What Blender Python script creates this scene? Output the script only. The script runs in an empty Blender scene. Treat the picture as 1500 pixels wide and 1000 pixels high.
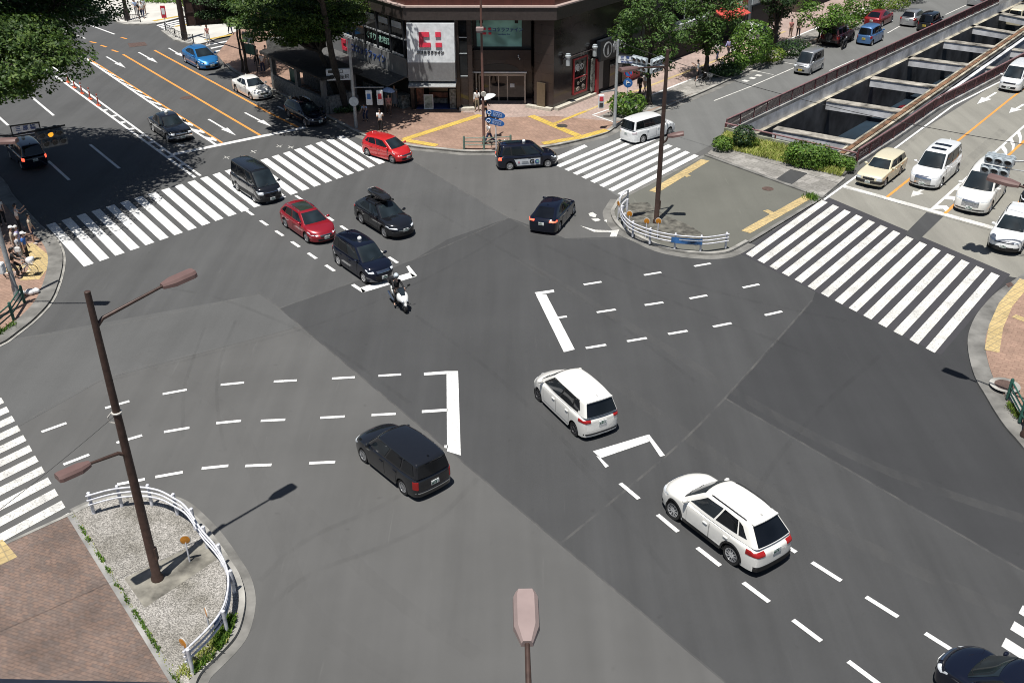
import bpy, bmesh, math, random
from mathutils import Vector, Matrix, Euler, noise
from math import sin, cos, tan, pi, radians, sqrt, atan2, hypot
random.seed(7)
D = bpy.data
SC = bpy.context.scene
COL = SC.collection

# ------------------------------------------------------------------ camera model of the photograph (1500 x 1000)
FPX, PITCH, ROLL, CAMH = 1471.5, radians(29.784), radians(0.571), 23.32
def ray(px, py):
    c, s = cos(PITCH), sin(PITCH)
    X = (px-750)/FPX; U = -(py-500)/FPX
    cr, sr = cos(ROLL), sin(ROLL)
    x = X*cr+U*sr; u = -X*sr+U*cr
    return Vector((x, c+u*s, -s+u*c))
def G(px, py, z=0.0):
    """point of the plane at height z that the photograph shows at px, py"""
    d = ray(px, py); t = (CAMH-z)/-d.z
    return Vector((d.x*t, d.y*t, z))
def hgt(bx, by, tx, ty):
    """height of something standing on ground pixel b whose top is seen at pixel t"""
    b = G(bx, by); d = ray(tx, ty)
    k = (b.x*d.x+b.y*d.y)/(d.x*d.x+d.y*d.y)
    return CAMH+d.z*k
AZ_A, AZ_B = radians(-36.8), radians(38.96)
dA = Vector((sin(AZ_A), cos(AZ_A), 0)); dB = Vector((sin(AZ_B), cos(AZ_B), 0))   # both point away from the camera
SUN_AZ, SUN_EL = radians(207.0), radians(73.5)

# ------------------------------------------------------------------ object helpers
def tag(o, label=None, cat=None, group=None, kind=None):
    if label: o['label'] = label
    if cat: o['category'] = cat
    if group: o['group'] = group
    if kind: o['kind'] = kind
    return o
def empty(name, loc=(0, 0, 0), rz=0.0, label=None, cat=None, group=None):
    o = D.objects.new(name, None); COL.objects.link(o)
    o.empty_display_size = 0.3
    o.location = loc; o.rotation_euler = (0, 0, rz)
    return tag(o, label, cat, group)
def link(name, me, parent=None, loc=None, rot=None):
    o = D.objects.new(name, me); COL.objects.link(o)
    if parent: o.parent = parent
    if loc is not None: o.location = loc
    if rot is not None: o.rotation_euler = rot
    return o
KIDS = {}
def kids(o): return [c for c in D.objects if c.parent == o]
def copy_tree(o, parent=None):
    c = o.copy(); COL.objects.link(c)
    if parent: c.parent = parent
    for ch in kids(o): copy_tree(ch, c)
    return c

class MB:
    """collects faces and links them as one mesh object"""
    def __init__(s): s.v = []; s.f = []; s.m = []
    def add(s, vs, fs, mi=0, M=None):
        b = len(s.v)
        if M is not None: vs = [M @ Vector(v) for v in vs]
        s.v += [tuple(v) for v in vs]; s.f += [tuple(i+b for i in f) for f in fs]; s.m += [mi]*len(fs)
        return s
    def box(s, c, d, mi=0, rz=0.0, M=None):
        x, y, z = d[0]/2, d[1]/2, d[2]/2
        vs = [(-x,-y,-z),(x,-y,-z),(x,y,-z),(-x,y,-z),(-x,-y,z),(x,-y,z),(x,y,z),(-x,y,z)]
        T = Matrix.Translation(c) @ Matrix.Rotation(rz, 4, 'Z')
        if M is not None: T = M @ T
        return s.add(vs, [(0,3,2,1),(4,5,6,7),(0,1,5,4),(1,2,6,5),(2,3,7,6),(3,0,4,7)], mi, T)
    def bar(s, a, b, w, h, mi=0):
        """box beam from a to b, w wide, h high"""
        a, b = Vector(a), Vector(b); d = b-a; L = d.length
        if L < 1e-6: return s
        x = d/L; y = Vector((0,0,1)).cross(x)
        y = y.normalized() if y.length > 1e-4 else Vector((1,0,0))
        z = x.cross(y)
        M = Matrix(((x.x,y.x,z.x,a.x),(x.y,y.y,z.y,a.y),(x.z,y.z,z.z,a.z),(0,0,0,1)))
        return s.box((L/2,0,0), (L,w,h), mi, M=M)
    def tube(s, pts, r, n=8, mi=0, cap=True, closed=False):
        pts = [Vector(p) for p in pts]; N = len(pts)
        rs = r if isinstance(r, (list, tuple)) else [r]*N
        vs, fs = [], []; up = None
        for i, p in enumerate(pts):
            a = pts[(i-1) % N] if (i or closed) else p; b = pts[(i+1) % N] if (i < N-1 or closed) else p
            t = (b-a).normalized()
            if up is None:
                up = Vector((0,0,1)) if abs(t.z) < 0.9 else Vector((1,0,0))
            u = (up-t*up.dot(t)).normalized(); w = t.cross(u); up = u
            for k in range(n):
                an = 2*pi*k/n; vs.append(p+(u*cos(an)+w*sin(an))*rs[i])
        for i in range(N if closed else N-1):
            j = (i+1) % N
            for k in range(n): fs.append((i*n+k, i*n+(k+1)%n, j*n+(k+1)%n, j*n+k))
        if cap and not closed:
            fs.append(tuple(range(n))[::-1]); fs.append(tuple((N-1)*n+k for k in range(n)))
        return s.add(vs, fs, mi)
    def lathe(s, prof, n=16, mi=0, M=None):
        vs, fs = [], []
        for r, z in prof:
            for k in range(n): vs.append((r*cos(2*pi*k/n), r*sin(2*pi*k/n), z))
        for i in range(len(prof)-1):
            for k in range(n): fs.append((i*n+k, i*n+(k+1)%n, (i+1)*n+(k+1)%n, (i+1)*n+k))
        fs.append(tuple(range(n))[::-1]); fs.append(tuple((len(prof)-1)*n+k for k in range(n)))
        return s.add(vs, fs, mi, M)
    def prism(s, poly, z0, z1, mi=0, mside=None):
        n = len(poly)
        ar = sum(poly[i][0]*poly[(i+1)%n][1]-poly[(i+1)%n][0]*poly[i][1] for i in range(n))
        if ar < 0: poly = poly[::-1]
        vs = [(p[0],p[1],z0) for p in poly]+[(p[0],p[1],z1) for p in poly]
        s.add(vs, [tuple(range(n,2*n))], mi)
        s.f[-1:] = [s.f[-1]]
        b = len(s.v)-2*n
        s.f.append(tuple(b+i for i in range(n))[::-1]); s.m.append(mi)
        for i in range(n):
            s.f.append((b+i, b+(i+1)%n, b+n+(i+1)%n, b+n+i)); s.m.append(mi if mside is None else mside)
        return s
    def flat(s, poly, z, mi=0):
        n = len(poly)
        ar = sum(poly[i][0]*poly[(i+1)%n][1]-poly[(i+1)%n][0]*poly[i][1] for i in range(n))
        if ar < 0: poly = poly[::-1]
        return s.add([(p[0],p[1],z) for p in poly], [tuple(range(n))], mi)
    def ball(s, c, r, mi=0, n=12, m=8, M=None):
        if not isinstance(r, (tuple, list)): r = (r, r, r)
        prof = []
        vs, fs = [], []
        for i in range(m+1):
            th = pi*i/m
            for k in range(n):
                vs.append((c[0]+r[0]*sin(th)*cos(2*pi*k/n), c[1]+r[1]*sin(th)*sin(2*pi*k/n), c[2]-r[2]*cos(th)))
        for i in range(m):
            for k in range(n): fs.append((i*n+k, i*n+(k+1)%n, (i+1)*n+(k+1)%n, (i+1)*n+k))
        return s.add(vs, fs, mi, M)
    def mesh(s, name, mats, smooth=35, bevel=0.0, merge=False):
        me = D.meshes.new(name); me.from_pydata(s.v, [], s.f)
        for m in (mats if isinstance(mats, (list, tuple)) else [mats]): me.materials.append(m)
        me.polygons.foreach_set('material_index', s.m)
        if merge or bevel:
            bm = bmesh.new(); bm.from_mesh(me)
            bmesh.ops.remove_doubles(bm, verts=bm.verts, dist=1e-4)
            if bevel:
                es = [e for e in bm.edges if len(e.link_faces) == 2 and e.calc_face_angle(0) > 0.5]
                bmesh.ops.bevel(bm, geom=es, offset=bevel, segments=2, affect='EDGES', clamp_overlap=True)
            bm.to_mesh(me); bm.free()
        me.update()
        if smooth:
            me.polygons.foreach_set('use_smooth', [True]*len(me.polygons))
            me.set_sharp_from_angle(angle=radians(smooth))
        return me
    def build(s, name, mats, parent=None, loc=None, rot=None, **k):
        return link(name, s.mesh(name, mats, **k), parent, loc, rot)

def offset_line(pts, d, closed=False):
    """polyline moved d to its left (plan)"""
    P = [Vector((p[0], p[1], 0)) for p in pts]; out = []; N = len(P)
    for i, p in enumerate(P):
        t1 = (p-P[i-1]).normalized() if (i or closed) else None
        t2 = (P[(i+1) % N]-p).normalized() if (i < N-1 or closed) else None
        t1 = t1 or t2; t2 = t2 or t1
        n1 = Vector((-t1.y, t1.x, 0)); n2 = Vector((-t2.y, t2.x, 0))
        b = (n1+n2)
        b = b.normalized() if b.length > 1e-5 else n1
        k = max(0.35, b.dot(n1)); out.append(p+b*(d/k))
    return out
def smooth_line(pts, k=6):
    """Catmull-Rom through the points"""
    P = [Vector(p) for p in pts]; out = []
    for i in range(len(P)-1):
        p0 = P[max(i-1,0)]; p1 = P[i]; p2 = P[i+1]; p3 = P[min(i+2,len(P)-1)]
        for j in range(k):
            t = j/k
            out.append(0.5*((2*p1)+(p2-p0)*t+(2*p0-5*p1+4*p2-p3)*t*t+(3*p1-p0-3*p2+p3)*t**3))
    out.append(P[-1]); return out
def strip(mb, pts, a, b, z0, z1, mi=0):
    """solid band between the offsets a and b (left positive) of a plan polyline"""
    L = offset_line(pts, a); R = offset_line(pts, b)
    for i in range(len(L)-1):
        q = [R[i], R[i+1], L[i+1], L[i]]
        vs = [(p.x,p.y,z0) for p in q]+[(p.x,p.y,z1) for p in q]
        fs = [(0,1,2,3) if z1 < z0 else (4,5,6,7), (0,1,5,4), (2,3,7,6)]
        if i == 0: fs.append((3,0,4,7))
        if i == len(L)-2: fs.append((1,2,6,5))
        mb.add(vs, fs, mi)
    return mb
def px(*l): return [G(*p) for p in l]

# ------------------------------------------------------------------ materials
MATS = {}
def new_mat(name):
    m = D.materials.new(name); m.use_nodes = True
    nt = m.node_tree; b = nt.nodes['Principled BSDF']
    return m, nt, b
def N(nt, t, **k):
    n = nt.nodes.new(t)
    for a, v in k.items():
        if a in n.inputs: n.inputs[a].default_value = v
        else: setattr(n, a, v)
    return n
def mixc(nt, fac, a, b, blend='MIX'):
    n = nt.nodes.new('ShaderNodeMix'); n.data_type = 'RGBA'; n.blend_type = blend
    def put(sock, v):
        if hasattr(v, 'is_linked') or hasattr(v, 'links'): nt.links.new(v, sock)
        else: sock.default_value = v if not isinstance(v, (tuple, list)) else (tuple(v)+(1,) if len(v) == 3 else v)
    put(n.inputs[0], fac); put(n.inputs[6], a); put(n.inputs[7], b)
    return n.outputs[2]
def ramp(nt, src, stops):
    n = nt.nodes.new('ShaderNodeValToRGB'); e = n.color_ramp.elements
    while len(e) < len(stops): e.new(0.5)
    for x, (p, c) in zip(e, stops):
        x.position = p; x.color = (c, c, c, 1) if isinstance(c, (int, float)) else tuple(c)+(1,)
    nt.links.new(src, n.inputs[0]); return n.outputs[0]
def world_pos(nt, rot=0.0, scale=(1,1,1)):
    g = nt.nodes.new('ShaderNodeNewGeometry'); mp = nt.nodes.new('ShaderNodeMapping')
    mp.inputs['Rotation'].default_value = (0, 0, rot); mp.inputs['Scale'].default_value = scale
    nt.links.new(g.outputs['Position'], mp.inputs[0]); return mp.outputs[0]
def noise_of(nt, vec, scale, detail=3, rough=0.55):
    n = N(nt, 'ShaderNodeTexNoise'); n.inputs['Scale'].default_value = scale; n.inputs['Detail'].default_value = detail
    n.inputs['Roughness'].default_value = rough
    nt.links.new(vec, n.inputs['Vector']); return n.outputs['Fac']
def plain(name, col, rough=0.6, metal=0.0, var=0.12, scale=6.0, bump=0.0, spec=0.5):
    """a plain surface with a little dirt of its own"""
    if name in MATS: return MATS[name]
    m, nt, b = new_mat(name)
    tc = nt.nodes.new('ShaderNodeTexCoord')
    f = noise_of(nt, tc.outputs['Object'], scale, 4)
    r = ramp(nt, f, [(0.3, 1-var*1.6), (0.7, 1+var*0.2)])
    c = mixc(nt, 1.0, col, r, 'MULTIPLY')
    nt.links.new(c, b.inputs['Base Color'])
    b.inputs['Roughness'].default_value = rough; b.inputs['Metallic'].default_value = metal
    b.inputs['Specular IOR Level'].default_value = spec
    if bump:
        bp = N(nt, 'ShaderNodeBump', Strength=bump, Distance=0.02)
        nt.links.new(noise_of(nt, tc.outputs['Object'], scale*8, 3), bp.inputs['Height']); nt.links.new(bp.outputs[0], b.inputs['Normal'])
    MATS[name] = m; return m
def paint(name, col, metal=0.0, rough=0.32, coat=1.0):
    if name in MATS: return MATS[name]
    m, nt, b = new_mat(name)
    tc = nt.nodes.new('ShaderNodeTexCoord')
    r = ramp(nt, noise_of(nt, tc.outputs['Object'], 1.7, 5), [(0.3, 0.93), (0.7, 1.0)])
    nt.links.new(mixc(nt, 1.0, col, r, 'MULTIPLY'), b.inputs['Base Color'])
    b.inputs['Roughness'].default_value = rough; b.inputs['Metallic'].default_value = metal
    if max(col) < 0.06: b.inputs['Roughness'].default_value = 0.10; b.inputs['Specular IOR Level'].default_value = 0.25
    b.inputs['Coat Weight'].default_value = coat; b.inputs['Coat Roughness'].default_value = 0.03
    MATS[name] = m; return m
def glassy(name, col=(0.012,0.016,0.02), rough=0.04, spec=0.6):
    if name in MATS: return MATS[name]
    m, nt, b = new_mat(name)
    tc = nt.nodes.new('ShaderNodeTexCoord')
    r = ramp(nt, noise_of(nt, tc.outputs['Object'], 1.1, 1), [(0.35, 0.6), (0.65, 1.3)])
    nt.links.new(mixc(nt, 1.0, col, r, 'MULTIPLY'), b.inputs['Base Color'])
    b.inputs['Roughness'].default_value = rough; b.inputs['Specular IOR Level'].default_value = spec
    MATS[name] = m; return m
def emit(name, col, strength):
    if name in MATS: return MATS[name]
    m, nt, b = new_mat(name)
    b.inputs['Base Color'].default_value = col+(1,); b.inputs['Emission Color'].default_value = col+(1,)
    b.inputs['Emission Strength'].default_value = strength; MATS[name] = m; return m

def asphalt(name, col, rot=0.0, streak=0.25, rough=0.85, blotch=0.10):
    m, nt, b = new_mat(name)
    p = world_pos(nt)
    ps = world_pos(nt, rot, (1.0, 0.06, 1.0))
    fine = ramp(nt, noise_of(nt, p, 55, 2, 0.7), [(0.25, 0.80), (0.75, 1.2)])
    big = ramp(nt, noise_of(nt, p, 0.22, 5, 0.6), [(0.3, 1-blotch), (0.7, 1+blotch*0.6)])
    st = ramp(nt, noise_of(nt, ps, 0.9, 4, 0.6), [(0.3, 1-streak), (0.7, 1+streak*0.6)])
    c = mixc(nt, 1.0, col, fine, 'MULTIPLY'); c = mixc(nt, 1.0, c, big, 'MULTIPLY'); c = mixc(nt, 1.0, c, st, 'MULTIPLY')
    # oil spots and small pale scuffs
    sp = ramp(nt, noise_of(nt, p, 2.3, 2, 0.5), [(0.70, 0.0), (0.78, 0.35)])
    c = mixc(nt, sp, c, (col[0]*0.55, col[1]*0.55, col[2]*0.55))
    sc = ramp(nt, noise_of(nt, ps, 5.0, 3, 0.6), [(0.68, 0.0), (0.80, 0.30)])
    c = mixc(nt, sc, c, (col[0]*1.8, col[1]*1.8, col[2]*1.75))
    nt.links.new(c, b.inputs['Base Color'])
    b.inputs['Roughness'].default_value = rough; b.inputs['Specular IOR Level'].default_value = 0.3
    bp = N(nt, 'ShaderNodeBump', Strength=0.25, Distance=0.01)
    nt.links.new(noise_of(nt, p, 70, 2), bp.inputs['Height']); nt.links.new(bp.outputs[0], b.inputs['Normal'])
    MATS[name] = m; return m
def road_paint(name, col, wear=0.35, under=(0.07,0.07,0.072)):
    m, nt, b = new_mat(name)
    p = world_pos(nt)
    w1 = ramp(nt, noise_of(nt, p, 0.8, 6, 0.75), [(0.42, 0.0), (0.80, wear)])
    w2 = ramp(nt, noise_of(nt, p, 14.0, 4, 0.7), [(0.52, 0.0), (0.66, wear*1.1)])
    c = mixc(nt, w1, col, under); c = mixc(nt, w2, c, under)
    nt.links.new(c, b.inputs['Base Color']); b.inputs['Roughness'].default_value = 0.7
    MATS[name] = m; return m
def bricks(name, c1, c2, mortar, bw, bh, rot, gap=0.012, rough=0.85, var=0.3, offset=0.5):
    m, nt, b = new_mat(name)
    p = world_pos(nt, rot)
    br = N(nt, 'ShaderNodeTexBrick'); br.offset = offset
    br.inputs['Color1'].default_value = c1+(1,); br.inputs['Color2'].default_value = c2+(1,); br.inputs['Mortar'].default_value = mortar+(1,)
    br.inputs['Scale'].default_value = 1.0; br.inputs['Brick Width'].default_value = bw; br.inputs['Row Height'].default_value = bh
    br.inputs['Mortar Size'].default_value = gap; br.inputs['Bias'].default_value = 0.0
    nt.links.new(p, br.inputs['Vector'])
    n1 = ramp(nt, noise_of(nt, p, 0.6, 5, 0.6), [(0.3, 1-var), (0.7, 1+var*0.5)])
    n2 = ramp(nt, noise_of(nt, p, 7.0, 3, 0.6), [(0.3, 1-var*0.7), (0.7, 1+var*0.4)])
    c = mixc(nt, 1.0, br.outputs[0], n1, 'MULTIPLY'); c = mixc(nt, 1.0, c, n2, 'MULTIPLY')
    nt.links.new(c, b.inputs['Base Color']); b.inputs['Roughness'].default_value = rough
    MATS[name] = m; return m
def wall_tiles(name, c1, c2, mortar, bw, bh, dirv, rough=0.3, gap=0.008, var=0.2, spec=0.5, offset=0.0):
    """cladding on an upright face that runs along dirv in plan"""
    m, nt, b = new_mat(name)
    g = nt.nodes.new('ShaderNodeNewGeometry')
    d = nt.nodes.new('ShaderNodeVectorMath'); d.operation = 'DOT_PRODUCT'; d.inputs[1].default_value = (dirv[0], dirv[1], 0)
    nt.links.new(g.outputs['Position'], d.inputs[0])
    sx = nt.nodes.new('ShaderNodeSeparateXYZ'); nt.links.new(g.outputs['Position'], sx.inputs[0])
    cx = nt.nodes.new('ShaderNodeCombineXYZ'); nt.links.new(d.outputs['Value'], cx.inputs[0]); nt.links.new(sx.outputs[2], cx.inputs[1])
    br = N(nt, 'ShaderNodeTexBrick'); br.offset = offset
    br.inputs['Color1'].default_value = c1+(1,); br.inputs['Color2'].default_value = c2+(1,); br.inputs['Mortar'].default_value = mortar+(1,)
    br.inputs['Scale'].default_value = 1.0; br.inputs['Brick Width'].default_value = bw; br.inputs['Row Height'].default_value = bh
    br.inputs['Mortar Size'].default_value = gap
    nt.links.new(cx.outputs[0], br.inputs['Vector'])
    n1 = ramp(nt, noise_of(nt, cx.outputs[0], 1.1, 5, 0.6), [(0.3, 1-var), (0.7, 1+var*0.5)])
    nt.links.new(mixc(nt, 1.0, br.outputs[0], n1, 'MULTIPLY'), b.inputs['Base Color'])
    b.inputs['Roughness'].default_value = rough; b.inputs['Specular IOR Level'].default_value = spec
    MATS[name] = m; return m
def leaves(name, c1, c2, c3):
    m, nt, b = new_mat(name)
    g = nt.nodes.new('ShaderNodeNewGeometry')
    f = g.outputs['Random Per Island']
    big = noise_of(nt, g.outputs['Position'], 0.9, 3)
    c = ramp(nt, f, [(0.0, c1), (0.55, c2), (1.0, c3)])
    r = ramp(nt, big, [(0.3, 0.62), (0.7, 1.2)])
    c = mixc(nt, 1.0, c, r, 'MULTIPLY')
    nt.links.new(c, b.inputs['Base Color']); b.inputs['Roughness'].default_value = 0.55
    b.inputs['Specular IOR Level'].default_value = 0.35
    tr = nt.nodes.new('ShaderNodeBsdfTranslucent'); nt.links.new(mixc(nt, 1.0, c, (0.9,1.0,0.45), 'MULTIPLY'), tr.inputs['Color'])
    mx = nt.nodes.new('ShaderNodeMixShader'); mx.inputs[0].default_value = 0.3
    nt.links.new(b.outputs[0], mx.inputs[1]); nt.links.new(tr.outputs[0], mx.inputs[2])
    nt.links.new(mx.outputs[0], nt.nodes['Material Output'].inputs['Surface'])
    MATS[name] = m; return m
FONT = None
def text_mesh(body, size, mat, bold=0.0, depth=0.01, align='CENTER'):
    cu = D.curves.new('lettering', 'FONT'); cu.body = body; cu.size = size; cu.align_x = align; cu.align_y = 'CENTER'
    cu.offset = bold; cu.extrude = depth
    o = D.objects.new('lettering', cu); COL.objects.link(o)
    dg = bpy.context.evaluated_depsgraph_get()
    me = D.meshes.new_from_object(o.evaluated_get(dg)); me.materials.clear(); me.materials.append(mat)
    COL.objects.unlink(o); D.objects.remove(o); D.curves.remove(cu)
    return me
def frame_matrix(o, xdir, up=(0,0,1)):
    """matrix whose x runs along xdir, y along up and z out of the face"""
    x = Vector(xdir).normalized(); z = x.cross(Vector(up)).normalized(); y = z.cross(x)
    return Matrix(((x.x,y.x,z.x,o[0]),(x.y,y.y,z.y,o[1]),(x.z,y.z,z.z,o[2]),(0,0,0,1)))
def put_text(name, body, size, mat, M, parent, bold=0.0, depth=0.01):
    me = text_mesh(body, size, mat, bold, depth)
    me.transform(M); return link(name, me, parent)
# ------------------------------------------------------------------ ground, roads and markings
GREY = lambda v: (v, v, v*1.02)
asphalt('road_asphalt', (0.099,0.0985,0.096), AZ_A, 0.10)
asphalt('road_north', (0.082,0.083,0.083), AZ_A, 0.14)
asphalt('road_lanes', (0.058,0.059,0.060), AZ_A, 0.16)
asphalt('road_new', (0.058,0.059,0.060), AZ_A, 0.12)
asphalt('road_dark', (0.041,0.042,0.044), -AZ_B, 0.10)
asphalt('road_mid', (0.096,0.097,0.096), -AZ_B, 0.09)
asphalt('road_east', (0.235,0.228,0.200), -AZ_B, 0.14)
asphalt('road_northeast', (0.140,0.142,0.138), -AZ_B, 0.12)
asphalt('island_asphalt', (0.125,0.125,0.108), 0, 0.06)
asphalt('zebra_ground', (0.050,0.049,0.054), 0, 0.06)
road_paint('white_paint', (0.70,0.70,0.685), 0.40)
road_paint('worn_white', (0.66,0.65,0.61), 0.60)
road_paint('orange_paint', (0.74,0.30,0.055), 0.35)
bricks('yellow_tactile', (0.60,0.41,0.075), (0.52,0.36,0.075), (0.36,0.26,0.07), 0.3, 0.3, 0.5, 0.025, var=0.2, offset=0.0)
bricks('pale_tactile', (0.54,0.405,0.185), (0.46,0.35,0.17), (0.34,0.27,0.15), 0.3, 0.3, -AZ_B, 0.025, var=0.25, offset=0.0)
plain('kerb_stone', (0.36,0.35,0.32), 0.85, var=0.35, scale=1.2, bump=0.2)
plain('gutter', (0.21,0.205,0.19), 0.85, var=0.35, scale=1.0, bump=0.2)
plain('concrete', (0.34,0.335,0.32), 0.85, var=0.35, scale=0.9, bump=0.2)
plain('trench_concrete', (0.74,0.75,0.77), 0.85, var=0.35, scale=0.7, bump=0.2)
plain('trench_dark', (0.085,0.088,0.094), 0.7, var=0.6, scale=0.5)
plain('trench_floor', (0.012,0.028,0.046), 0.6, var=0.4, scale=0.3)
bricks('paving_brick', (0.200,0.135,0.105), (0.150,0.116,0.100), (0.09,0.065,0.055), 0.23, 0.115, 0.35, 0.006, var=0.36)
bricks('plaza_brick', (0.33,0.215,0.160), (0.27,0.178,0.132), (0.24,0.15,0.112), 0.42, 0.21, 0.6, 0.02, var=0.22)
bricks('walk_tile', (0.40,0.30,0.26), (0.35,0.27,0.235), (0.26,0.2,0.18), 0.5, 0.25, -AZ_B, 0.02, var=0.2)
bricks('grey_tile', (0.34,0.325,0.30), (0.23,0.22,0.20), (0.2,0.19,0.17), 0.6, 0.6, -AZ_B, 0.02, var=0.35)
plain('pale_paving', (0.56,0.545,0.50), 0.85, var=0.15, scale=0.5)
plain('bare_soil', (0.155,0.148,0.125), 0.95, var=0.5, scale=2.5, bump=0.4)
def pebble():
    m, nt, b = new_mat('exposed_aggregate'); p = world_pos(nt)
    v = N(nt, 'ShaderNodeTexVoronoi'); v.inputs['Scale'].default_value = 34.0; nt.links.new(p, v.inputs['Vector'])
    sx = nt.nodes.new('ShaderNodeSeparateColor'); nt.links.new(v.outputs['Color'], sx.inputs[0])
    c = ramp(nt, sx.outputs[0], [(0.0,(0.12,0.117,0.107)),(0.5,(0.26,0.252,0.235)),(1.0,(0.46,0.445,0.42))])
    n = ramp(nt, noise_of(nt, p, 0.7, 6, 0.65), [(0.3,(0.55,0.53,0.48)),(0.62,(1.02,1.0,0.98)),(0.8,(1.1,1.1,1.1))])
    nt.links.new(mixc(nt, 1.0, c, n, 'MULTIPLY'), b.inputs['Base Color']); b.inputs['Roughness'].default_value = 0.9
    bp = N(nt, 'ShaderNodeBump', Strength=0.5, Distance=0.02); nt.links.new(v.outputs['Distance'], bp.inputs['Height']); nt.links.new(bp.outputs[0], b.inputs['Normal'])
    MATS['exposed_aggregate'] = m
pebble()

# the underpass opening: left edge, near edge and right edge
TL0, TL1 = G(1066,197), G(1480,0)
dT = (TL1-TL0).normalized(); nT = Vector((dT.y, -dT.x, 0))          # nT points to the right side of the trench
TL2 = TL0+dT*95
TRp = [G(1250,240), G(1310,201), G(1367,161), G(1434,126), G(1500,91)]
TRp.append(TRp[-1]+(TRp[-1]-TRp[-2]).normalized()*25); TRp.append(TRp[-1]+dT*18)
hole = [TL0, *TRp, TL2]
big = [(-300,-60),(300,-60),(300,480),(-300,480)]
def ground_with_hole(name, mat, z, outer, hole):
    from mathutils.geometry import tessellate_polygon
    a = [Vector((p[0],p[1],0)) for p in outer]; h = [Vector((p[0],p[1],0)) for p in hole]
    tri = tessellate_polygon([a, h]); vs = [(p.x,p.y,z) for p in a+h]
    me = D.meshes.new(name); fs = []
    for t in tri:
        p, q, r = (Vector(vs[i]) for i in t)
        fs.append(t if (q-p).cross(r-p).z > 0 else t[::-1])
    me.from_pydata(vs, [], fs); me.materials.append(MATS[mat]); return tag(link(name, me), kind='structure')
ground_with_hole('ground', 'road_asphalt', 0.0, big, hole)

SHEETS = [0]
def sheet(name, pts, mat, z=0.004, kind='structure'):
    SHEETS[0] += 1; z += 0.00022*SHEETS[0]
    mb = MB(); mb.flat([G(*p) if len(p) == 2 else p for p in pts], z); return tag(mb.build(name, MATS[mat], smooth=0), kind=kind)
# resurfaced areas of the crossing, as their seams show
sheet('road_surface', [(-900,500),(-60,512),(0,500),(380,431),(409,452),(607,380),(655,351),(746,319),(605,236),(545,190),(0,-110),(-300,-170),(-900,200)], 'road_north', 0.004)
sheet('road_surface', [(409,452),(820,797),(975,668),(1062,583),(1190,440),(1230,330),(1100,340),(938,347),(828,349),(746,319),(655,351),(607,380)], 'road_new', 0.004)
sheet('road_surface', [(820,797),(1062,1000),(1150,1075),(2400,1075),(2100,1000),(1500,837),(1062,583),(975,668)], 'road_lanes', 0.004)
sheet('road_surface', [(1062,583),(1500,837),(1800,1000),(1750,700),(1560,440),(1480,400),(1250,280),(1230,330),(1190,440)], 'road_dark', 0.004)
sheet('road_surface', [(-900,520),(-60,512),(0,500),(380,431),(409,452),(440,478),(150,556),(0,640),(-500,900),(-900,900)], 'road_mid', 0.004)
sheet('road_surface', [(0,640),(150,556),(440,478),(560,578),(460,640),(250,760),(100,760),(-200,900)], 'road_mid', 0.0045) if False else None
def quad_along(a, b, w, z=0.008):
    a = Vector(a); b = Vector(b); t = (b-a).normalized(); n = Vector((-t.y,t.x,0))*(w/2)
    return [a-n, b-n, b+n, a+n]
MK = [0]
def marks(name, quads, mat, z=0.011):
    MK[0] += 1; z += 0.00004*MK[0]
    mb = MB()
    for q in quads: mb.flat([G(*p) if len(p) == 2 else p for p in q], z)
    return tag(mb.build(name, MATS[mat], smooth=0), kind='structure')
# lighter paving of the two eastern carriageways
eR = [G(*p) for p in ((1208,294),(1352,190),(1459,123),(1520,96))]
far_r = eR[-1]+dB*70
sheet('road_surface', [G(1208,294),*[p for p in eR[1:]], far_r, G(1640,220)+dB*60, G(1640,220), G(1560,420), G(1462,402)], 'road_east', 0.004)
sheet('road_surface', [(1018,226),(1064,199),TL0-nT*0.5,TL2-nT*0.5, TL2-nT*14, G(1031,137)-nT*0.5, (905,186), (845,210), (820,232), (908,290), (1010,236)], 'road_northeast', 0.004)
sheet('road_surface', [(0,-110),(545,190),(605,236),(640,235),(700,232),(600,180),(300,10),(200,-60)], 'road_north', 0.0048) if False else None

# pale tar seams, patched strips and rubber marks left by turning traffic
def faint(name, col, amount, rot=0.0):
    m, nt, b = new_mat(name); p = world_pos(nt, rot, (1,0.25,1))
    f = ramp(nt, noise_of(nt, p, 1.6, 5, 0.65), [(0.36, 0.0), (0.66, amount)])
    tr = nt.nodes.new('ShaderNodeBsdfTransparent'); mx = nt.nodes.new('ShaderNodeMixShader'); b.inputs['Base Color'].default_value = tuple(col)+(1,); b.inputs['Roughness'].default_value = 0.9
    nt.links.new(f, mx.inputs[0]); nt.links.new(tr.outputs[0], mx.inputs[1]); nt.links.new(b.outputs[0], mx.inputs[2]); nt.links.new(mx.outputs[0], nt.nodes['Material Output'].inputs['Surface']); MATS[name] = m
faint('seam_pale', (0.20,0.195,0.185), 0.35); faint('tyre_rubber_mark', (0.02,0.02,0.021), 0.08); faint('worn_track', (0.16,0.158,0.152), 0.14)
def path(name, pts, w, mat):
    MK[0] += 1; z = 0.0098+0.00004*MK[0]*0.3
    P = smooth_line([G(*p) for p in pts], 8); mb = MB(); L = offset_line(P, w/2); R = offset_line(P, -w/2)
    for i in range(len(P)-1): mb.flat([R[i],R[i+1],L[i+1],L[i]], z)
    return tag(mb.build(name, MATS[mat], smooth=0), kind='structure')
for pts in ([(380,431),(409,452),(820,797),(1062,1000)],[(605,236),(746,319),(828,349),(938,347)],[(409,452),(607,380),(746,319)],[(820,797),(975,668),(1062,583),(1190,440)],[(1062,583),(1500,837)],[(0,500),(200,470),(380,431)],[(0,640),(150,556),(320,510),(440,478)]): path('road_seam', pts, 0.10, 'seam_pale')
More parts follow.
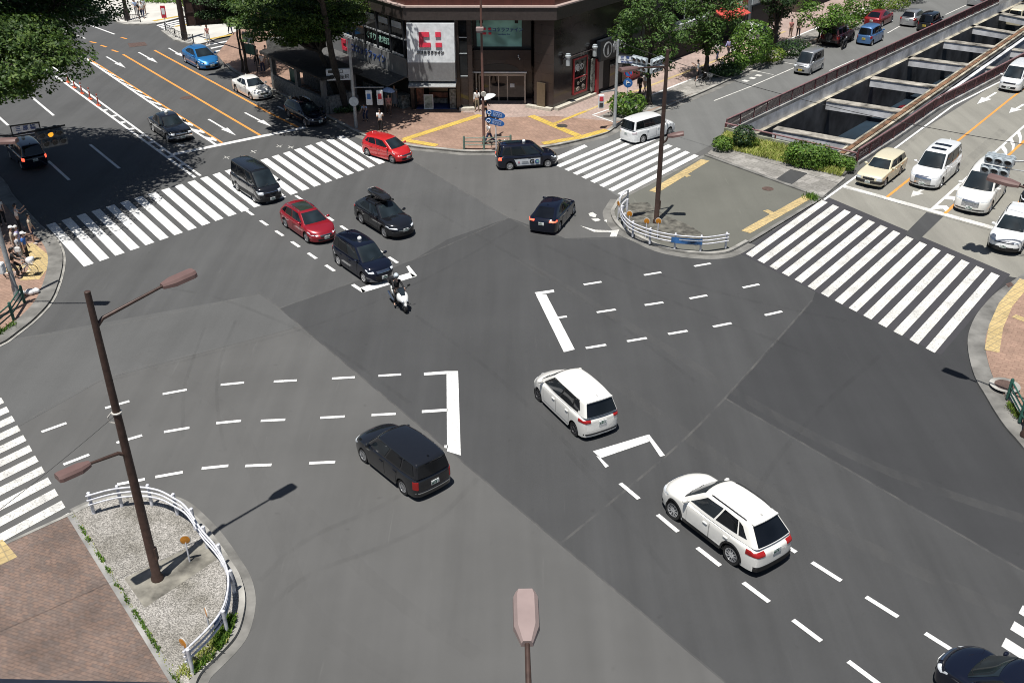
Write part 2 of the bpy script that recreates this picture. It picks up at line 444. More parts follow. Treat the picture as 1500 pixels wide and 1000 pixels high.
for pts, w in (([(300,480),(285,520),(270,570),(268,640)],0.14),([(345,470),(322,530),(318,590),(330,660)],0.14),([(700,700),(640,760),(560,800),(440,850),(330,960)],0.22),([(640,690),(560,740),(450,790),(380,850)],0.22),([(1190,520),(1060,470),(930,420),(800,360)],0.25),([(1240,470),(1100,440),(960,400),(850,350)],0.25),([(870,690),(780,600),(690,520),(560,430)],0.22),([(980,840),(900,740),(830,660)],0.22),([(620,300),(760,380),(900,470),(1020,560)],0.22),([(230,420),(330,440),(470,500),(600,590)],0.2),([(1290,520),(1200,600),(1120,700),(1100,790)],0.22),([(150,560),(300,520),(480,470),(640,400),(760,330)],0.2)): path('rubber_mark', pts, w, 'tyre_rubber_mark')
for pts, w in (([(1500,760),(1300,690),(1120,600),(960,500),(760,380)],0.5),([(1480,900),(1250,790),(1080,690),(900,560)],0.6),([(600,1000),(460,900),(400,760),(330,600),(200,520)],0.6),([(700,960),(560,860),(420,720)],0.5),([(720,290),(640,280),(560,300)],0.5),([(350,210),(250,150),(160,90)],0.7),([(300,225),(200,150),(120,100)],0.7),([(90,210),(40,170)],0.7),([(1290,240),(1390,160),(1460,115)],0.6),([(1390,260),(1470,190)],0.6)): path('worn_track', pts, w, 'worn_track')
# --- pavements: raised sheets with kerbs
def pavement(name, pts, mat, top=0.13, side='kerb_stone'):
    mb = MB(); mb.prism([G(*p) if len(p) == 2 else p for p in pts], 0.0, top, 0, 1)
    return tag(mb.build(name, [MATS[mat], MATS[side]], smooth=0), kind='structure')
def kerb(name, pts, a, b, top=0.15, mat='kerb_stone', z0=0.0):
    mb = MB(); strip(mb, [G(*p) if len(p) == 2 else p for p in pts], a, b, z0, top)
    return tag(mb.build(name, MATS[mat], smooth=0), kind='structure')
# island bottom left
ISL = [(108,752),(139,738),(176,729),(214,729),(246,734),(270,745),(303,776),(324,803),(339,826),(352,848),(359,877),(355,909),(344,936),(320,963),(294,989),(281,1021)]
isl = smooth_line([G(*p) for p in ISL], 4)
base = G(109,757); inner = [G(109,757), G(160,838), G(215,925), G(275,1022)]
pavement('island_pavement', isl[::1]+inner[::-1], 'exposed_aggregate', 0.125)
kerb('island_kerb', isl, 0.02, -0.17, 0.14, 'kerb_stone')
kerb('island_gutter', isl, 0.34, 0.02, 0.012, 'gutter')
kerb('island_edging', inner, 0.02, -0.22, 0.145, 'concrete')
pavement('brick_pavement', [G(109,757)+Vector((-0.03,0,0)), G(160,838)+Vector((-.03,0,0)), G(215,925)+Vector((-.03,0,0)), G(275,1022)+Vector((-.03,0,0)), G(300,1300), G(-600,1300), G(-500,1060), G(0,806)], 'paving_brick', 0.13)
kerb('pavement_kerb', [(-300,950),(0,806),(109,756)], 0.13, 0.0, 0.14, 'kerb_stone')
c0 = [G(109,757), G(160,838)]
kp = MB(); a = G(237,790); dd = (inner[1]-inner[0]).normalized(); nn = Vector((-dd.y, dd.x, 0))
q0 = G(207,870); q1 = G(180,850); 
kp.flat([G(183,851), G(213,894), G(330,815), G(302,793)], 0.1285); tag(kp.build('concrete_patch', plain('stained_concrete', (0.27,0.255,0.215), 0.9, var=0.5, scale=1.3, bump=0.3), smooth=0), kind='structure')
# left pavement
LP = [(-40,512),(0,506),(27,488),(53,467),(75,442),(86,416),(92,390),(91,370),(80,350),(56,330),(16,286),(0,262),(-60,208),(-140,130),(-300,0)]
lp = smooth_line([G(*p) for p in LP], 3)
pavement('brick_pavement', lp+[G(-900,0),G(-900,700),G(-300,560)], 'plaza_brick', 0.125)
kerb('pavement_kerb', lp, 0.75, 0.0, 0.137, 'gutter')
kerb('pavement_kerb', lp, 0.0, -0.14, 0.03, 'kerb_stone')
# far plaza and the pavement along the north-east carriageway
FP = [(330,96),(345,108),(396,133),(476,172),(530,199),(560,208),(607,217),(647,221),(679,224),(727,224),(770,221),(815,215),(860,205),(890,196),(908,184),(940,173),(1031,136),(1100,104),(1193,64),(1260,35),(1322,5)]
fp = smooth_line([G(*p) for p in FP], 3); fend = fp[-1]+dB*60
pavement('plaza_pavement', fp+[fend, fend-nT*14, G(900,60), G(700,110), G(560,95), G(420,0), G(380,0), G(350,40), G(318,82)], 'plaza_brick', 0.125)
kerb('pavement_kerb', fp, 0.30, 0.0, 0.14, 'kerb_stone')
kerb('pavement_gutter', fp, 0.0, -0.5, 0.012, 'gutter')
# tiled pavement along the north-east side and its grey planting strip
wk = [G(795,172), G(905,190), G(1031,137)+nT*-0.35, G(1100,104.5)+nT*-0.35, G(1322,5)+nT*-0.35]
sheet('pavement_tiles', [G(700,173,.13), G(812,170,.13), G(905,178.5,.13), G(955,160,.13), *[G(*p,.13) for p in ((1031,131),(1100,99),(1193,58),(1322,0))], G(1322,0,.13)-nT*9+dB*6, G(905,105,.13), G(812,155,.13), G(690,160,.13)], 'walk_tile', 0.129)
sheet('pavement_tiles', [G(873,172,.13), G(905,178.5,.13), G(955,160,.13), *[G(*p,.13) for p in ((1031,131),(1100,99),(1193,58),(1322,0))], G(1296,0,.13), G(1175,50,.13), G(1044,104,.13), G(950,141,.13)], 'grey_tile', 0.133)
marks('pavement_line', [quad_along(G(868,168.5,.13),G(950,141,.13),0.15), quad_along(G(950,141,.13),G(1044,104,.13),0.22), quad_along(G(1044,104,.13),G(1296,0,.13),0.2), quad_along(G(868,168.5,.13),G(902,180,.13),0.15)], 'white_paint', 0.137)
# far north-west pavements of pale stone
pavement('stone_pavement', smooth_line([G(*p) for p in ((60,-40),(120,0),(146,18),(173,34.5),(197,37.5),(229,36),(267,26.5),(283,18),(300,0))],3)+[G(340,-60), G(100,-120)], 'pale_paving', 0.13)
pavement('stone_pavement', smooth_line([G(*p) for p in ((238,47),(256,60),(283,66),(302,64),(335,52),(350,46),(342,38),(320,35),(296,35),(262,40),(238,47))],3)[:-1], 'pale_paving', 0.13)
kerb('pavement_kerb', [(146,18),(173,34.5),(197,37.5),(229,36)], 0.25, -0.12, 0.15, 'kerb_stone')
kerb('pavement_kerb', [(238,47),(256,60),(283,66)], 0.25, -0.12, 0.15, 'kerb_stone')
# pedestrian island in the middle
MI = [(1096,356),(1072,369),(1057,373),(1034,374),(1002,371.5),(967,364),(937,350.5),(913.5,339.5),(900,326),(895,313),(899,304),(906,293)]
mi = smooth_line([G(*p) for p in MI], 4)
pavement('traffic_island', mi+[G(1033,229), G(1050,217), G(1202,292), G(1188,300)], 'island_asphalt', 0.085)
kerb('island_kerb', mi, 0.02, -0.20, 0.15, 'kerb_stone')
kerb('island_gutter', mi, 0.5, 0.02, 0.014, 'gutter')
marks('kerb_line', [quad_along(G(1096,356), G(1188,300), .22), quad_along(G(1188,300), G(1208,287), .3), quad_along(G(907,294), G(1033,229), .25)], 'gutter', 0.0905)
marks('worn_patch', [[(918,300),(948,298),(975,318),(1010,332),(1040,352),(1020,362),(970,357),(925,338),(908,318)]], 'bare_soil', 0.0895)
# step, pavement strip and planting bed at the head of the underpass
pavement('pavement_strip', [G(1036,228), G(1048,217), G(1238,263), G(1203,293)], 'grey_tile', 0.16)
kerb('strip_kerb', [(1031,230),(1203,293)], 0.25, 0.0, 0.17, 'gutter')
marks('asphalt_patch', [[G(1136,263,.16),G(1158,248,.16),G(1183,254,.16),G(1160,270,.16)]], 'road_lanes', 0.1645)
pavement('planting_bed', [G(1046,218), TL0+Vector((-0.15,0.1,0)), TL0+nT*0.0-dT*0.35, TRp[0]-dT*0.35, G(1252,246), G(1231,263)], 'gutter', 0.20)

# --- zebra crossings
def zebra(T0, T1, B0, B1, n, w, mat='white_paint', ground=None):
    qs = []; T0, T1, B0, B1 = G(*T0), G(*T1), G(*B0), G(*B1)
    for k in range(n):
        t = k/(n-1); a = T0.lerp(T1, t); b = B0.lerp(B1, t)
        d = (b-a).normalized(); row = ((T1-T0)).normalized()
        h = row*(w/2)
        qs.append([a-h, a+h, b+h, b-h])
    return marks('zebra_crossing', qs, mat)
NA = round((G(497,199.7)-G(74.2,328)).length/0.925/1.0)
dg = (G(497,199.7)-G(74.2,328)).normalized()
zebra((74.2,328),(497,199.7),(130.3,388.5),(560,239.5), 24, 0.56)
zebra((1208,294.7),(1458.3,401.5),(1097,374.5),(1362.4,513.5), 14, 0.50, 'worn_white')
sheet('crossing_ground', [(1085,372),(1206,286),(1480,402),(1378,520)], 'zebra_ground', 0.0055)
zebra((934,194.6),(1020.4,227.5),(817.5,244),(908,285.5), 8, 0.46)
marks('zebra_crossing', [[(800,236),(805,240),(861,215),(856,212)]], 'white_paint')
L0, L1 = G(4,586), G(93,738)
qs = []
rowd = (L1-L0).normalized()
for k in range(-2, 12):
    a = L0.lerp(L1, k/10); b = a-dB*4.6; h = rowd*0.25; qs.append([a-h, a+h, b+h, b-h])
marks('zebra_crossing', qs, 'worn_white')
R0, R1 = G(1495,892), G(1470,940); rd = (R1-R0)/2; qs = []
for k in range(-6, 5):
    a = R0+rd*k; b = a-dA*4.2; h = rd*0.25; qs.append([a-h, a+h, b+h, b-h])
marks('zebra_crossing', qs, 'white_paint')
zebra((302,67),(337,90),(352,57),(374,79), 6, 0.42)
zebra((230,38),(239.5,43.5),(277,26.7),(299,32), 4, 0.5)
zebra((372,47),(436,74),(384,44),(447,71), 5, 0.5)

# --- lane lines
def dashes(name, cs, ln, w, mat='white_paint', dirs=None):
    P = [G(*c) for c in cs]; qs = []
    for i, p in enumerate(P):
        d = (P[min(i+1,len(P)-1)]-P[max(i-1,0)]).normalized() if dirs is None else dirs
        qs.append(quad_along(p-d*ln/2, p+d*ln/2, w))
    return marks(name, qs, mat)
def line(name, pts, w, mat='white_paint', z=0.011):
    MK[0] += 1; z += 0.00004*MK[0]
    P = [G(*p) for p in pts]
    mb = MB(); L = offset_line(P, w/2); R = offset_line(P, -w/2)
    for i in range(len(P)-1): mb.flat([R[i],R[i+1],L[i+1],L[i]], z)
    return tag(mb.build(name, MATS[mat], smooth=0), kind='structure')
dashes('lane_dashes', [(366,312),(386.7,326.8),(409.4,342),(432.9,358),(457.4,374.9),(483.6,392.8)], 0.95, 0.19)
dashes('lane_dashes', [(438,290),(482.8,320),(504.7,334.8)], 0.95, 0.19); dashes('lane_dashes', [(553,366),(576,381)], 0.95, 0.19)
dashes('lane_dashes', [(922,719),(978,766),(1038,815),(1107.5,867),(1182,923),(1265,985),(1350,1048)], 1.1, 0.17)
dashes('lane_dashes', [(1146,796),(1210.5,836.8),(1291.6,888.4),(1380.4,943),(1470,1000)], 1.15, 0.17)
dashes('lane_dashes', [(868,415),(956,401),(1029,388)], 1.0, 0.18)
dashes('lane_dashes', [(888,455.5),(958,445),(1023,435),(1100,419)], 1.0, 0.18)
dashes('lane_dashes', [(873,507.5),(933,497.5),(993,487),(1058,476),(1133,459)], 1.0, 0.18)
dashes('lane_dashes', [(79.3,626),(172,592.6),(256,574),(340.5,562),(418,558),(503,553.5),(571,549.5)], 1.0, 0.17)
dashes('lane_dashes', [(112,673),(189.6,643),(259,629.5),(335,618),(400,615.5),(487,611),(562,607)], 1.0, 0.17)
dashes('lane_dashes', [(192,705.6),(247.8,695),(315,684),(378.6,681.5),(472,677.5)], 1.0, 0.17)
marks('waiting_mark', [[(654,543.5),(671,543.5),(675,667),(655,661)],[(621,546),(654,543.5),(654,548),(621,550)],[(618,601),(655.5,598.5),(655.5,602.5),(618,605)],[(651,652),(656,652),(656,656.5),(651,656)]], 'white_paint')
marks('waiting_mark', [[(785,432),(800,431),(842,512),(826,516)],[(783,428.5),(811,424.5),(812,428),(786,432.3)],[(817,464),(830,462.5),(831,465),(818,466.5)]], 'white_paint')
marks('waiting_mark', [[(868.5,661),(946,637.5),(951.5,646.5),(880,671)],[(873,667),(880,671),(892,682.5),(887,685)],[(946,637.5),(951,636.5),(974,667),(967,669)]], 'white_paint')
marks('waiting_mark', [[(528,421.5),(600,399.5),(610,405),(531,429)],[(514,418),(519,416),(536,427),(531,429)],[(595,391),(599,389),(611,404),(604,406)]], 'white_paint')
# northern arm
line('orange_line', [(180.2,80.1),(381.8,198.9)], 0.2, 'orange_paint'); line('orange_line', [(226.2,74),(400.5,168.8),(441,189)], 0.2, 'orange_paint')
line('orange_line', [(130.8,86.8),(325.8,209.6)], 0.16, 'orange_paint'); line('edge_line', [(118,81),(240,164),(316,212)], 0.2)
line('edge_line', [(20,66),(85.4,114.8),(285.7,260.3)], 0.2); line('edge_line', [(36,66),(102.8,117.5),(293.7,257.7)], 0.18)
P0, P1 = G(118,81), G(316,212); Q0, Q1 = G(130.8,86.8), G(325.8,209.6); qs = []
n = int((P1-P0).length/2.3)
for k in range(n):
    a = P0.lerp(P1, k/n); b = P0.lerp(P1, (k+0.42)/n); c = Q0.lerp(Q1, (k+0.57)/n); d = Q0.lerp(Q1, (k+0.15)/n)
    m1 = a.lerp(d, .62)+(P1-P0).normalized()*0.45; m2 = b.lerp(c, .62)+(P1-P0).normalized()*0.45
    qs.append([a, m1, m2, b]); qs.append([m1, d.lerp(m1,.2), c.lerp(m2,.2), m2])
marks('chevron_marks', qs, 'white_paint')
qs = [quad_along(G(*p)-dA*0.22, G(*p)+dA*0.22, 0.30) for p in ((100,121.5),(106,124),(154.9,161.5),(167.4,170),(180.2,179.4),(193.3,189),(206.9,199),(221,209),(235.5,219.8),(249.7,229.6),(265.7,241.7))]
marks('block_dashes', qs, 'white_paint')
for a, b in (((48,143.7),(78.8,169.6)),((132,212),(175,247)),((70.8,236),(101.5,264)),((-20,155),(12,184)),((92,44),(125,57)),((133.5,38),(168,50.7))): line('lane_line', [a, b], 0.19)
for a, b in (((132,61.5),(141,63.5)),((147.5,66.7),(156,69.5)),((163.5,73.5),(173,76.7)),((177.5,55.3),(185.6,57.4))): line('orange_dash', [a, b], 0.22, 'orange_paint')
line('stop_line', [(253.7,226.4),(446.7,187)], 0.5)
def arrow(a, b, w=0.17, head=0.55, hl=0.42, mat='white_paint', name='direction_arrow'):
    a, b = G(*a), G(*b); d = b-a; L = d.length; d.normalize(); n = Vector((-d.y,d.x,0)); m = b-d*L*hl
    marks(name, [[a-n*w/2, m-n*w/2, m+n*w/2, a+n*w/2], [m-n*head/2, b, m+n*head/2]], mat)
for a, b in (((156,83.5),(184,100)),((203,77),(231,92.7)),((247,70.8),(270,84.3)),((305.5,175),(346,199)),((358.7,165.4),(398,186)),((258.5,210),(270,215.2)),((407,156),(436,172)),((22,54),(40,65))): arrow(a, b)
# small crosses painted ahead of the stop line
for p in ((332,231),(371,222.5),(409,214.5),(426,216)): 
    c = G(*p); marks('survey_mark', [quad_along(c-dA*.35, c+dA*.35, .06), quad_along(c-dB*.3, c+dB*.3, .05)], 'worn_white')
# eastern carriageways
line('stop_line', [(1235,273),(1455,334),(1560,362)], 0.48, 'worn_white')
line('orange_line', [(1299,289),(1424,190),(1480,145),(1530,108)], 0.17, 'orange_paint')
line('edge_line', [(1206.8,293),(1311,217.6),(1396,155),(1459,123),(1520,96)], 0.17)
line('edge_line', [(1364,307.5),(1500,185),(1580,113)], 0.17, 'white_paint'); line('orange_line', [(1384,313),(1500,207),(1580,134)], 0.18, 'orange_paint')
line('orange_line', [(1470,318),(1500,290),(1580,215)], 0.18, 'orange_paint')
P0, P1 = G(1364,307.5), G(1500,185); Q0, Q1 = G(1384,313), G(1500,207)
n = int((P1-P0).length/1.9); P1 = P0+(P1-P0)*1.6; Q1 = Q0+(Q1-Q0)*1.6; n = int(n*1.6); qs = []
for k in range(n):
    a = P0.lerp(P1, (k+.05)/n); b = P0.lerp(P1, (k+.42)/n); c = Q0.lerp(Q1, (k+.55)/n); d = Q0.lerp(Q1, (k+.18)/n); t = (P1-P0).normalized()
    m1 = a.lerp(d, .6)+t*0.4; m2 = b.lerp(c, .6)+t*0.4
    qs.append([a.lerp(m1,.15), b.lerp(m2,.15), m2, m1]); qs.append([m1, m2, c.lerp(m2,.2), d.lerp(m1,.2)])
marks('chevron_marks', qs, 'white_paint')
arrow((1353,277),(1334,289), .2, .7, .6, 'worn_white'); arrow((1459,136),(1431,153), .2, .8, .5, 'white_paint'); arrow((1500,153),(1478,166), .2, .8, .5)
sheet('asphalt_patch', [(1326,342),(1357,311),(1382,317),(1345,353)], 'road_lanes', 0.0065)
for a, b in (((1300,49),(1330,32)),((1215,104),(1251,88)),((1100,165.5),(1151,135.5)),((1385,22),(1420,6)),((1062,186),(1100,166))): line('lane_line', [a, b], 0.12, 'worn_white')
for pts in (((1100,127),(1165,99)),((1046,148),(1100,127)),((1143,91),(1165,95)),((1100,103),(1133,110))): line('parking_line', pts, 0.12, 'worn_white')
for p in ((1092,119),(1102,115),(1111,111)): marks('road_lettering', [quad_along(G(*p)-dB*.25, G(*p)+dB*.3, .5)], 'worn_white')
# faded patch of road writing by the traffic island
for q in ([(862,313),(868,311),(874,315),(872,319),(864,317)],[(866,321),(876,320),(880,323),(872,325)],[(884,323),(889,322),(889,326)],[(850,331),(872,337),(900,338),(900,341),(870,340)],[(897,338),(907,336.5),(903,347),(893,347)]): marks('faded_paint', [q], 'worn_white')
# tactile paving
def tact(pts, w, mat, z): return line('tactile_paving', pts, w, mat, z)
tact([(592,207),(704.5,171)], 0.62, 'yellow_tactile', 0.134); tact([(590,207.5),(640,216)], 0.6, 'yellow_tactile', 0.138); tact([(777.5,172),(847,201.6)], 0.62, 'yellow_tactile', 0.134)
tact([(795,213),(850,204),(889,193)], 0.6, 'yellow_tactile', 0.138); tact([(810,184.5),(857.6,165.6)], 0.32, 'yellow_tactile', 0.1345); tact([(857.6,165.6),(905,146),(1044,93),(1150,48)], 0.3, 'pale_tactile', 0.1345)
tact([(957,283),(1033,236.5)], 0.62, 'pale_tactile', 0.094); tact([(1000,257),(1009,260.5)], 0.4, 'pale_tactile', 0.0945); tact([(1092,342),(1184,290)], 0.6, 'pale_tactile', 0.094); tact([(1121,310),(1133,316)], 0.4, 'pale_tactile', 0.0945)
tact([(36,362),(58,380),(56,398),(44,413)], 1.0, 'pale_tactile', 0.130); tact([(0,402),(38,392)], .5, 'pale_tactile', 0.1305)
tact([(0,813),(-8,800),(14,826)][1:], .6, 'pale_tactile', 0.136)
tact([(225,33),(262,26)], .5, 'yellow_tactile', 0.138); tact([(256,41),(282,37)], .5, 'yellow_tactile', 0.138); tact([(301,61),(340,53)], .5, 'yellow_tactile', 0.138)
# right pavement
RPo = [(1560,360),(1500,402),(1461,429),(1440,450),(1427,468),(1418,491),(1417,512),(1422,538),(1430,560),(1442,580),(1456,604),(1474,630),(1500,660),(1600,790)]
rp = smooth_line([G(*p) for p in RPo], 3)
pavement('brick_pavement', offset_line(rp, 0.75)+[G(1900,700), G(1900,330)], 'plaza_brick', 0.13)
kerb('pavement_kerb', rp, 0.78, 0.0, 0.11, 'gutter')
RK = [G(*p) for p in ((1470,583),(1479,596),(1500,622),(1600,740))]
kerb('pavement_kerb', RK, 0.3, 0.0, 0.26, 'kerb_stone')
tact([(1502,414),(1472,450),(1458,482),(1452,518)], 0.62, 'pale_tactile', 0.136); tact([(1484,466),(1502,473)], .4, 'pale_tactile', 0.1365)
def disc(name, p, r, mat, z, kind='structure'):
    c = G(*p); mb = MB(); mb.flat([(c.x+r*cos(2*pi*k/24), c.y+r*sin(2*pi*k/24)) for k in range(24)], z); return tag(mb.build(name, MATS[mat], smooth=0), kind=kind)
plain('iron_cover', (0.10,0.09,0.08), 0.6, 0.4, var=0.3)
plain('rust_cover', (0.13,0.085,0.07), 0.7, 0.2, var=0.3)
disc('manhole_rim', (1470,571), 0.62, 'kerb_stone', 0.262); disc('manhole_cover', (1470,571), 0.42, 'rust_cover', 0.266)
disc('manhole_cover', (823,187), 0.42, 'iron_cover', 0.142); disc('manhole_cover', (1124.5,278.5), 0.36, 'rust_cover', 0.095); disc('manhole_cover', (273,143.5), 0.5, 'rust_cover', 0.0195); disc('manhole_cover', (890,173), 0.36, 'iron_cover', 0.142)
marks('drain_grate', [[(187,64),(212,62),(216,67),(190,70)]], 'rust_cover'); marks('drain_grate', [[G(1473,416,.11),G(1481,413,.11),G(1485,418,.11),G(1477,421,.11)]], 'rust_cover', 0.117)

# --- the underpass
zl = -0.85
mb = MB()
def wall_quad(mb, a, b, z0, z1, mi): mb.add([(a.x,a.y,z0),(b.x,b.y,z0),(b.x,b.y,z1),(a.x,a.y,z1)], [(0,1,2,3)], mi)
n0 = TL0-nT*0.0
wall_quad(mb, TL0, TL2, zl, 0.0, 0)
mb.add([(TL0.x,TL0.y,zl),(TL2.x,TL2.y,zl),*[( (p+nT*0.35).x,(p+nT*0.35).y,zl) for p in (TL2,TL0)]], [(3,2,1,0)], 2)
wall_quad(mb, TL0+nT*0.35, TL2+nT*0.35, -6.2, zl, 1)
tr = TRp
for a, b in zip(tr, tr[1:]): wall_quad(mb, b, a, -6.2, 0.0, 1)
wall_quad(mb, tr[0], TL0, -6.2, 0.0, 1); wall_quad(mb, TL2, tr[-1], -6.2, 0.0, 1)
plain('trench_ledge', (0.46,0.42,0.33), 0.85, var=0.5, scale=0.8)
tag(mb.build('underpass_wall', [MATS['trench_concrete'], MATS['trench_dark'], MATS['trench_ledge']], smooth=0), kind='structure')
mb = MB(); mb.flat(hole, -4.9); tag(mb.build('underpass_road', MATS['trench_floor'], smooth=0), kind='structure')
# cross struts
plain('strut_top', (0.44,0.41,0.355), 0.9, var=0.6, scale=0.9)
SL = [(1137.4,187.5),(1214.8,146.5),(1279,114),(1332.3,84.5),(1379,58.7),(1420.4,37.4),(1457.8,17.4),(1490,0)]
SR = [(1260,209.6),(1341.7,165.6),(1400.4,130.8),(1440,97.5),(1475,70.8),(1502,50.7),(1530,32),(1560,14)]
b0, b1 = G(1228,232,zl), G(1500,45,zl); dBm = (b1-b0).normalized()
for l, r in zip(SL, SR):
    a = G(*l, zl)-nT*0.1; b = G(*r, zl)
    # run on to the right wall
    d = (b-a).normalized(); e = b+d*2.6
    mb = MB(); hh = 0.70
    M = Vector((0,0,-hh/2)); nB = Vector((-d.y,d.x,0))
    for (mi, z0, z1, w) in ((0, zl-hh, zl-0.06, 0.45), (1, zl-0.06, zl, 0.5)):
        mb.bar(a+Vector((0,0,(z0+z1)/2-zl)), e+Vector((0,0,(z0+z1)/2-zl)), w*2, z1-z0, mi)
    mb.build('concrete_strut', [MATS['trench_concrete'], MATS['strut_top']], smooth=0)
    tag(D.objects[-1] if False else COL.objects[-1], kind='structure')
plain('rust_steel', (0.24,0.13,0.07), 0.8, 0.1, var=0.5, scale=1.2)
mb = MB(); bb0 = b0-dBm*2.2; bb1 = b1+dBm*30
mb.bar(bb0+Vector((0,0,0.12)), bb1+Vector((0,0,0.12)), 0.34, 0.25, 0)
mb.bar(bb0+nT*0.30+Vector((0,0,0.0)), bb1+nT*0.30+Vector((0,0,0.0)), 0.2, 0.4, 1)
mb.bar(bb0+nT*0.62+Vector((0,0,-0.05)), bb1+nT*0.62+Vector((0,0,-0.05)), 0.16, 0.3, 2)
mb.bar(bb0-nT*0.30+Vector((0,0,-0.1)), bb1-nT*0.30+Vector((0,0,-0.1)), 0.14, 0.2, 1)
mb.bar(bb0-nT*0.75+Vector((0,0,-0.3)), bb1-nT*0.75+Vector((0,0,-0.3)), 0.16, 0.16, 1)
tag(mb.build('underpass_beam', [MATS['rust_steel'], MATS['trench_ledge'], MATS['trench_dark']], smooth=0), kind='structure')
mb = MB(); c0, c1 = bb0+nT*0.95, bb1+nT*0.95
wall_quad(mb, c0, c1, -6.1, zl+0.1, 0); wall_quad(mb, c1+nT*.25, c0+nT*.25, -6.1, zl+0.1, 0); mb.bar(c0+nT*.125+Vector((0,0,0.12)), c1+nT*.125+Vector((0,0,0.12)), .3, .1, 0)
tag(mb.build('underpass_wall', MATS['trench_concrete'], smooth=0), kind='structure')
# ------------------------------------------------------------------ vehicles
def smoothstep(a, b, x):
    t = min(1, max(0, (x-a)/(b-a) if b != a else 0)); return t*t*(3-2*t)
def interp(tab, x):
    if x <= tab[0][0]: return tab[0][1]
    for (a, va), (b, vb) in zip(tab, tab[1:]):
        if x <= b: return va+(vb-va)*(x-a)/(b-a)
    return tab[-1][1]
def hinterp(tab, x):
    """monotone cubic through the table"""
    n = len(tab)
    if x <= tab[0][0]: return tab[0][1]
    if x >= tab[-1][0]: return tab[-1][1]
    d = [(tab[i+1][1]-tab[i][1])/(tab[i+1][0]-tab[i][0]) for i in range(n-1)]
    m = [d[0]]+[0 if d[i-1]*d[i] <= 0 else 2*d[i-1]*d[i]/(d[i-1]+d[i]) for i in range(1, n-1)]+[d[-1]]
    for i in range(n-1):
        x0, x1 = tab[i][0], tab[i+1][0]
        if x <= x1:
            h = x1-x0; t = (x-x0)/h
            return ((2*t**3-3*t*t+1)*tab[i][1]+(t**3-2*t*t+t)*h*m[i]+(-2*t**3+3*t*t)*tab[i+1][1]+(t**3-t*t)*h*m[i+1])
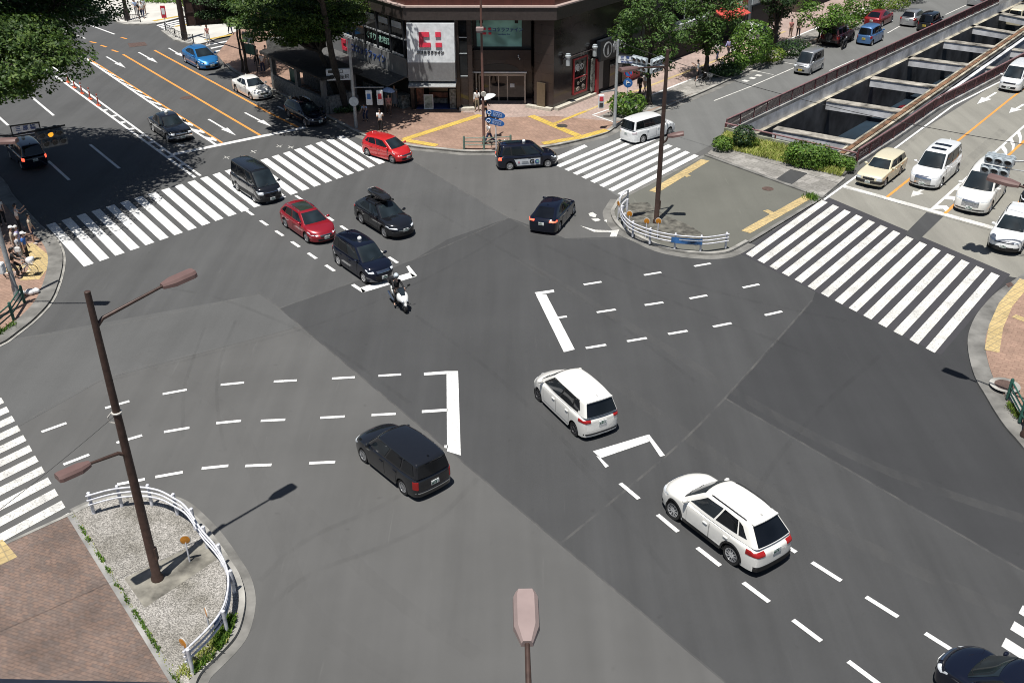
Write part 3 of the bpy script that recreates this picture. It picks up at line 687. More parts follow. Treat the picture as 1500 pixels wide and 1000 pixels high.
class Car:
    """a car shell: a rounded lower body warped to plan and profile, and a rounded glasshouse on top of it"""
    def __init__(s, **k):
        s.L=4.4; s.W=1.7; s.H=1.5; s.wb=2.65; s.fo=0.85; s.R=0.31; s.sill=0.2
        s.top=None          # (distance from the nose, height) along the top of the lower body
        s.cowl=(1.05,0.95); s.head=(1.85,); s.rtop=(3.9,); s.rbase=(4.25,0.95)   # from the nose
        s.wbelt=0.93; s.wroof=0.72; s.rb=0.11; s.rg=0.10; s.nose=0.10; s.cf=0.20; s.cr=0.10; s.tuck=0.05
        s.taper_f=0.06; s.taper_r=0.05; s.crown=0.05; s.tail=0.03; s.roofdrop=0.05
        for a, v in k.items(): setattr(s, a, v)
        s.X0 = s.L/2
        if s.top is None: s.top = [(0,0.7),(s.cowl[0],s.cowl[1]),(s.rbase[0],s.rbase[1]),(s.L,s.rbase[1])]
        s.xf = s.X0-s.fo; s.xr = s.xf-s.wb
    def ztop(s, x): return hinterp(s.top, s.X0-x)
    def belt(s, x):
        a = s.X0-x; c, r = s.cowl, s.rbase
        t = (a-c[0])/(r[0]-c[0]); return c[1]+(r[1]-c[1])*t
    # lower body: p in the box x[-X0,X0] y[-W/2,W/2] z[.., ztop]; off moves the whole skin outward
    def low(s, x, y, z, off=0.0):
        zt = s.ztop(x)
        X, Y = s.X0+off, s.W/2+off; Z = zt+off
        r = s.rb+off; kx = 2.2
        cx = max(-X+r*kx, min(X-r*kx, x)); cy = max(-Y+r, min(Y-r, y)); cz = min(Z-r, z)
        d = Vector(((x-cx)/kx, y-cy, z-cz)); l = d.length
        if l > 1e-6:
            q = d*(r/l)
            mx = max(abs(d.x), abs(d.y), abs(d.z))
            q *= min(1.0, mx/r)
            x, y, z = cx+q.x*kx, cy+q.y, cz+q.z
        v = abs(y)/(s.W/2)
        f = smoothstep(s.X0-1.0, s.X0, x); g = smoothstep(-s.X0+0.9, -s.X0, -(-x)) if False else smoothstep(s.X0-0.9, s.X0, -x)
        # crown of the bonnet and boot
        h = max(0.0, (z-(zt-0.35))/0.35)
        z -= s.crown*(v**3)*h*h
        # plan taper and tuck of the flanks
        zr = (z-0.62)/0.6
        yy = y*(1-s.taper_f*f*f-s.taper_r*g*g)*(1-s.tuck*zr*zr)
        xx = x-f*(s.cf*v**2.6+s.nose*max(0,(z-0.5))*1.6+0.12*max(0,0.42-z))+g*(s.cr*v**3+s.tail*max(0,z-0.5)+0.10*max(0,0.42-z))
        return Vector((xx, yy, z))
    def zlow(s, x, front=True):
        zb = s.sill
        for xw in (s.xf, s.xr):
            a = s.R*1.16; d = abs(x-xw)
            if d < a: zb = max(zb, s.R*1.02+sqrt(max(0,a*a-d*d)))
        return zb
    def stations(s):
        st = set()
        n = int(s.L/0.16)
        for i in range(n+1): st.add(round(-s.X0+s.L*i/n, 4))
        for xw in (s.xf, s.xr):
            a = s.R*1.16
            st = {x for x in st if abs(x-xw) > a+0.03}
            for k in range(15): st.add(round(xw-a*cos(pi*k/14), 4))
        for e in (0.02, 0.05, 0.10): st.add(round(s.X0-e, 4)); st.add(round(-s.X0+e, 4))
        return sorted(st)
    def shell(s, mb, mi=0):
        st = s.stations(); NZ = 8; NY = 12
        # flanks
        for sd in (-1, 1):
            vs, fs = [], []
            for x in st:
                z0 = s.zlow(x); z1 = s.ztop(x)
                for j in range(NZ+1):
                    t = j/NZ; t = 1-(1-t)**1.5
                    vs.append(s.low(x, sd*s.W/2, z0+(z1-z0)*t))
            m = NZ+1
            for i in range(len(st)-1):
                for j in range(NZ):
                    q = (i*m+j, (i+1)*m+j, (i+1)*m+j+1, i*m+j+1)
                    fs.append(q if sd < 0 else q[::-1])
            mb.add(vs, fs, mi)
        # top
        ys = [-1,-0.96,-0.9,-0.8,-0.62,-0.4,-0.15,0.15,0.4,0.62,0.8,0.9,0.96,1]
        vs, fs = [], []; m = len(ys)
        for x in st:
            for y in ys: vs.append(s.low(x, y*s.W/2, s.ztop(x)))
        for i in range(len(st)-1):
            for j in range(m-1): fs.append((i*m+j, (i+1)*m+j, (i+1)*m+j+1, i*m+j+1))
        mb.add(vs, fs, mi)
        # nose and tail
        for e in (1, -1):
            x = e*s.X0; z0 = s.sill+0.02; z1 = s.ztop(x); vs, fs = [], []
            zs = [z0+(z1-z0)*(1-(1-j/NZ)**1.5) for j in range(NZ+1)]
            for z in zs:
                for y in ys: vs.append(s.low(x, y*s.W/2, z))
            for i in range(NZ):
                for j in range(m-1):
                    q = (i*m+j, i*m+j+1, (i+1)*m+j+1, (i+1)*m+j)
                    fs.append(q if e > 0 else q[::-1])
            mb.add(vs, fs, mi)
    # glasshouse: a along (0 rear .. 1 front), b across (-1 .. 1), c up (0 .. 1)
    def house(s, a, b, c, off=0.0):
        Lg = s.rbase[0]-s.cowl[0]; Wg = s.W*0.83; zb = (s.cowl[1]+s.rbase[1])/2; Hg = s.H-zb
        r = s.rg+off
        X, Y, Z = a*(Lg+2*off)-off, b*(Wg/2+off), c*(Hg+off)
        cx = max(-off+r*1.6, min(Lg+off-r*1.6, X)); cy = max(-Wg/2-off+r, min(Wg/2+off-r, Y)); cz = min(Hg+off-r, Z)
        d = Vector(((X-cx)/1.6, Y-cy, Z-cz)); l = d.length
        if l > 1e-6:
            q = d*(r/l)*min(1.0, max(abs(d.x),abs(d.y),abs(d.z))/r)
            X, Y, Z = cx+q.x*1.6, cy+q.y, cz+q.z
        a2, b2, c2 = X/Lg, Y/(Wg/2), Z/Hg
        x0 = s.X0-s.rbase[0]+(s.rbase[0]-s.rtop[0])*c2
        x1 = s.X0-s.cowl[0]-(s.head[0]-s.cowl[0])*c2
        z0 = s.rbase[1]+(s.cowl[1]-s.rbase[1])*a2-0.03
        zz = z0+(s.H-z0)*c2
        hw = s.W/2*(s.wbelt+(s.wroof-s.wbelt)*c2)
        xx = x0+(x1-x0)*a2
        # roof bow, roof crown, bow of the screens in plan
        zz -= c2*(s.roofdrop*(2*a2-1.06)**2+0.035*b2*b2)
        xx -= 0.10*smoothstep(0.7,1,a2)*b2*b2; xx += 0.07*smoothstep(0.3,0,a2)*b2*b2
        hw *= 1-0.07*smoothstep(0.6,1,a2)-0.06*smoothstep(0.35,0,a2)
        return Vector((xx, b2*hw, zz))
    def cabin(s, mb, mi=0):
        As = [0,0.01,0.03,0.06]+[0.1+0.8*i/12 for i in range(13)]+[0.94,0.97,0.99,1]
        Bs = [-1,-0.97,-0.92,-0.82,-0.6,-0.3,0,0.3,0.6,0.82,0.92,0.97,1]
        Cs = [0,0.15,0.3,0.45,0.6,0.75,0.85,0.93,0.98,1]
        def grid(P, n, m, flip):
            fs = []
            for i in range(n-1):
                for j in range(m-1):
                    q = (i*m+j,(i+1)*m+j,(i+1)*m+j+1,i*m+j+1); fs.append(q[::-1] if flip else q)
            mb.add(P, fs, mi)
        for sd in (-1, 1): grid([s.house(a, sd, c) for a in As for c in Cs], len(As), len(Cs), sd > 0)
        grid([s.house(a, b, 1) for a in As for b in Bs], len(As), len(Bs), False)
        grid([s.house(1, b, c) for b in Bs for c in Cs], len(Bs), len(Cs), False)
        grid([s.house(0, b, c) for b in Bs for c in Cs], len(Bs), len(Cs), True)
    def patch(s, mb, fn, quad, off, nu=8, nv=6, mi=0, sink=0.03):
        """panel over the skin: fn(u, v, off) on the bilinear quad, with an edge that goes back into the skin"""
        def P(i, j, o):
            u, v = i/nu, j/nv
            (a, b, c, d) = quad
            p = [(a[k]*(1-u)+b[k]*u)*(1-v)+(d[k]*(1-u)+c[k]*u)*v for k in (0, 1)]
            return fn(p[0], p[1], o)
        vs = [P(i, j, off) for i in range(nu+1) for j in range(nv+1)]; m = nv+1
        fs = [(i*m+j,(i+1)*m+j,(i+1)*m+j+1,i*m+j+1) for i in range(nu) for j in range(nv)]
        ring = [(i,0) for i in range(nu)]+[(nu,j) for j in range(nv)]+[(i,nv) for i in range(nu,0,-1)]+[(0,j) for j in range(nv,0,-1)]
        b = len(vs)
        vs += [P(i, j, -sink) for i, j in ring]
        n = len(ring)
        for k in range(n):
            a1 = ring[k][0]*m+ring[k][1]; a2 = ring[(k+1)%n][0]*m+ring[(k+1)%n][1]
            fs.append((a1, b+k, b+(k+1)%n, a2))
        # make the panel face outward
        va, vb, vc = Vector(vs[fs[0][0]]), Vector(vs[fs[0][1]]), Vector(vs[fs[0][2]])
        c0 = Vector(P(nu//2, nv//2, off)); c1 = Vector(P(nu//2, nv//2, -0.05))
        mid = (nu//2)*nv+nv//2; q = fs[mid]
        nrm = (Vector(vs[q[1]])-Vector(vs[q[0]])).cross(Vector(vs[q[2]])-Vector(vs[q[0]]))
        if nrm.dot(c0-c1) < 0: fs = [f[::-1] for f in fs]
        mb.add(vs, fs, mi)
    def front(s, mb, y0, y1, z0, z1, off=0.012, z0b=None, z1b=None, **k):
        z0b = z0 if z0b is None else z0b; z1b = z1 if z1b is None else z1b
        s.patch(mb, lambda u, v, o: s.low(s.X0+o, u*(s.W/2+o), v, o), [(y0,z0),(y1,z0b),(y1,z1b),(y0,z1)], off, **k)
    def rear(s, mb, y0, y1, z0, z1, off=0.012, z0b=None, z1b=None, **k):
        z0b = z0 if z0b is None else z0b; z1b = z1 if z1b is None else z1b
        s.patch(mb, lambda u, v, o: s.low(-s.X0-o, u*(s.W/2+o), v, o), [(y0,z0),(y1,z0b),(y1,z1b),(y0,z1)], off, **k)
    def flank(s, mb, sd, x0, x1, z0, z1, off=0.012, z0b=None, z1b=None, x1b=None, **k):
        """x from the nose"""
        z0b = z0 if z0b is None else z0b; z1b = z1 if z1b is None else z1b
        s.patch(mb, lambda u, v, o: s.low(s.X0-u+ (o if u <= 0 else 0)-(o if u >= s.L else 0), sd*(s.W/2+o), v, o), [(x0,z0),(x1 if x1b is None else x1b,z0b),(x1,z1b),(x0,z1)], off, **k)
    def lid(s, mb, x0, x1, y0, y1, off=0.008, **k):
        s.patch(mb, lambda u, v, o: s.low(s.X0-u, v*(s.W/2), s.ztop(s.X0-u)+o, o), [(x0,y0),(x1,y0),(x1,y1),(x0,y1)], off, **k)
    def side_glass(s, mb, sd, q, off=0.010, **k):
        """q: four (a, c) corners"""
        s.patch(mb, lambda u, v, o: s.house(u, sd, v, o), q, off, **k)
    def screen(s, mb, a, b=0.90, c0=0.06, c1=0.95, off=0.020, b1=None, **k):
        b1 = b1 or b; c1 = min(c1, 0.935)
        s.patch(mb, lambda u, v, o: s.house(a, u, v, o), [(-b,c0),(b,c0),(b1,c1),(-b1,c1)], off, nu=16, nv=9, **k)
    def roof(s, mb, a0, a1, b0, b1, off=0.010, **k):
        s.patch(mb, lambda u, v, o: s.house(u, v, 1, o), [(a0,b0),(a1,b0),(a1,b1),(a0,b1)], off, nu=10, **k)

def wheel_meshes(R, w, rim_mat, tyre_mat, spokes=5, key=None, rr=0.66):
    t = MB(); r0 = R*rr
    t.lathe([(r0,-w*0.42),(R*0.93,-w*0.5),(R*0.985,-w*0.38),(R,-w*0.25),(R,w*0.25),(R*0.985,w*0.38),(R*0.93,w*0.5),(r0,w*0.42),(r0,0.0),(r0*0.98,0.0)], 28, 0, Matrix.Rotation(pi/2, 4, 'X'))
    tm = t.mesh('tyre', tyre_mat, smooth=50)
    m = MB(); RX = Matrix.Rotation(pi/2, 4, 'X')
    # outward is +z of the lathe turned to -y: build for the right side, mirrored by a half turn for the left
    m.lathe([(r0*1.0,w*0.1),(r0*1.02,w*0.47),(r0*0.93,w*0.47),(r0*0.90,w*0.30),(r0*0.88,w*0.10)], 28, 0, RX)
    m.lathe([(r0*0.2,w*0.1),(r0*0.2,w*0.40),(r0*0.14,w*0.43),(0.005,w*0.43)], 12, 0, RX)
    for k in range(spokes):
        a = 2*pi*k/spokes; wd = 0.34*r0 if spokes <= 6 else 0.17*r0
        M = RX @ Matrix.Rotation(a, 4, 'Z')
        x0, x1 = r0*0.12, r0*0.94
        vs = [(x0,-wd*0.6,w*0.2),(x1,-wd*0.42,w*0.2),(x1,wd*0.42,w*0.2),(x0,wd*0.6,w*0.2),(x0,-wd*0.5,w*0.41),(x1,-wd*0.34,w*0.43),(x1,wd*0.34,w*0.43),(x0,wd*0.5,w*0.41)]
        m.add(vs, [(0,3,2,1),(4,5,6,7),(0,1,5,4),(1,2,6,5),(2,3,7,6),(3,0,4,7)], 0, M)
    rm = m.mesh('rim', rim_mat, smooth=30)
    b = MB(); b.lathe([(r0*0.9,-w*0.2),(r0*0.9,w*0.04),(0.01,w*0.04)], 20, 0, RX)
    return tm, rm, b.mesh('brake', MATS['tyre_rubber'], smooth=30)

def base_mats():
    plain('tyre_rubber', (0.012,0.012,0.013), 0.85, var=0.3)
    plain('black_trim', (0.012,0.012,0.013), 0.55, var=0.2)
    plain('alloy', (0.55,0.56,0.58), 0.3, 0.85)
    plain('steel_cover', (0.5,0.5,0.5), 0.45, 0.3)
    plain('dark_alloy', (0.14,0.14,0.15), 0.35, 0.8)
    plain('chrome', (0.75,0.76,0.78), 0.15, 1.0, var=0.05)
    plain('plate_white', (0.75,0.77,0.76), 0.5)
    plain('plate_yellow', (0.72,0.52,0.06), 0.5)
    plain('plate_green', (0.05,0.22,0.12), 0.5)
    plain('plate_ink', (0.03,0.10,0.06), 0.6)
    glassy('car_glass', (0.016,0.022,0.028)); glassy('privacy_glass', (0.005,0.006,0.008)); glassy('screen_glass', (0.018,0.026,0.031), 0.04)
    glassy('head_lens', (0.5,0.53,0.56), 0.08, 0.8); glassy('tail_lens', (0.28,0.012,0.012), 0.12, 0.6); glassy('amber_lens', (0.75,0.28,0.03), 0.15)
    glassy('clear_tail_lens', (0.45,0.40,0.42), 0.1)
    emit('brake_light', (1.0,0.10,0.05), 1.6); emit('lit_headlight', (1.0,0.97,0.85), 3.0)
    emit('lit_amber', (1.0,0.35,0.02), 2.5)
base_mats()

def build_car(spec, body, label, cat, name, group=None, o=None):
    """spec: a Car with extras in a dict; returns the thing's Empty"""
    c, e = spec
    e = dict(e, **(o or {}))
    g = MATS
    root = empty(name, (0,0,0), 0, label, cat, group)
    mb = MB(); c.shell(mb); c.cabin(mb)
    mb.build('body', body, root, smooth=40, merge=True)
    # underbody between the wheels, with the wheel wells left open outside it
    u = MB(); hw = c.W/2-0.25
    u.box((0,0,(c.sill+0.02+0.62)/2), (c.L-0.5, 2*hw, 0.62-c.sill-0.02), 0)
    u.box((0,0,0.52), (c.wb-2*c.R*1.2, c.W-0.16, 0.5), 0)
    u.build('underbody', g['black_trim'], root, smooth=0)
    # glass
    win = g[e.get('glass', 'car_glass')]; priv = g[e.get('priv', 'privacy_glass')]
    t = MB(); c.screen(t, 1, e.get('wsb', 0.90), e.get('wsc0', 0.05), 0.95, b1=e.get('wsb1', 0.88))
    ws = t.build('windscreen', g[e.get('ws','screen_glass')], root)
    for y in (-0.28, 0.36):
        wp = MB(); wp.tube([c.house(1, y, 0.06, 0.02), c.house(1, y+0.34, 0.17, 0.02)], 0.012, 5); wp.build('wiper', g['black_trim'], ws)
    t = MB(); c.screen(t, 0, e.get('rwb', 0.80), e.get('rwc0', 0.15), e.get('rwc1', 0.88))
    t.build('rear_window', priv, root)
    for sd in (-1, 1):
        if e.get('band'):
            t = MB(); a0, a1, c0, c1 = e['band']; c.side_glass(t, sd, [(a0,c0),(a1,c0),(a1,c1),(a0,c1)], 0.005, nu=16)
            t.build('window_trim', g['black_trim'], root)
        for k, q in enumerate(e['sides']):
            t = MB(); c.side_glass(t, sd, q, 0.014); t.build('side_window', win if k == len(e['sides'])-1 else priv, root)
    # doors: shallow panels with a dark gap round them
    for sd in (-1, 1):
        for (x0, x1, z0, z1) in e['doors']:
            lim = c.fo+c.wb-c.R*1.36; xb = min(x1, lim)
            gp = MB(); c.flank(gp, sd, x0-0.012, x1+0.012, z0-0.012, z1, 0.0015, x1b=xb+0.012, nu=10); gp.build('door_gap', g['black_trim'], root)
            dm = MB(); c.flank(dm, sd, x0, x1, z0, z1-0.01, 0.006, x1b=xb, nu=12, nv=8); d = dm.build('door', body, root)
            h = MB(); p = c.low(c.X0-(x1-0.16), sd*(c.W/2), z1-0.14)
            h.box((p.x, p.y+sd*0.02, p.z), (0.2, 0.045, 0.045)); h.build('handle', e.get('handle') or body, d, bevel=0.01)
    # lamps
    for sd in (-1, 1):
        y0, y1, z0, z1, z0b, z1b = e['hl']
        t = MB(); c.front(t, sd*y0, sd*1.0, z0, z1, 0.012, z0b, z1b, nu=10)
        if e.get('hls'): c.flank(t, sd, 0.0, e['hls'], z0b, z1b, 0.012, z0b=z1b-0.05, z1b=z1b, nu=6)
        t.build('headlight', g[e.get('hlm','head_lens')], root)
        y0, y1, z0, z1 = e['tl']
        t = MB(); c.rear(t, sd*y0, sd*1.0, z0, z1, 0.014, nu=8)
        if e.get('tls'): c.flank(t, sd, c.L-e['tls'], c.L, z0, z1, 0.014, z0b=z0, z1b=z1, nu=6)
        t.build('tail_light', g[e.get('tlm','tail_lens')], root)
    if e.get('grille'):
        y, z0, z1 = e['grille']; t = MB(); c.front(t, -y, y, z0, z1, 0.008, nu=12); gr = t.build('grille', g[e.get('grm','black_trim')], root)
        nb = e.get('bars', 1)
        for k in range(nb):
            t = MB(); zz = z0+(z1-z0)*(k+1)/(nb+1) if nb > 1 else z1-0.02
            c.front(t, -y*0.98, y*0.98, zz-0.012, zz+0.012, 0.018, nu=12, nv=2); t.build('grille_bar', g['chrome'], gr)
    if e.get('intake'):
        y, z0, z1 = e['intake']; t = MB(); c.front(t, -y, y, z0, z1, 0.008, nu=12); t.build('intake', g['black_trim'], root)
    if e.get('trim'):     # dark cladding low on nose, tail, sills and wheel arches
        h = e['trim']; t = MB(); c.front(t, -1, 1, c.sill+0.01, h, 0.012, nu=14); t.build('bumper_cladding', g['black_trim'], root)
        t = MB(); c.rear(t, -1, 1, c.sill+0.01, h+0.06, 0.012, nu=14); t.build('bumper_cladding', g['black_trim'], root)
        for sd in (-1, 1):
            t = MB(); c.flank(t, sd, c.fo+c.R*1.3, c.fo+c.wb-c.R*1.3, c.sill+0.01, c.sill+0.15, 0.012, nu=14); t.build('sill_cladding', g['black_trim'], root)
        for sd in (-1, 1):
            for xw in (c.xf, c.xr):
                t = MB(); pts = []
                vs, fs = [], []
                for k in range(15):
                    an = pi*k/14
                    for rr, o in ((1.13,-0.05),(1.13,0.016),(1.32,0.016),(1.32,-0.03)):
                        x = xw+cos(an)*c.R*rr; z = c.R*1.02+sin(an)*c.R*rr
                        z = max(z, c.sill+0.02); vs.append(c.low(x, sd*(c.W/2+o), z, o))
                for k in range(14):
                    for j in range(3):
                        q = (k*4+j,(k+1)*4+j,(k+1)*4+j+1,k*4+j+1); fs.append(q if sd < 0 else q[::-1])
                t.add(vs, fs); t.build('arch_trim', g['black_trim'], root)
    if e.get('rearbar'):
        z0, z1 = e['rearbar']; t = MB(); c.rear(t, -0.97, 0.97, z0, z1, 0.014, nu=12, nv=3); t.build('bumper_strip', g[e.get('rbm','chrome')], root)
    if e.get('frontbar'):
        z0, z1 = e['frontbar']; t = MB(); c.front(t, -1, 1, z0, z1, 0.05, nu=14, nv=3)
        for sd in (-1, 1): c.flank(t, sd, 0, 0.45, z0, z1, 0.05, nu=4, nv=2)
        t.build('bumper', g[e.get('fbm','black_trim')], root)
    pm = e.get('plate', 'plate_white')
    for (fr, z) in ((1, e.get('pf', 0.45)), (-1, e.get('pr', 0.75))):
        p = c.low(fr*c.X0, 0, z); ext = e.get('pext', 0.05) if fr > 0 else 0.02
        b = MB(); b.box((p.x+fr*ext, 0, z), (0.02, 0.33, 0.165)); pl = b.build('number_plate', g[pm], root, smooth=0)
        k = MB()
        for (yy, zz, ww, hh) in ((0,0.055,0.12,0.025),(-0.11,-0.02,0.03,0.06),(-0.035,-0.02,0.045,0.075),(0.03,-0.02,0.045,0.075),(0.09,-0.02,0.04,0.075),(0.135,-0.02,0.035,0.075)):
            k.box((p.x+fr*(ext+0.0115), yy, z+zz), (0.003, ww, hh))
        k.build('plate_marking', g['plate_ink'], pl, smooth=0)
    # mirrors
    for sd in (-1, 1):
        zb = c.cowl[1]; am = e.get('mir', 0.93)
        p = c.house(am, sd, 0.10)
        m = MB(); y = p.y+sd*0.17
        m.ball((p.x+0.02, y, p.z+0.05), (0.075, 0.115, 0.085), n=10, m=7); m.tube([(p.x, p.y-sd*0.02, p.z+0.0), (p.x+0.01, y, p.z+0.02)], 0.025, 6)
        m.build('mirror', e.get('mirm') or body, root, smooth=60)
    # wheels
    key = (round(c.R,3), e.get('rim','alloy'), e.get('spokes',5))
    if key not in KIDS: KIDS[key] = wheel_meshes(c.R, 0.21, g[e.get('rim','alloy')], g['tyre_rubber'], e.get('spokes',5))
    tm, rm, bk = KIDS[key]
    for xw in (c.xf, c.xr):
        for sd in (-1, 1):
            steer = e.get('steer', 0) if xw == c.xf else 0
            w = link('wheel', tm, root, (xw, sd*(c.W/2-0.125), c.R), (0, 0, (0 if sd < 0 else pi)+steer))
            link('rim', rm, w); link('brake', bk, w)
    if e.get('rails'):
        for sd in (-1, 1):
            t = MB(); t.tube([c.house(a, sd*0.9, 1, 0.02 if 0.12 < a < 0.85 else -0.01)+Vector((0,0,0.02 if 0.12 < a < 0.85 else 0)) for a in (0.10,0.14,0.3,0.5,0.7,0.83,0.87)], 0.018, 6)
            t.build('roof_rail', g[e['rails']], root)
    if e.get('antenna', True):
        t = MB(); p = c.house(0.1, 0, 1); t.tube([p, p+Vector((-0.10,0,0.09))], [0.03,0.008], 6); t.build('antenna', body, root)
    if e.get('spoiler'):
        t = MB(); pts = [c.house(0.03, b, 0.985, 0.03) for b in (-0.85,-0.45,0,0.45,0.85)]
        for p1, p2 in zip(pts, pts[1:]): t.bar(p1-Vector((0.06,0,0)), p2-Vector((0.06,0,0)), 0.22, 0.035)
        t.build('spoiler', body, root, merge=True)
    if e.get('roof_ribs'):
        t = MB()
        for b in [-0.7+1.4*k/7 for k in range(8)]: t.tube([c.house(a, b, 1, -0.004) for a in (0.06,0.2,0.4,0.6,0.8,0.9)], 0.014, 5)
        t.build('roof_rib', body, root)
    if e.get('lamp'):
        p = c.house(e['lamp'], 0, 1); t = MB(); t.lathe([(0.10,-0.02),(0.12,0.03),(0.115,0.10),(0.07,0.16),(0.01,0.17)], 14, 0, Matrix.Translation(p)); t.build('roof_lamp', g['plate_white'], root, smooth=60)
    return root, c
def place_car(rc, rear_px, front_px, side, heading=None, sc=None):
    """stand a car so that its visible wheels (side -1: right-hand wheels, +1: left-hand) touch the road at these pixels"""
    root, c = rc
    r, f = G(*rear_px), G(*front_px); v = f-r
    k = v.length/c.wb if sc is None else sc
    k = max(0.9, min(1.12, k))
    th = atan2(v.y, v.x) if heading is None else pi/2-radians(heading)
    d = Vector((cos(th), sin(th), 0)); n = Vector((-d.y, d.x, 0))
    mid = (r+f)/2-n*(side*(c.W/2-0.06)*k)
    off = (c.xf+c.xr)/2
    root.location = mid-d*off*k; root.rotation_euler = (0,0,th); root.scale = (k,k,k)
    return root
# ---- body shapes (distances in metres from the nose)
def SPEC_suv(): return (Car(L=4.69,W=1.84,H=1.77,wb=2.705,fo=0.95,R=0.37,sill=0.27,cowl=(1.16,1.09),head=(1.98,),rtop=(4.06,),rbase=(4.58,1.14),
    top=[(0,0.88),(0.25,0.98),(1.16,1.10),(2.2,1.12),(4.4,1.14),(4.69,1.04)],wroof=0.69,rb=0.15,rg=0.12,cf=0.32,nose=0.14,taper_f=0.09,tuck=0.06),
    dict(sides=[[(0.10,0.25),(0.22,0.22),(0.22,0.84),(0.15,0.72)],[(0.24,0.22),(0.53,0.18),(0.50,0.88),(0.24,0.85)],[(0.555,0.18),(0.92,0.16),(0.87,0.84),(0.53,0.88)]],
    doors=[(1.62,2.62,0.42,1.03),(2.66,3.52,0.42,1.06)],hl=(0.60,1,0.72,0.82,0.80,0.93),hls=0.45,tl=(0.56,1,0.86,1.06),tls=0.42,
    grille=(0.40,0.66,0.82),intake=(0.62,0.36,0.52),trim=0.42,pf=0.56,pr=0.88,rim='alloy',spokes=10,rails='black_trim',spoiler=True,rwb=0.84,rwc0=0.06,rwc1=0.86))
def SPEC_minimpv(): return (Car(L=4.26,W=1.695,H=1.675,wb=2.75,fo=0.82,R=0.30,sill=0.19,cowl=(0.78,1.02),head=(1.62,),rtop=(3.98,),rbase=(4.24,1.08),
    top=[(0,0.72),(0.2,0.84),(0.78,1.01),(1.7,1.05),(4.0,1.08),(4.26,1.02)],wroof=0.76,rb=0.14,rg=0.12,cf=0.34,nose=0.16,taper_f=0.1,tuck=0.05,tail=0.02),
    dict(band=(0.14,0.93,0.1,0.90),sides=[[(0.10,0.30),(0.24,0.18),(0.25,0.85),(0.13,0.78)],[(0.27,0.16),(0.52,0.13),(0.51,0.87),(0.27,0.86)],[(0.55,0.13),(0.90,0.12),(0.84,0.82),(0.54,0.87)]],
    doors=[(1.35,2.25,0.32,0.98),(2.30,3.22,0.32,1.0)],hl=(0.62,1,0.68,0.78,0.78,0.92),hls=0.5,tl=(0.62,1,0.84,0.98),tls=0.34,
    grille=(0.5,0.52,0.6),intake=(0.7,0.26,0.46),pf=0.5,pr=0.76,rim='dark_alloy',spokes=7,spoiler=True,rwb=0.86,rwc0=0.05,rwc1=0.84,rearbar=(0.30,0.36),rbm='black_trim'))
def SPEC_cargo_wagon(): return (Car(L=4.2,W=1.72,H=1.60,wb=2.55,fo=0.80,R=0.31,sill=0.2,cowl=(0.95,1.0),head=(1.58,),rtop=(4.06,),rbase=(4.18,1.02),
    top=[(0,0.78),(0.2,0.90),(0.95,1.0),(2,1.02),(4.0,1.02),(4.2,1.0)],wroof=0.80,rb=0.12,rg=0.09,cf=0.22,taper_f=0.06,tail=0.03),
    dict(sides=[[(0.05,0.16),(0.28,0.14),(0.28,0.88),(0.07,0.86)],[(0.31,0.14),(0.58,0.12),(0.57,0.89),(0.31,0.88)],[(0.61,0.12),(0.94,0.10),(0.90,0.86),(0.60,0.89)]],
    doors=[(1.30,2.25,0.34,0.97),(2.29,3.10,0.34,0.99)],hl=(0.6,1,0.64,0.78,0.66,0.80),hls=0.3,tl=(0.82,1,0.56,0.90),tls=0.12,
    grille=(0.5,0.58,0.7),intake=(0.6,0.28,0.4),pf=0.42,pr=0.66,rim='alloy',spokes=10,rwb=0.86,rwc0=0.08,rwc1=0.88,rearbar=(0.38,0.42)))
def SPEC_taxi_van(): return (Car(L=4.4,W=1.695,H=1.75,wb=2.75,fo=0.80,R=0.31,sill=0.2,cowl=(0.92,1.05),head=(1.72,),rtop=(4.1,),rbase=(4.34,1.06),
    top=[(0,0.82),(0.18,0.93),(0.92,1.06),(2,1.06),(4.1,1.06),(4.4,1.0)],wroof=0.76,rb=0.14,rg=0.14,cf=0.26,nose=0.10,taper_f=0.08,tail=0.03),
    dict(band=(0.05,0.94,0.10,0.9),sides=[[(0.06,0.16),(0.26,0.14),(0.26,0.86),(0.10,0.80)],[(0.29,0.14),(0.57,0.12),(0.56,0.88),(0.29,0.87)],[(0.60,0.12),(0.92,0.10),(0.86,0.84),(0.59,0.88)]],
    doors=[(1.40,2.30,0.32,1.0),(2.34,3.26,0.32,1.02)],hl=(0.66,1,0.70,0.86,0.72,0.90),hls=0.32,tl=(0.82,1,0.74,1.02),tls=0.16,
    grille=(0.48,0.66,0.84),bars=4,intake=(0.62,0.36,0.54),pf=0.45,pr=0.74,rim='steel_cover',spokes=10,rwb=0.84,rwc0=0.08,rwc1=0.84,lamp=0.72))
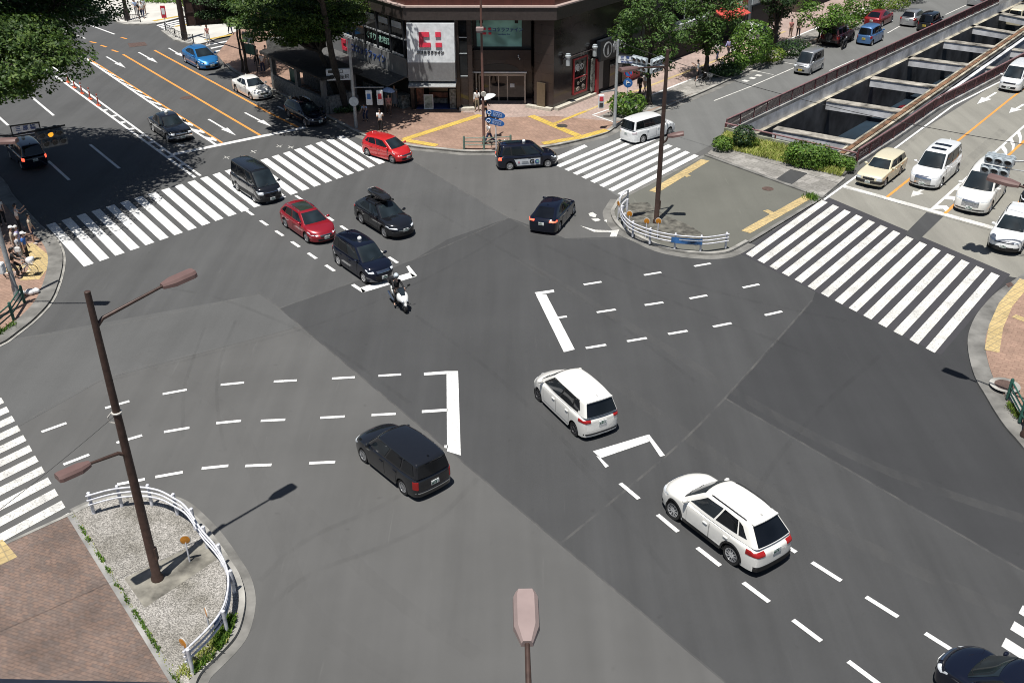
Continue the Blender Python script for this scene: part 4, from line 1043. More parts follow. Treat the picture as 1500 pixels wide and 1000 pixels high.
def SPEC_hiace(): return (Car(L=4.695,W=1.695,H=1.98,wb=2.57,fo=1.02,R=0.33,sill=0.24,cowl=(0.40,1.12),head=(1.28,),rtop=(4.56,),rbase=(4.68,1.14),
    top=[(0,0.92),(0.12,1.02),(0.40,1.13),(1.4,1.15),(4.5,1.15),(4.695,1.12)],wroof=0.82,rb=0.13,rg=0.13,cf=0.24,nose=0.1,taper_f=0.04,taper_r=0.02,tuck=0.03,tail=0.02,roofdrop=0.04),
    dict(band=(0.04,0.95,0.12,0.82),sides=[[(0.05,0.15),(0.33,0.15),(0.33,0.78),(0.06,0.78)],[(0.36,0.15),(0.67,0.15),(0.66,0.79),(0.36,0.78)],[(0.71,0.13),(0.95,0.10),(0.86,0.80),(0.70,0.80)]],
    doors=[(0.85,1.78,0.42,1.12),(1.85,3.1,0.42,1.12)],hl=(0.62,1,0.70,0.88,0.72,0.94),hls=0.22,tl=(0.84,1,0.62,1.02),tls=0.1,
    grille=(0.58,0.72,0.84),bars=1,intake=(0.66,0.36,0.52),pf=0.42,pr=0.7,rim='steel_cover',spokes=8,rwb=0.86,rwc0=0.1,rwc1=0.84,roof_ribs=True,mir=0.96,wsb=0.92))
def SPEC_estate(): return (Car(L=4.6,W=1.80,H=1.46,wb=2.73,fo=0.90,R=0.325,sill=0.19,cowl=(1.15,0.95),head=(1.98,),rtop=(4.1,),rbase=(4.52,0.96),
    top=[(0,0.66),(0.3,0.80),(1.15,0.95),(2.1,0.97),(4.3,0.97),(4.6,0.90)],wroof=0.68,rb=0.15,rg=0.11,cf=0.38,nose=0.16,taper_f=0.1,tuck=0.06,tail=0.06),
    dict(sides=[[(0.07,0.22),(0.25,0.17),(0.25,0.80),(0.12,0.70)],[(0.27,0.17),(0.54,0.14),(0.53,0.86),(0.27,0.81)],[(0.57,0.14),(0.93,0.12),(0.87,0.82),(0.56,0.86)]],
    doors=[(1.52,2.50,0.32,0.92),(2.54,3.42,0.32,0.93)],hl=(0.58,1,0.56,0.66,0.64,0.78),hls=0.5,tl=(0.6,1,0.72,0.9),tls=0.4,
    grille=(0.44,0.50,0.62),intake=(0.62,0.26,0.38),pf=0.46,pr=0.7,rim='alloy',spokes=10,rwb=0.82,rwc0=0.08,rwc1=0.86,rails='chrome'))
def SPEC_coupe_suv(): return (Car(L=4.74,W=1.855,H=1.64,wb=2.69,fo=0.98,R=0.36,sill=0.24,cowl=(1.30,1.05),head=(2.1,),rtop=(3.9,),rbase=(4.6,1.12),
    top=[(0,0.80),(0.3,0.92),(1.3,1.06),(2.2,1.08),(4.4,1.12),(4.74,1.02)],wroof=0.66,rb=0.15,rg=0.12,cf=0.40,nose=0.16,taper_f=0.1,tuck=0.07,tail=0.02),
    dict(sides=[[(0.16,0.28),(0.27,0.22),(0.28,0.74),(0.22,0.62)],[(0.29,0.22),(0.55,0.18),(0.53,0.87),(0.29,0.78)],[(0.58,0.18),(0.93,0.14),(0.87,0.82),(0.56,0.87)]],
    doors=[(1.66,2.62,0.42,1.02),(2.66,3.52,0.42,1.06)],hl=(0.56,1,0.68,0.76,0.74,0.86),hls=0.5,tl=(0.5,1,0.94,1.04),tls=0.4,
    grille=(0.5,0.46,0.62),intake=(0.7,0.32,0.42),trim=0.36,pf=0.62,pr=0.66,rim='alloy',spokes=10,rwb=0.82,rwc0=0.10,rwc1=0.86))
def SPEC_hatch(): return (Car(L=3.99,W=1.695,H=1.525,wb=2.53,fo=0.78,R=0.30,sill=0.19,cowl=(0.78,0.98),head=(1.62,),rtop=(3.62,),rbase=(3.95,1.0),
    top=[(0,0.66),(0.2,0.78),(0.78,0.97),(1.6,1.0),(3.8,1.02),(3.99,0.96)],wroof=0.70,rb=0.14,rg=0.11,cf=0.34,nose=0.16,taper_f=0.09,tail=0.06),
    dict(sides=[[(0.10,0.30),(0.22,0.2),(0.23,0.78),(0.15,0.7)],[(0.25,0.18),(0.50,0.15),(0.49,0.86),(0.25,0.8)],[(0.53,0.15),(0.92,0.12),(0.85,0.82),(0.52,0.86)]],
    doors=[(1.22,2.18,0.32,0.94),(2.22,2.98,0.34,0.97)],hl=(0.55,1,0.62,0.74,0.72,0.86),hls=0.48,tl=(0.74,1,0.72,1.0),tls=0.22,
    grille=(0.55,0.56,0.66),intake=(0.62,0.27,0.42),pf=0.45,pr=0.72,rim='alloy',spokes=8,spoiler=True,rwb=0.82,rwc0=0.08,rwc1=0.84))
def SPEC_coupe_back(): return (Car(L=4.54,W=1.76,H=1.47,wb=2.70,fo=0.95,R=0.31,sill=0.17,cowl=(1.0,0.94),head=(1.95,),rtop=(3.5,),rbase=(4.36,1.0),
    top=[(0,0.62),(0.3,0.76),(1.0,0.94),(2,0.96),(4.2,1.02),(4.54,0.94)],wroof=0.66,rb=0.14,rg=0.11,cf=0.42,nose=0.18,taper_f=0.11,tail=0.03),
    dict(sides=[[(0.22,0.30),(0.30,0.2),(0.31,0.62),(0.27,0.5)],[(0.32,0.18),(0.56,0.15),(0.55,0.86),(0.32,0.66)],[(0.59,0.15),(0.93,0.12),(0.86,0.82),(0.58,0.86)]],
    doors=[(1.45,2.42,0.3,0.9),(2.46,3.3,0.3,0.93)],hl=(0.60,1,0.54,0.62,0.64,0.78),hls=0.5,tl=(0.55,1,0.82,0.94),tls=0.3,
    grille=(0.3,0.56,0.62),intake=(0.66,0.24,0.42),pf=0.42,pr=0.7,rim='alloy',spokes=5,rwb=0.80,rwc0=0.06,rwc1=0.9))
def SPEC_sedan(): return (Car(L=4.9,W=1.84,H=1.48,wb=2.9,fo=0.88,R=0.335,sill=0.18,cowl=(1.35,0.95),head=(2.15,),rtop=(3.55,),rbase=(4.25,1.0),
    top=[(0,0.68),(0.35,0.82),(1.35,0.96),(2.3,0.98),(4.1,1.01),(4.6,1.0),(4.9,0.93)],wroof=0.64,rb=0.15,rg=0.12,cf=0.36,nose=0.14,taper_f=0.09,taper_r=0.07,tail=0.06),
    dict(sides=[[(0.16,0.3),(0.24,0.2),(0.27,0.62),(0.24,0.52)],[(0.26,0.18),(0.52,0.15),(0.50,0.86),(0.30,0.7)],[(0.55,0.15),(0.93,0.12),(0.87,0.82),(0.53,0.86)]],
    doors=[(1.7,2.75,0.3,0.92),(2.79,3.75,0.3,0.95)],hl=(0.6,1,0.58,0.70,0.64,0.80),hls=0.5,tl=(0.6,1,0.76,0.94),tls=0.3,
    grille=(0.40,0.52,0.70),bars=3,intake=(0.62,0.25,0.38),pf=0.42,pr=0.74,rim='alloy',spokes=7,rwb=0.80,rwc0=0.06,rwc1=0.9))
def SPEC_old_sedan(): return (Car(L=4.69,W=1.695,H=1.52,wb=2.785,fo=0.82,R=0.31,sill=0.2,cowl=(1.32,0.95),head=(1.95,),rtop=(3.35,),rbase=(3.85,0.97),
    top=[(0,0.76),(0.2,0.84),(1.32,0.95),(2.2,0.97),(3.8,0.98),(4.5,0.95),(4.69,0.9)],wroof=0.72,rb=0.10,rg=0.09,cf=0.18,nose=0.08,taper_f=0.05,taper_r=0.05,tail=0.04,crown=0.03),
    dict(sides=[[(0.10,0.2),(0.46,0.15),(0.46,0.86),(0.2,0.82)],[(0.52,0.15),(0.93,0.12),(0.86,0.84),(0.52,0.86)]],
    doors=[(1.55,2.5,0.3,0.92),(2.54,3.4,0.3,0.94)],hl=(0.6,1,0.6,0.74,0.6,0.74),hls=0.2,tl=(0.62,1,0.66,0.84),tls=0.2,
    grille=(0.5,0.6,0.74),bars=3,frontbar=(0.36,0.52),fbm='chrome',pf=0.44,pr=0.62,pext=0.08,rim='steel_cover',spokes=12,rwb=0.82,rwc0=0.08,rwc1=0.9,lamp=0.55))
def SPEC_boxy_estate(): return (Car(L=4.79,W=1.72,H=1.46,wb=2.65,fo=0.92,R=0.31,sill=0.22,cowl=(1.45,0.92),head=(2.05,),rtop=(4.5,),rbase=(4.74,0.95),
    top=[(0,0.80),(0.15,0.86),(1.45,0.93),(2.2,0.95),(4.6,0.95),(4.79,0.92)],wroof=0.78,rb=0.07,rg=0.07,cf=0.10,nose=0.04,taper_f=0.04,taper_r=0.03,tuck=0.03,tail=0.03,crown=0.02),
    dict(sides=[[(0.04,0.16),(0.30,0.14),(0.30,0.88),(0.07,0.86)],[(0.33,0.14),(0.60,0.12),(0.59,0.88),(0.33,0.88)],[(0.63,0.12),(0.95,0.10),(0.89,0.86),(0.62,0.88)]],
    doors=[(1.65,2.6,0.32,0.9),(2.64,3.5,0.32,0.92)],hl=(0.60,0.95,0.58,0.74,0.58,0.74),hls=0.1,tl=(0.82,1,0.55,0.85),tls=0.1,
    grille=(0.45,0.58,0.74),frontbar=(0.36,0.54),pf=0.46,pr=0.62,pext=0.09,rim='steel_cover',spokes=12,rwb=0.86,rwc0=0.1,rwc1=0.88,antenna=False))
def SPEC_luxury_van(): return (Car(L=4.95,W=1.85,H=1.94,wb=3.0,fo=0.92,R=0.35,sill=0.2,cowl=(0.92,1.14),head=(1.78,),rtop=(4.7,),rbase=(4.9,1.16),
    top=[(0,0.88),(0.2,1.0),(0.92,1.14),(2,1.16),(4.7,1.17),(4.95,1.1)],wroof=0.78,rb=0.15,rg=0.13,cf=0.26,nose=0.10,taper_f=0.07,tail=0.03),
    dict(band=(0.04,0.95,0.1,0.88),sides=[[(0.05,0.16),(0.28,0.13),(0.28,0.84),(0.07,0.80)],[(0.31,0.13),(0.60,0.12),(0.59,0.86),(0.31,0.84)],[(0.63,0.12),(0.93,0.10),(0.86,0.82),(0.62,0.86)]],
    doors=[(1.5,2.45,0.35,1.1),(2.5,3.6,0.35,1.12)],hl=(0.56,1,0.78,0.86,0.84,0.98),hls=0.42,tl=(0.74,1,0.86,1.08),tls=0.24,
    grille=(0.56,0.40,0.88),grm='chrome',bars=6,intake=(0.86,0.30,0.36),pf=0.44,pr=0.8,rim='alloy',spokes=10,rwb=0.88,rwc0=0.05,rwc1=0.86))
def SPEC_kei_van(): return (Car(L=3.395,W=1.475,H=1.89,wb=2.43,fo=0.55,R=0.27,sill=0.22,cowl=(0.28,1.0),head=(0.95,),rtop=(3.28,),rbase=(3.38,1.02),
    top=[(0,0.86),(0.1,0.95),(0.28,1.01),(1,1.03),(3.2,1.03),(3.395,1.0)],wroof=0.84,rb=0.10,rg=0.10,cf=0.14,nose=0.06,taper_f=0.03,taper_r=0.02,tuck=0.03,tail=0.02),
    dict(sides=[[(0.05,0.14),(0.31,0.14),(0.31,0.80),(0.06,0.80)],[(0.34,0.14),(0.64,0.14),(0.63,0.82),(0.34,0.80)],[(0.68,0.12),(0.95,0.10),(0.86,0.82),(0.67,0.82)]],
    doors=[(0.62,1.4,0.4,0.98),(1.45,2.4,0.4,1.0)],hl=(0.62,1,0.66,0.84,0.68,0.86),hls=0.15,tl=(0.86,1,0.6,0.9),tls=0.08,
    grille=(0.4,0.74,0.80),intake=(0.5,0.36,0.5),pf=0.46,pr=0.62,plate='plate_yellow',rim='steel_cover',spokes=8,rwb=0.86,rwc0=0.1,rwc1=0.84))
def SPEC_kei_tall(): return (Car(L=3.395,W=1.475,H=1.68,wb=2.44,fo=0.56,R=0.27,sill=0.19,cowl=(0.55,1.0),head=(1.1,),rtop=(3.2,),rbase=(3.37,1.0),
    top=[(0,0.74),(0.15,0.86),(0.55,0.99),(1.2,1.02),(3.2,1.02),(3.395,0.98)],wroof=0.80,rb=0.12,rg=0.12,cf=0.2,nose=0.1,taper_f=0.05,tuck=0.04,tail=0.02),
    dict(sides=[[(0.05,0.16),(0.22,0.14),(0.22,0.84),(0.08,0.80)],[(0.25,0.14),(0.55,0.12),(0.54,0.86),(0.25,0.85)],[(0.58,0.12),(0.94,0.10),(0.88,0.82),(0.57,0.86)]],
    doors=[(0.9,1.7,0.3,0.97),(1.74,2.5,0.3,0.98)],hl=(0.6,1,0.62,0.78,0.68,0.84),hls=0.25,tl=(0.82,1,0.66,0.92),tls=0.12,
    grille=(0.45,0.6,0.68),intake=(0.55,0.28,0.42),pf=0.44,pr=0.62,plate='plate_yellow',rim='steel_cover',spokes=8,rwb=0.84,rwc0=0.06,rwc1=0.84))
def SPEC_jeep(): return (Car(L=4.3,W=1.9,H=1.86,wb=2.75,fo=0.72,R=0.40,sill=0.42,cowl=(1.35,1.20),head=(1.75,),rtop=(4.15,),rbase=(4.24,1.2),
    top=[(0,1.0),(0.15,1.08),(1.35,1.2),(2,1.21),(4.1,1.21),(4.3,1.16)],wroof=0.80,rb=0.08,rg=0.07,cf=0.12,nose=0.03,taper_f=0.05,taper_r=0.02,tuck=0.02,tail=0.01,crown=0.02),
    dict(sides=[[(0.04,0.16),(0.30,0.14),(0.30,0.84),(0.05,0.84)],[(0.34,0.14),(0.60,0.12),(0.60,0.86),(0.34,0.85)],[(0.64,0.12),(0.94,0.10),(0.90,0.84),(0.64,0.86)]],
    doors=[(1.55,2.4,0.5,1.14),(2.44,3.2,0.5,1.14)],hl=(0.5,0.9,0.76,0.92,0.76,0.92),hls=0.0,tl=(0.80,1,0.80,1.0),tls=0.08,
    grille=(0.4,0.72,0.98),intake=(0.6,0.5,0.62),trim=0.6,pf=0.6,pr=0.62,rim='dark_alloy',spokes=6,rwb=0.82,rwc0=0.12,rwc1=0.82))
# ------------------------------------------------------------------ street furniture
plain('brown_steel', (0.075,0.045,0.036), 0.5, 0.2, var=0.25)
plain('lamp_brown', (0.17,0.105,0.095), 0.5, 0.1, var=0.12, scale=2)
plain('lamp_pink', (0.29,0.222,0.21), 0.5, 0.0, var=0.10, scale=2)
plain('lamp_lens', (0.45,0.43,0.38), 0.3)
plain('grey_pole', (0.34,0.36,0.37), 0.5, 0.3, var=0.2)
plain('white_rail', (0.70,0.71,0.76), 0.45, var=0.25, scale=5)
plain('amber_disc', (0.55,0.22,0.02), 0.3, var=0.2)
plain('disc_back', (0.50,0.48,0.44), 0.5)
plain('green_rail', (0.03,0.11,0.085), 0.5, var=0.3)
plain('olive_rail', (0.14,0.20,0.16), 0.5, var=0.3)
plain('maroon_rail', (0.125,0.045,0.05), 0.55, var=0.25)
plain('maroon_top', (0.26,0.14,0.145), 0.5, var=0.25)
plain('black_metal', (0.02,0.02,0.022), 0.5, 0.2)
plain('signal_grey', (0.44,0.49,0.52), 0.45, 0.1, var=0.15)
plain('signal_shade', (0.10,0.11,0.12), 0.6)
plain('sign_white', (0.72,0.74,0.75), 0.5, var=0.1); plain('sign_grey', (0.36,0.38,0.40), 0.5)
plain('sign_blue', (0.03,0.14,0.42), 0.45, var=0.1); plain('sign_paleblue', (0.30,0.40,0.62), 0.45, var=0.2); plain('sign_red', (0.55,0.03,0.05), 0.45); plain('ink_blue', (0.03,0.07,0.24), 0.5); plain('ink_black', (0.02,0.02,0.02), 0.5)
plain('banner_blue', (0.05,0.17,0.42), 0.5, var=0.6, scale=2); plain('off_red', (0.45,0.09,0.06), 0.5); plain('pole_orange', (0.65,0.14,0.06), 0.5)
emit('amber_lit', (1.0,0.42,0.03), 0.8); glassy('dark_lens', (0.02,0.02,0.022), 0.2)

def lamp_head(name, root, c, dirv, tilt, mat, L=1.15, w=0.46, t=0.22):
    """shoe-box lantern, c its middle, dirv the way it points"""
    d = Vector((dirv[0],dirv[1],0)).normalized()*cos(tilt)+Vector((0,0,sin(tilt))); s = Vector((0,0,1)).cross(d).normalized(); u = d.cross(s)
    mb = MB()
    # outline in the (along, across) plane: neck, shoulder, tip
    prof = [(-L/2,0.22),(-L*0.18,0.5),(L*0.40,0.5),(L/2,0.40)]
    def ring(k, top): return [(a, b*w*k, z) for a, b, z in top]
    vs, fs = [], []
    for a, b in prof:
        for (yy, zz) in ((-b*w,-t*0.35),(-b*w*0.94,t*0.15),(-b*w*0.66,t*0.5),(b*w*0.66,t*0.5),(b*w*0.94,t*0.15),(b*w,-t*0.35)):
            vs.append(Vector(c)+d*a+s*yy+u*zz*(0.75 if a < -L*0.4 else 1))
    for i in range(3):
        for j in range(6): fs.append((i*6+j,(i+1)*6+j,(i+1)*6+(j+1)%6,i*6+(j+1)%6))
    fs.append((0,1,2,3,4,5)); fs.append((23,22,21,20,19,18))
    mb.add(vs, fs); h = mb.build(name, MATS[mat], root, smooth=20)
    lb = MB(); q = [Vector(c)+d*a+s*b*w*0.8-u*(t*0.35+0.012) for a, b in ((-L*0.15,-.5),(L*0.42,-.5),(L*0.42,.5),(-L*0.15,.5))]
    lb.add(q, [(0,3,2,1)]); lb.build('lamp_lens', MATS['lamp_lens'], h, smooth=0)
    return h
def street_lamp(base, h, heads, label, r=(0.15,0.09), mat='brown_steel', group='brown street lamps of the crossing', headmat='lamp_brown'):
    root = empty('street_lamp', base, 0, label, 'street lamp', group)
    mb = MB(); mb.lathe([(r[0]*1.35,0),(r[0]*1.35,0.12),(r[0],0.2),(r[0]*0.95,h*0.3),(r[1],h-0.02),(r[1]*0.6,h)], 12); mb.build('pole', MATS[mat], root, smooth=40)
    mb = MB(); mb.box((r[0]*0.9,0,1.1),(0.1,0.16,0.5)); mb.build('hatch', MATS[mat], root, smooth=0)
    for (z0, hx, hy, hz, L) in heads:
        dx, dy = hx-base[0], hy-base[1]; ln = hypot(dx, dy); d = Vector((dx/ln, dy/ln, 0)); tl = atan2(hz-z0, ln)
        end = Vector((dx,dy,hz))-d*(L/2*cos(tl)); end.z -= L/2*sin(tl)*0.6
        mb = MB(); mb.tube([(0,0,z0-0.25),(d.x*0.25,d.y*0.25,z0-0.05),tuple(end)], [0.07,0.06,0.045], 8); mb.build('arm', MATS[mat], root, smooth=50)
        lamp_head('lamp_head', root, Vector((dx,dy,hz)), d, tl*0.6, headmat, L)
    return root
lp1 = street_lamp((-11.79,24.97,0.12), 10.66, [(9.75,-9.95,26.99,10.0,1.1),(5.3,-12.92,23.80,5.35,1.0)], 'tall brown street lamp with two arms standing on the grey pebble island')
lp1_band = MB(); lp1_band.tube([(0.13*cos(a),0.13*sin(a),6.62) for a in [2*pi*k/10 for k in range(10)]], 0.035, 6, closed=True); lp1_band.tube([(-0.16,0.05,6.6),(-0.3,0.0,6.45),(-0.3,0.02,6.25),(-0.16,0.05,6.2)], 0.02, 5); lp1_band.build('cable_clamp', MATS['disc_back'], lp1)
pr = G(921,103,9.3)
street_lamp((8.50,54.41,0.10), 10.0, [(9.15,pr.x,pr.y,9.25,1.1),(5.0,9.25,54.3,5.3,0.9)], 'brown street lamp with two arms behind the white rail of the traffic island')
street_lamp((20.3,32.6,0.13), 10.6, [(9.6,18.14,34.87,9.8,1.15)], 'brown street lamp at the right edge by the green railing')
street_lamp((-25.5,42.7,0.13), 10.0, [(9.0,-22.1,42.6,9.15,1.1)], 'brown street lamp at the left edge beside the green posts')
street_lamp((0.23,10.0,0.0), 10.6, [(10.25,0.2,12.75,10.5,1.15)], 'pale pinkish street lamp head on a bare arm at the bottom edge', headmat='lamp_pink')
# lamp post by the plaza railing with a small box lantern
p = G(709,211,0.12)
root = empty('street_lamp', p, 0, 'slim reddish brown lamp post in front of the corner shop entrance', 'street lamp')
mb = MB(); mb.lathe([(0.13,0),(0.13,0.3),(0.10,0.35),(0.07,9.9),(0.03,9.95)], 10); mb.build('pole', plain('reddish_steel',(0.14,0.07,0.055),0.5,0.1), root)
mb = MB(); mb.box((-0.1,-0.22,8.0),(0.5,0.5,0.22)); mb.box((-0.1,-0.22,7.83),(0.42,0.42,0.12)); mb.build('lamp_head', MATS['lamp_pink'], root, smooth=0, bevel=0.02)
mb = MB(); mb.lathe([(0.16,-0.05),(0.2,0),(0.16,0.05)], 12, 0, Matrix.Translation((0.05,-0.12,3.6)) @ Matrix.Rotation(pi/2,4,'X')); mb.build('round_fitting', MATS['lamp_lens'], root)

# ---------------- white guard rails
def guard_rail(line_pts, post_ts, label, banner=None, discs=(), zb=0.14, extra=None):
    L = line_pts; cum = [0]
    for a, b in zip(L, L[1:]): cum.append(cum[-1]+(b-a).length)
    def at(s):
        s = max(0, min(cum[-1], s))
        for i in range(len(L)-1):
            if s <= cum[i+1]+1e-9:
                t = (s-cum[i])/max(1e-6, cum[i+1]-cum[i]); return L[i].lerp(L[i+1], t), (L[i+1]-L[i]).normalized()
    root = empty('guard_rail', L[0], 0, label, 'guard rail', 'white curved guard rails')
    o = L[0]
    for z in (0.86, 0.66, 0.46):
        mb = MB(); mb.tube([p-o+Vector((0,0,z+zb)) for p in L], 0.036, 8); mb.build('rail', MATS['white_rail'], root, smooth=50)
    for s in post_ts:
        q, t = at(s*cum[-1]); q = q-o; n = Vector((-t.y,t.x,0))
        mb = MB(); mb.tube([q+Vector((0,0,zb-0.02))-n*0.09, q+Vector((0,0,zb+0.92))-n*0.09], 0.062, 10); mb.ball(tuple(q+Vector((0,0,zb+0.92))-n*0.09), (0.062,0.062,0.03), n=10, m=4)
        for z in (0.86,0.66,0.46): mb.box(tuple(q+Vector((0,0,z+zb))-n*0.04), (0.07,0.1,0.08), 0, atan2(t.y,t.x))
        mb.build('post', MATS['white_rail'], root, smooth=50)
    if banner:
        a, b, lo, hi = banner; mb = MB(); pts = [at(cum[-1]*(a+(b-a)*k/8)) for k in range(9)]
        for (p1,t1),(p2,t2) in zip(pts, pts[1:]):
            n1 = Vector((-t1.y,t1.x,0))*0.05; n2 = Vector((-t2.y,t2.x,0))*0.05
            q1, q2 = p1-o+n1, p2-o+n2
            for d in (0, 0.012):
                e1, e2 = n1.normalized()*d, n2.normalized()*d
                v = [q1+e1+Vector((0,0,lo+zb)), q2+e2+Vector((0,0,lo+zb)), q2+e2+Vector((0,0,hi+zb)), q1+e1+Vector((0,0,hi+zb))]
                mb.add(v, [(0,1,2,3)])
        bn = mb.build('banner', MATS['banner_blue'], root, smooth=0)
        mb = MB()
        for (p1,t1),(p2,t2) in list(zip(pts, pts[1:]))[0:-2]:
            n1 = Vector((-t1.y,t1.x,0))*0.066
            q1 = p1-o+n1; q2 = p2-o+n1
            mb.add([q1+Vector((0,0,lo+zb+(hi-lo)*0.62)), q2+Vector((0,0,lo+zb+(hi-lo)*0.62)), q2+Vector((0,0,lo+zb+(hi-lo)*0.76)), q1+Vector((0,0,lo+zb+(hi-lo)*0.76))], [(0,1,2,3)])
        mb.build('banner_stripe', MATS['sign_white'], bn, smooth=0)
    return at, cum[-1]
def reflector(p, faceaz, label, group, h=0.95, r=0.14):
    root = empty('reflector_post', p, 0, label, 'reflector', group)
    mb = MB(); mb.tube([(0,0,0),(0,0,h)], 0.03, 8); mb.build('post', MATS['white_rail'], root)
    M = Matrix.Translation((0,0,h+r*0.6)) @ Matrix.Rotation(-faceaz,4,'Z') @ Matrix.Rotation(-pi/2,4,'X')
    mb = MB(); mb.lathe([(r*0.7,-0.04),(r*1.12,-0.03),(r*1.12,0.0),(r,0.005)], 18, 0, M); d = mb.build('reflector_dish', MATS['disc_back'], root, smooth=40)
    mb = MB(); mb.lathe([(r*0.93,0.003),(r*0.93,0.012),(r*0.5,0.02),(0.01,0.024)], 18, 0, M); mb.build('reflector_lens', MATS['amber_disc'], d, smooth=40)
gl = [G(*p, 0.13) for p in ((133,755),(160,747),(184,742.5),(212,741),(239,746),(260,757),(278,770),(300,803),(318,824),(332,846),(340,872),(338,903),(327,930),(305,957),(275,986))]
gl = [Vector((p.x,p.y,0)) for p in smooth_line(gl, 4)][::-1]
guard_rail(gl, (0.01,0.15,0.30,0.42,0.52,0.62,0.72,0.82,0.91,0.99), 'white curved guard rail around the grey pebble island at lower left', banner=(0.12,0.30,0.36,0.82))
RG = 'amber reflectors on the guard rails'
for q, lb in (((278,822),'amber round reflector standing alone beside the brown lamp post'),((309,930),'amber round reflector behind the blue banner of the lower left rail'),((276,975),'amber round reflector at the lowest end of the left guard rail')):
    reflector(G(*q,0.125), radians({822:165,930:240,975:215}[q[1]]), lb, RG, 0.85, 0.17)
gr = [G(*p,0.13) for p in ((917,312),(909,322),(912,334),(922,345),(938,353),(963,361),(990,366),(1012,368),(1035,368.5),(1066,364))]
gr = [Vector((p.x,p.y,0)) for p in smooth_line(gr, 4)][::-1]
guard_rail(gr, (0.01,0.17,0.32,0.48,0.62,0.75,0.87,0.99), 'white curved guard rail around the traffic island in the middle', banner=(0.165,0.34,0.42,0.76))
for q, lb in (((905,322),'amber reflector leftmost on the middle island rail'),((921,337),'amber reflector second from the left on the middle island rail'),((946,348),'amber reflector left of the lamp post on the middle island rail'),((963,348),'amber reflector close against the middle island lamp post')):
    reflector(G(*q,0.13), radians(200) if q[0] != 905 else radians(250), lb, RG, 0.9, 0.17)
# white end frame at the rail's left end
p = G(919,300,0.09); root = empty('end_frame', p, 0, 'white hoop bollard at the left end of the island rail', 'bollard')
mb = MB(); e = (G(907,312,.09)-p); mb.tube([(0,0,0),(0,0,0.95),(e.x*0.5,e.y*0.5,1.1),(e.x,e.y,0.95),(e.x,e.y,0)], 0.05, 8); mb.build('hoop', MATS['white_rail'], root, smooth=60)
mb = MB(); mb.tube([(0,0,0.6),(e.x,e.y,0.6)], 0.035, 8); mb.build('crossbar', MATS['white_rail'], root)

# ---------------- green and olive pedestrian railings
def ped_rail(pts, label, mat, zs=(0.82,0.56,0.32), r=0.035, pr=0.09, ph=0.95, zb=0.13, group=None, step=1):
    P = [Vector(p) for p in pts]; o = Vector((P[0].x,P[0].y,0)); root = empty('pedestrian_railing', o, 0, label, 'railing', group)
    for z in zs:
        mb = MB(); mb.tube([Vector((p.x,p.y,z+zb))-o for p in P], r, 8); mb.build('rail', MATS[mat], root, smooth=50)
    for p in P[::step]:
        mb = MB(); q = p-o; mb.lathe([(pr*0.85,zb-0.02),(pr*0.85,ph+zb-0.06),(pr*0.6,ph+zb),(0.01,ph+zb+0.01)], 10, 0, Matrix.Translation((q.x,q.y,0))); mb.build('post', MATS[mat], root, smooth=40)
    return root
PG = 'pedestrian railings at the kerb'
ped_rail([G(36,443,.13),G(20,468,.13),G(-12,496,.13),G(-45,520,.13)], 'dark green railing with thick posts at the left edge kerb', 'green_rail', group=PG)
ped_rail([G(1476,583,.2),G(1494,617,.2),G(1520,650,.2)], 'dark green railing with thick posts at the right edge kerb', 'green_rail', zb=0.2, group=PG)
ped_rail([G(680,219,.13),G(709,219,.13),G(748,217,.13)], 'olive railing on the brick plaza in front of the corner shop', 'olive_rail', group=PG)
def mesh_rail(pts, label):
    P = [Vector(p) for p in pts]; o = Vector((P[0].x,P[0].y,0)); root = empty('pedestrian_railing', o, 0, label, 'railing', PG)
    for p in P:
        q = p-o; mb = MB(); mb.tube([(q.x,q.y,0.1),(q.x,q.y,1.0)], 0.05, 8); mb.build('post', MATS['black_metal'], root)
    for a, b in zip(P, P[1:]):
        mb = MB(); a, b = a-o, b-o; d = b-a
        for z in (0.9,0.3): mb.tube([(a.x,a.y,z),(b.x,b.y,z)], 0.025, 6)
        n = 6
        for k in range(n):
            u, w = a+d*(k/n), a+d*((k+1)/n); mb.tube([(u.x,u.y,0.3),(w.x,w.y,0.9)], 0.014, 4); mb.tube([(u.x,u.y,0.9),(w.x,w.y,0.3)], 0.014, 4)
        mb.build('lattice', MATS['black_metal'], root)
mesh_rail([G(*p,.13) for p in ((157,19),(171,27),(187,32),(206,33))], 'black lattice railing along the pale pavement at the far left corner')
mesh_rail([G(*p,.13) for p in ((243,45.5),(257,55),(270,60.5),(284,64))], 'black lattice railing at the rim of the small pale island')

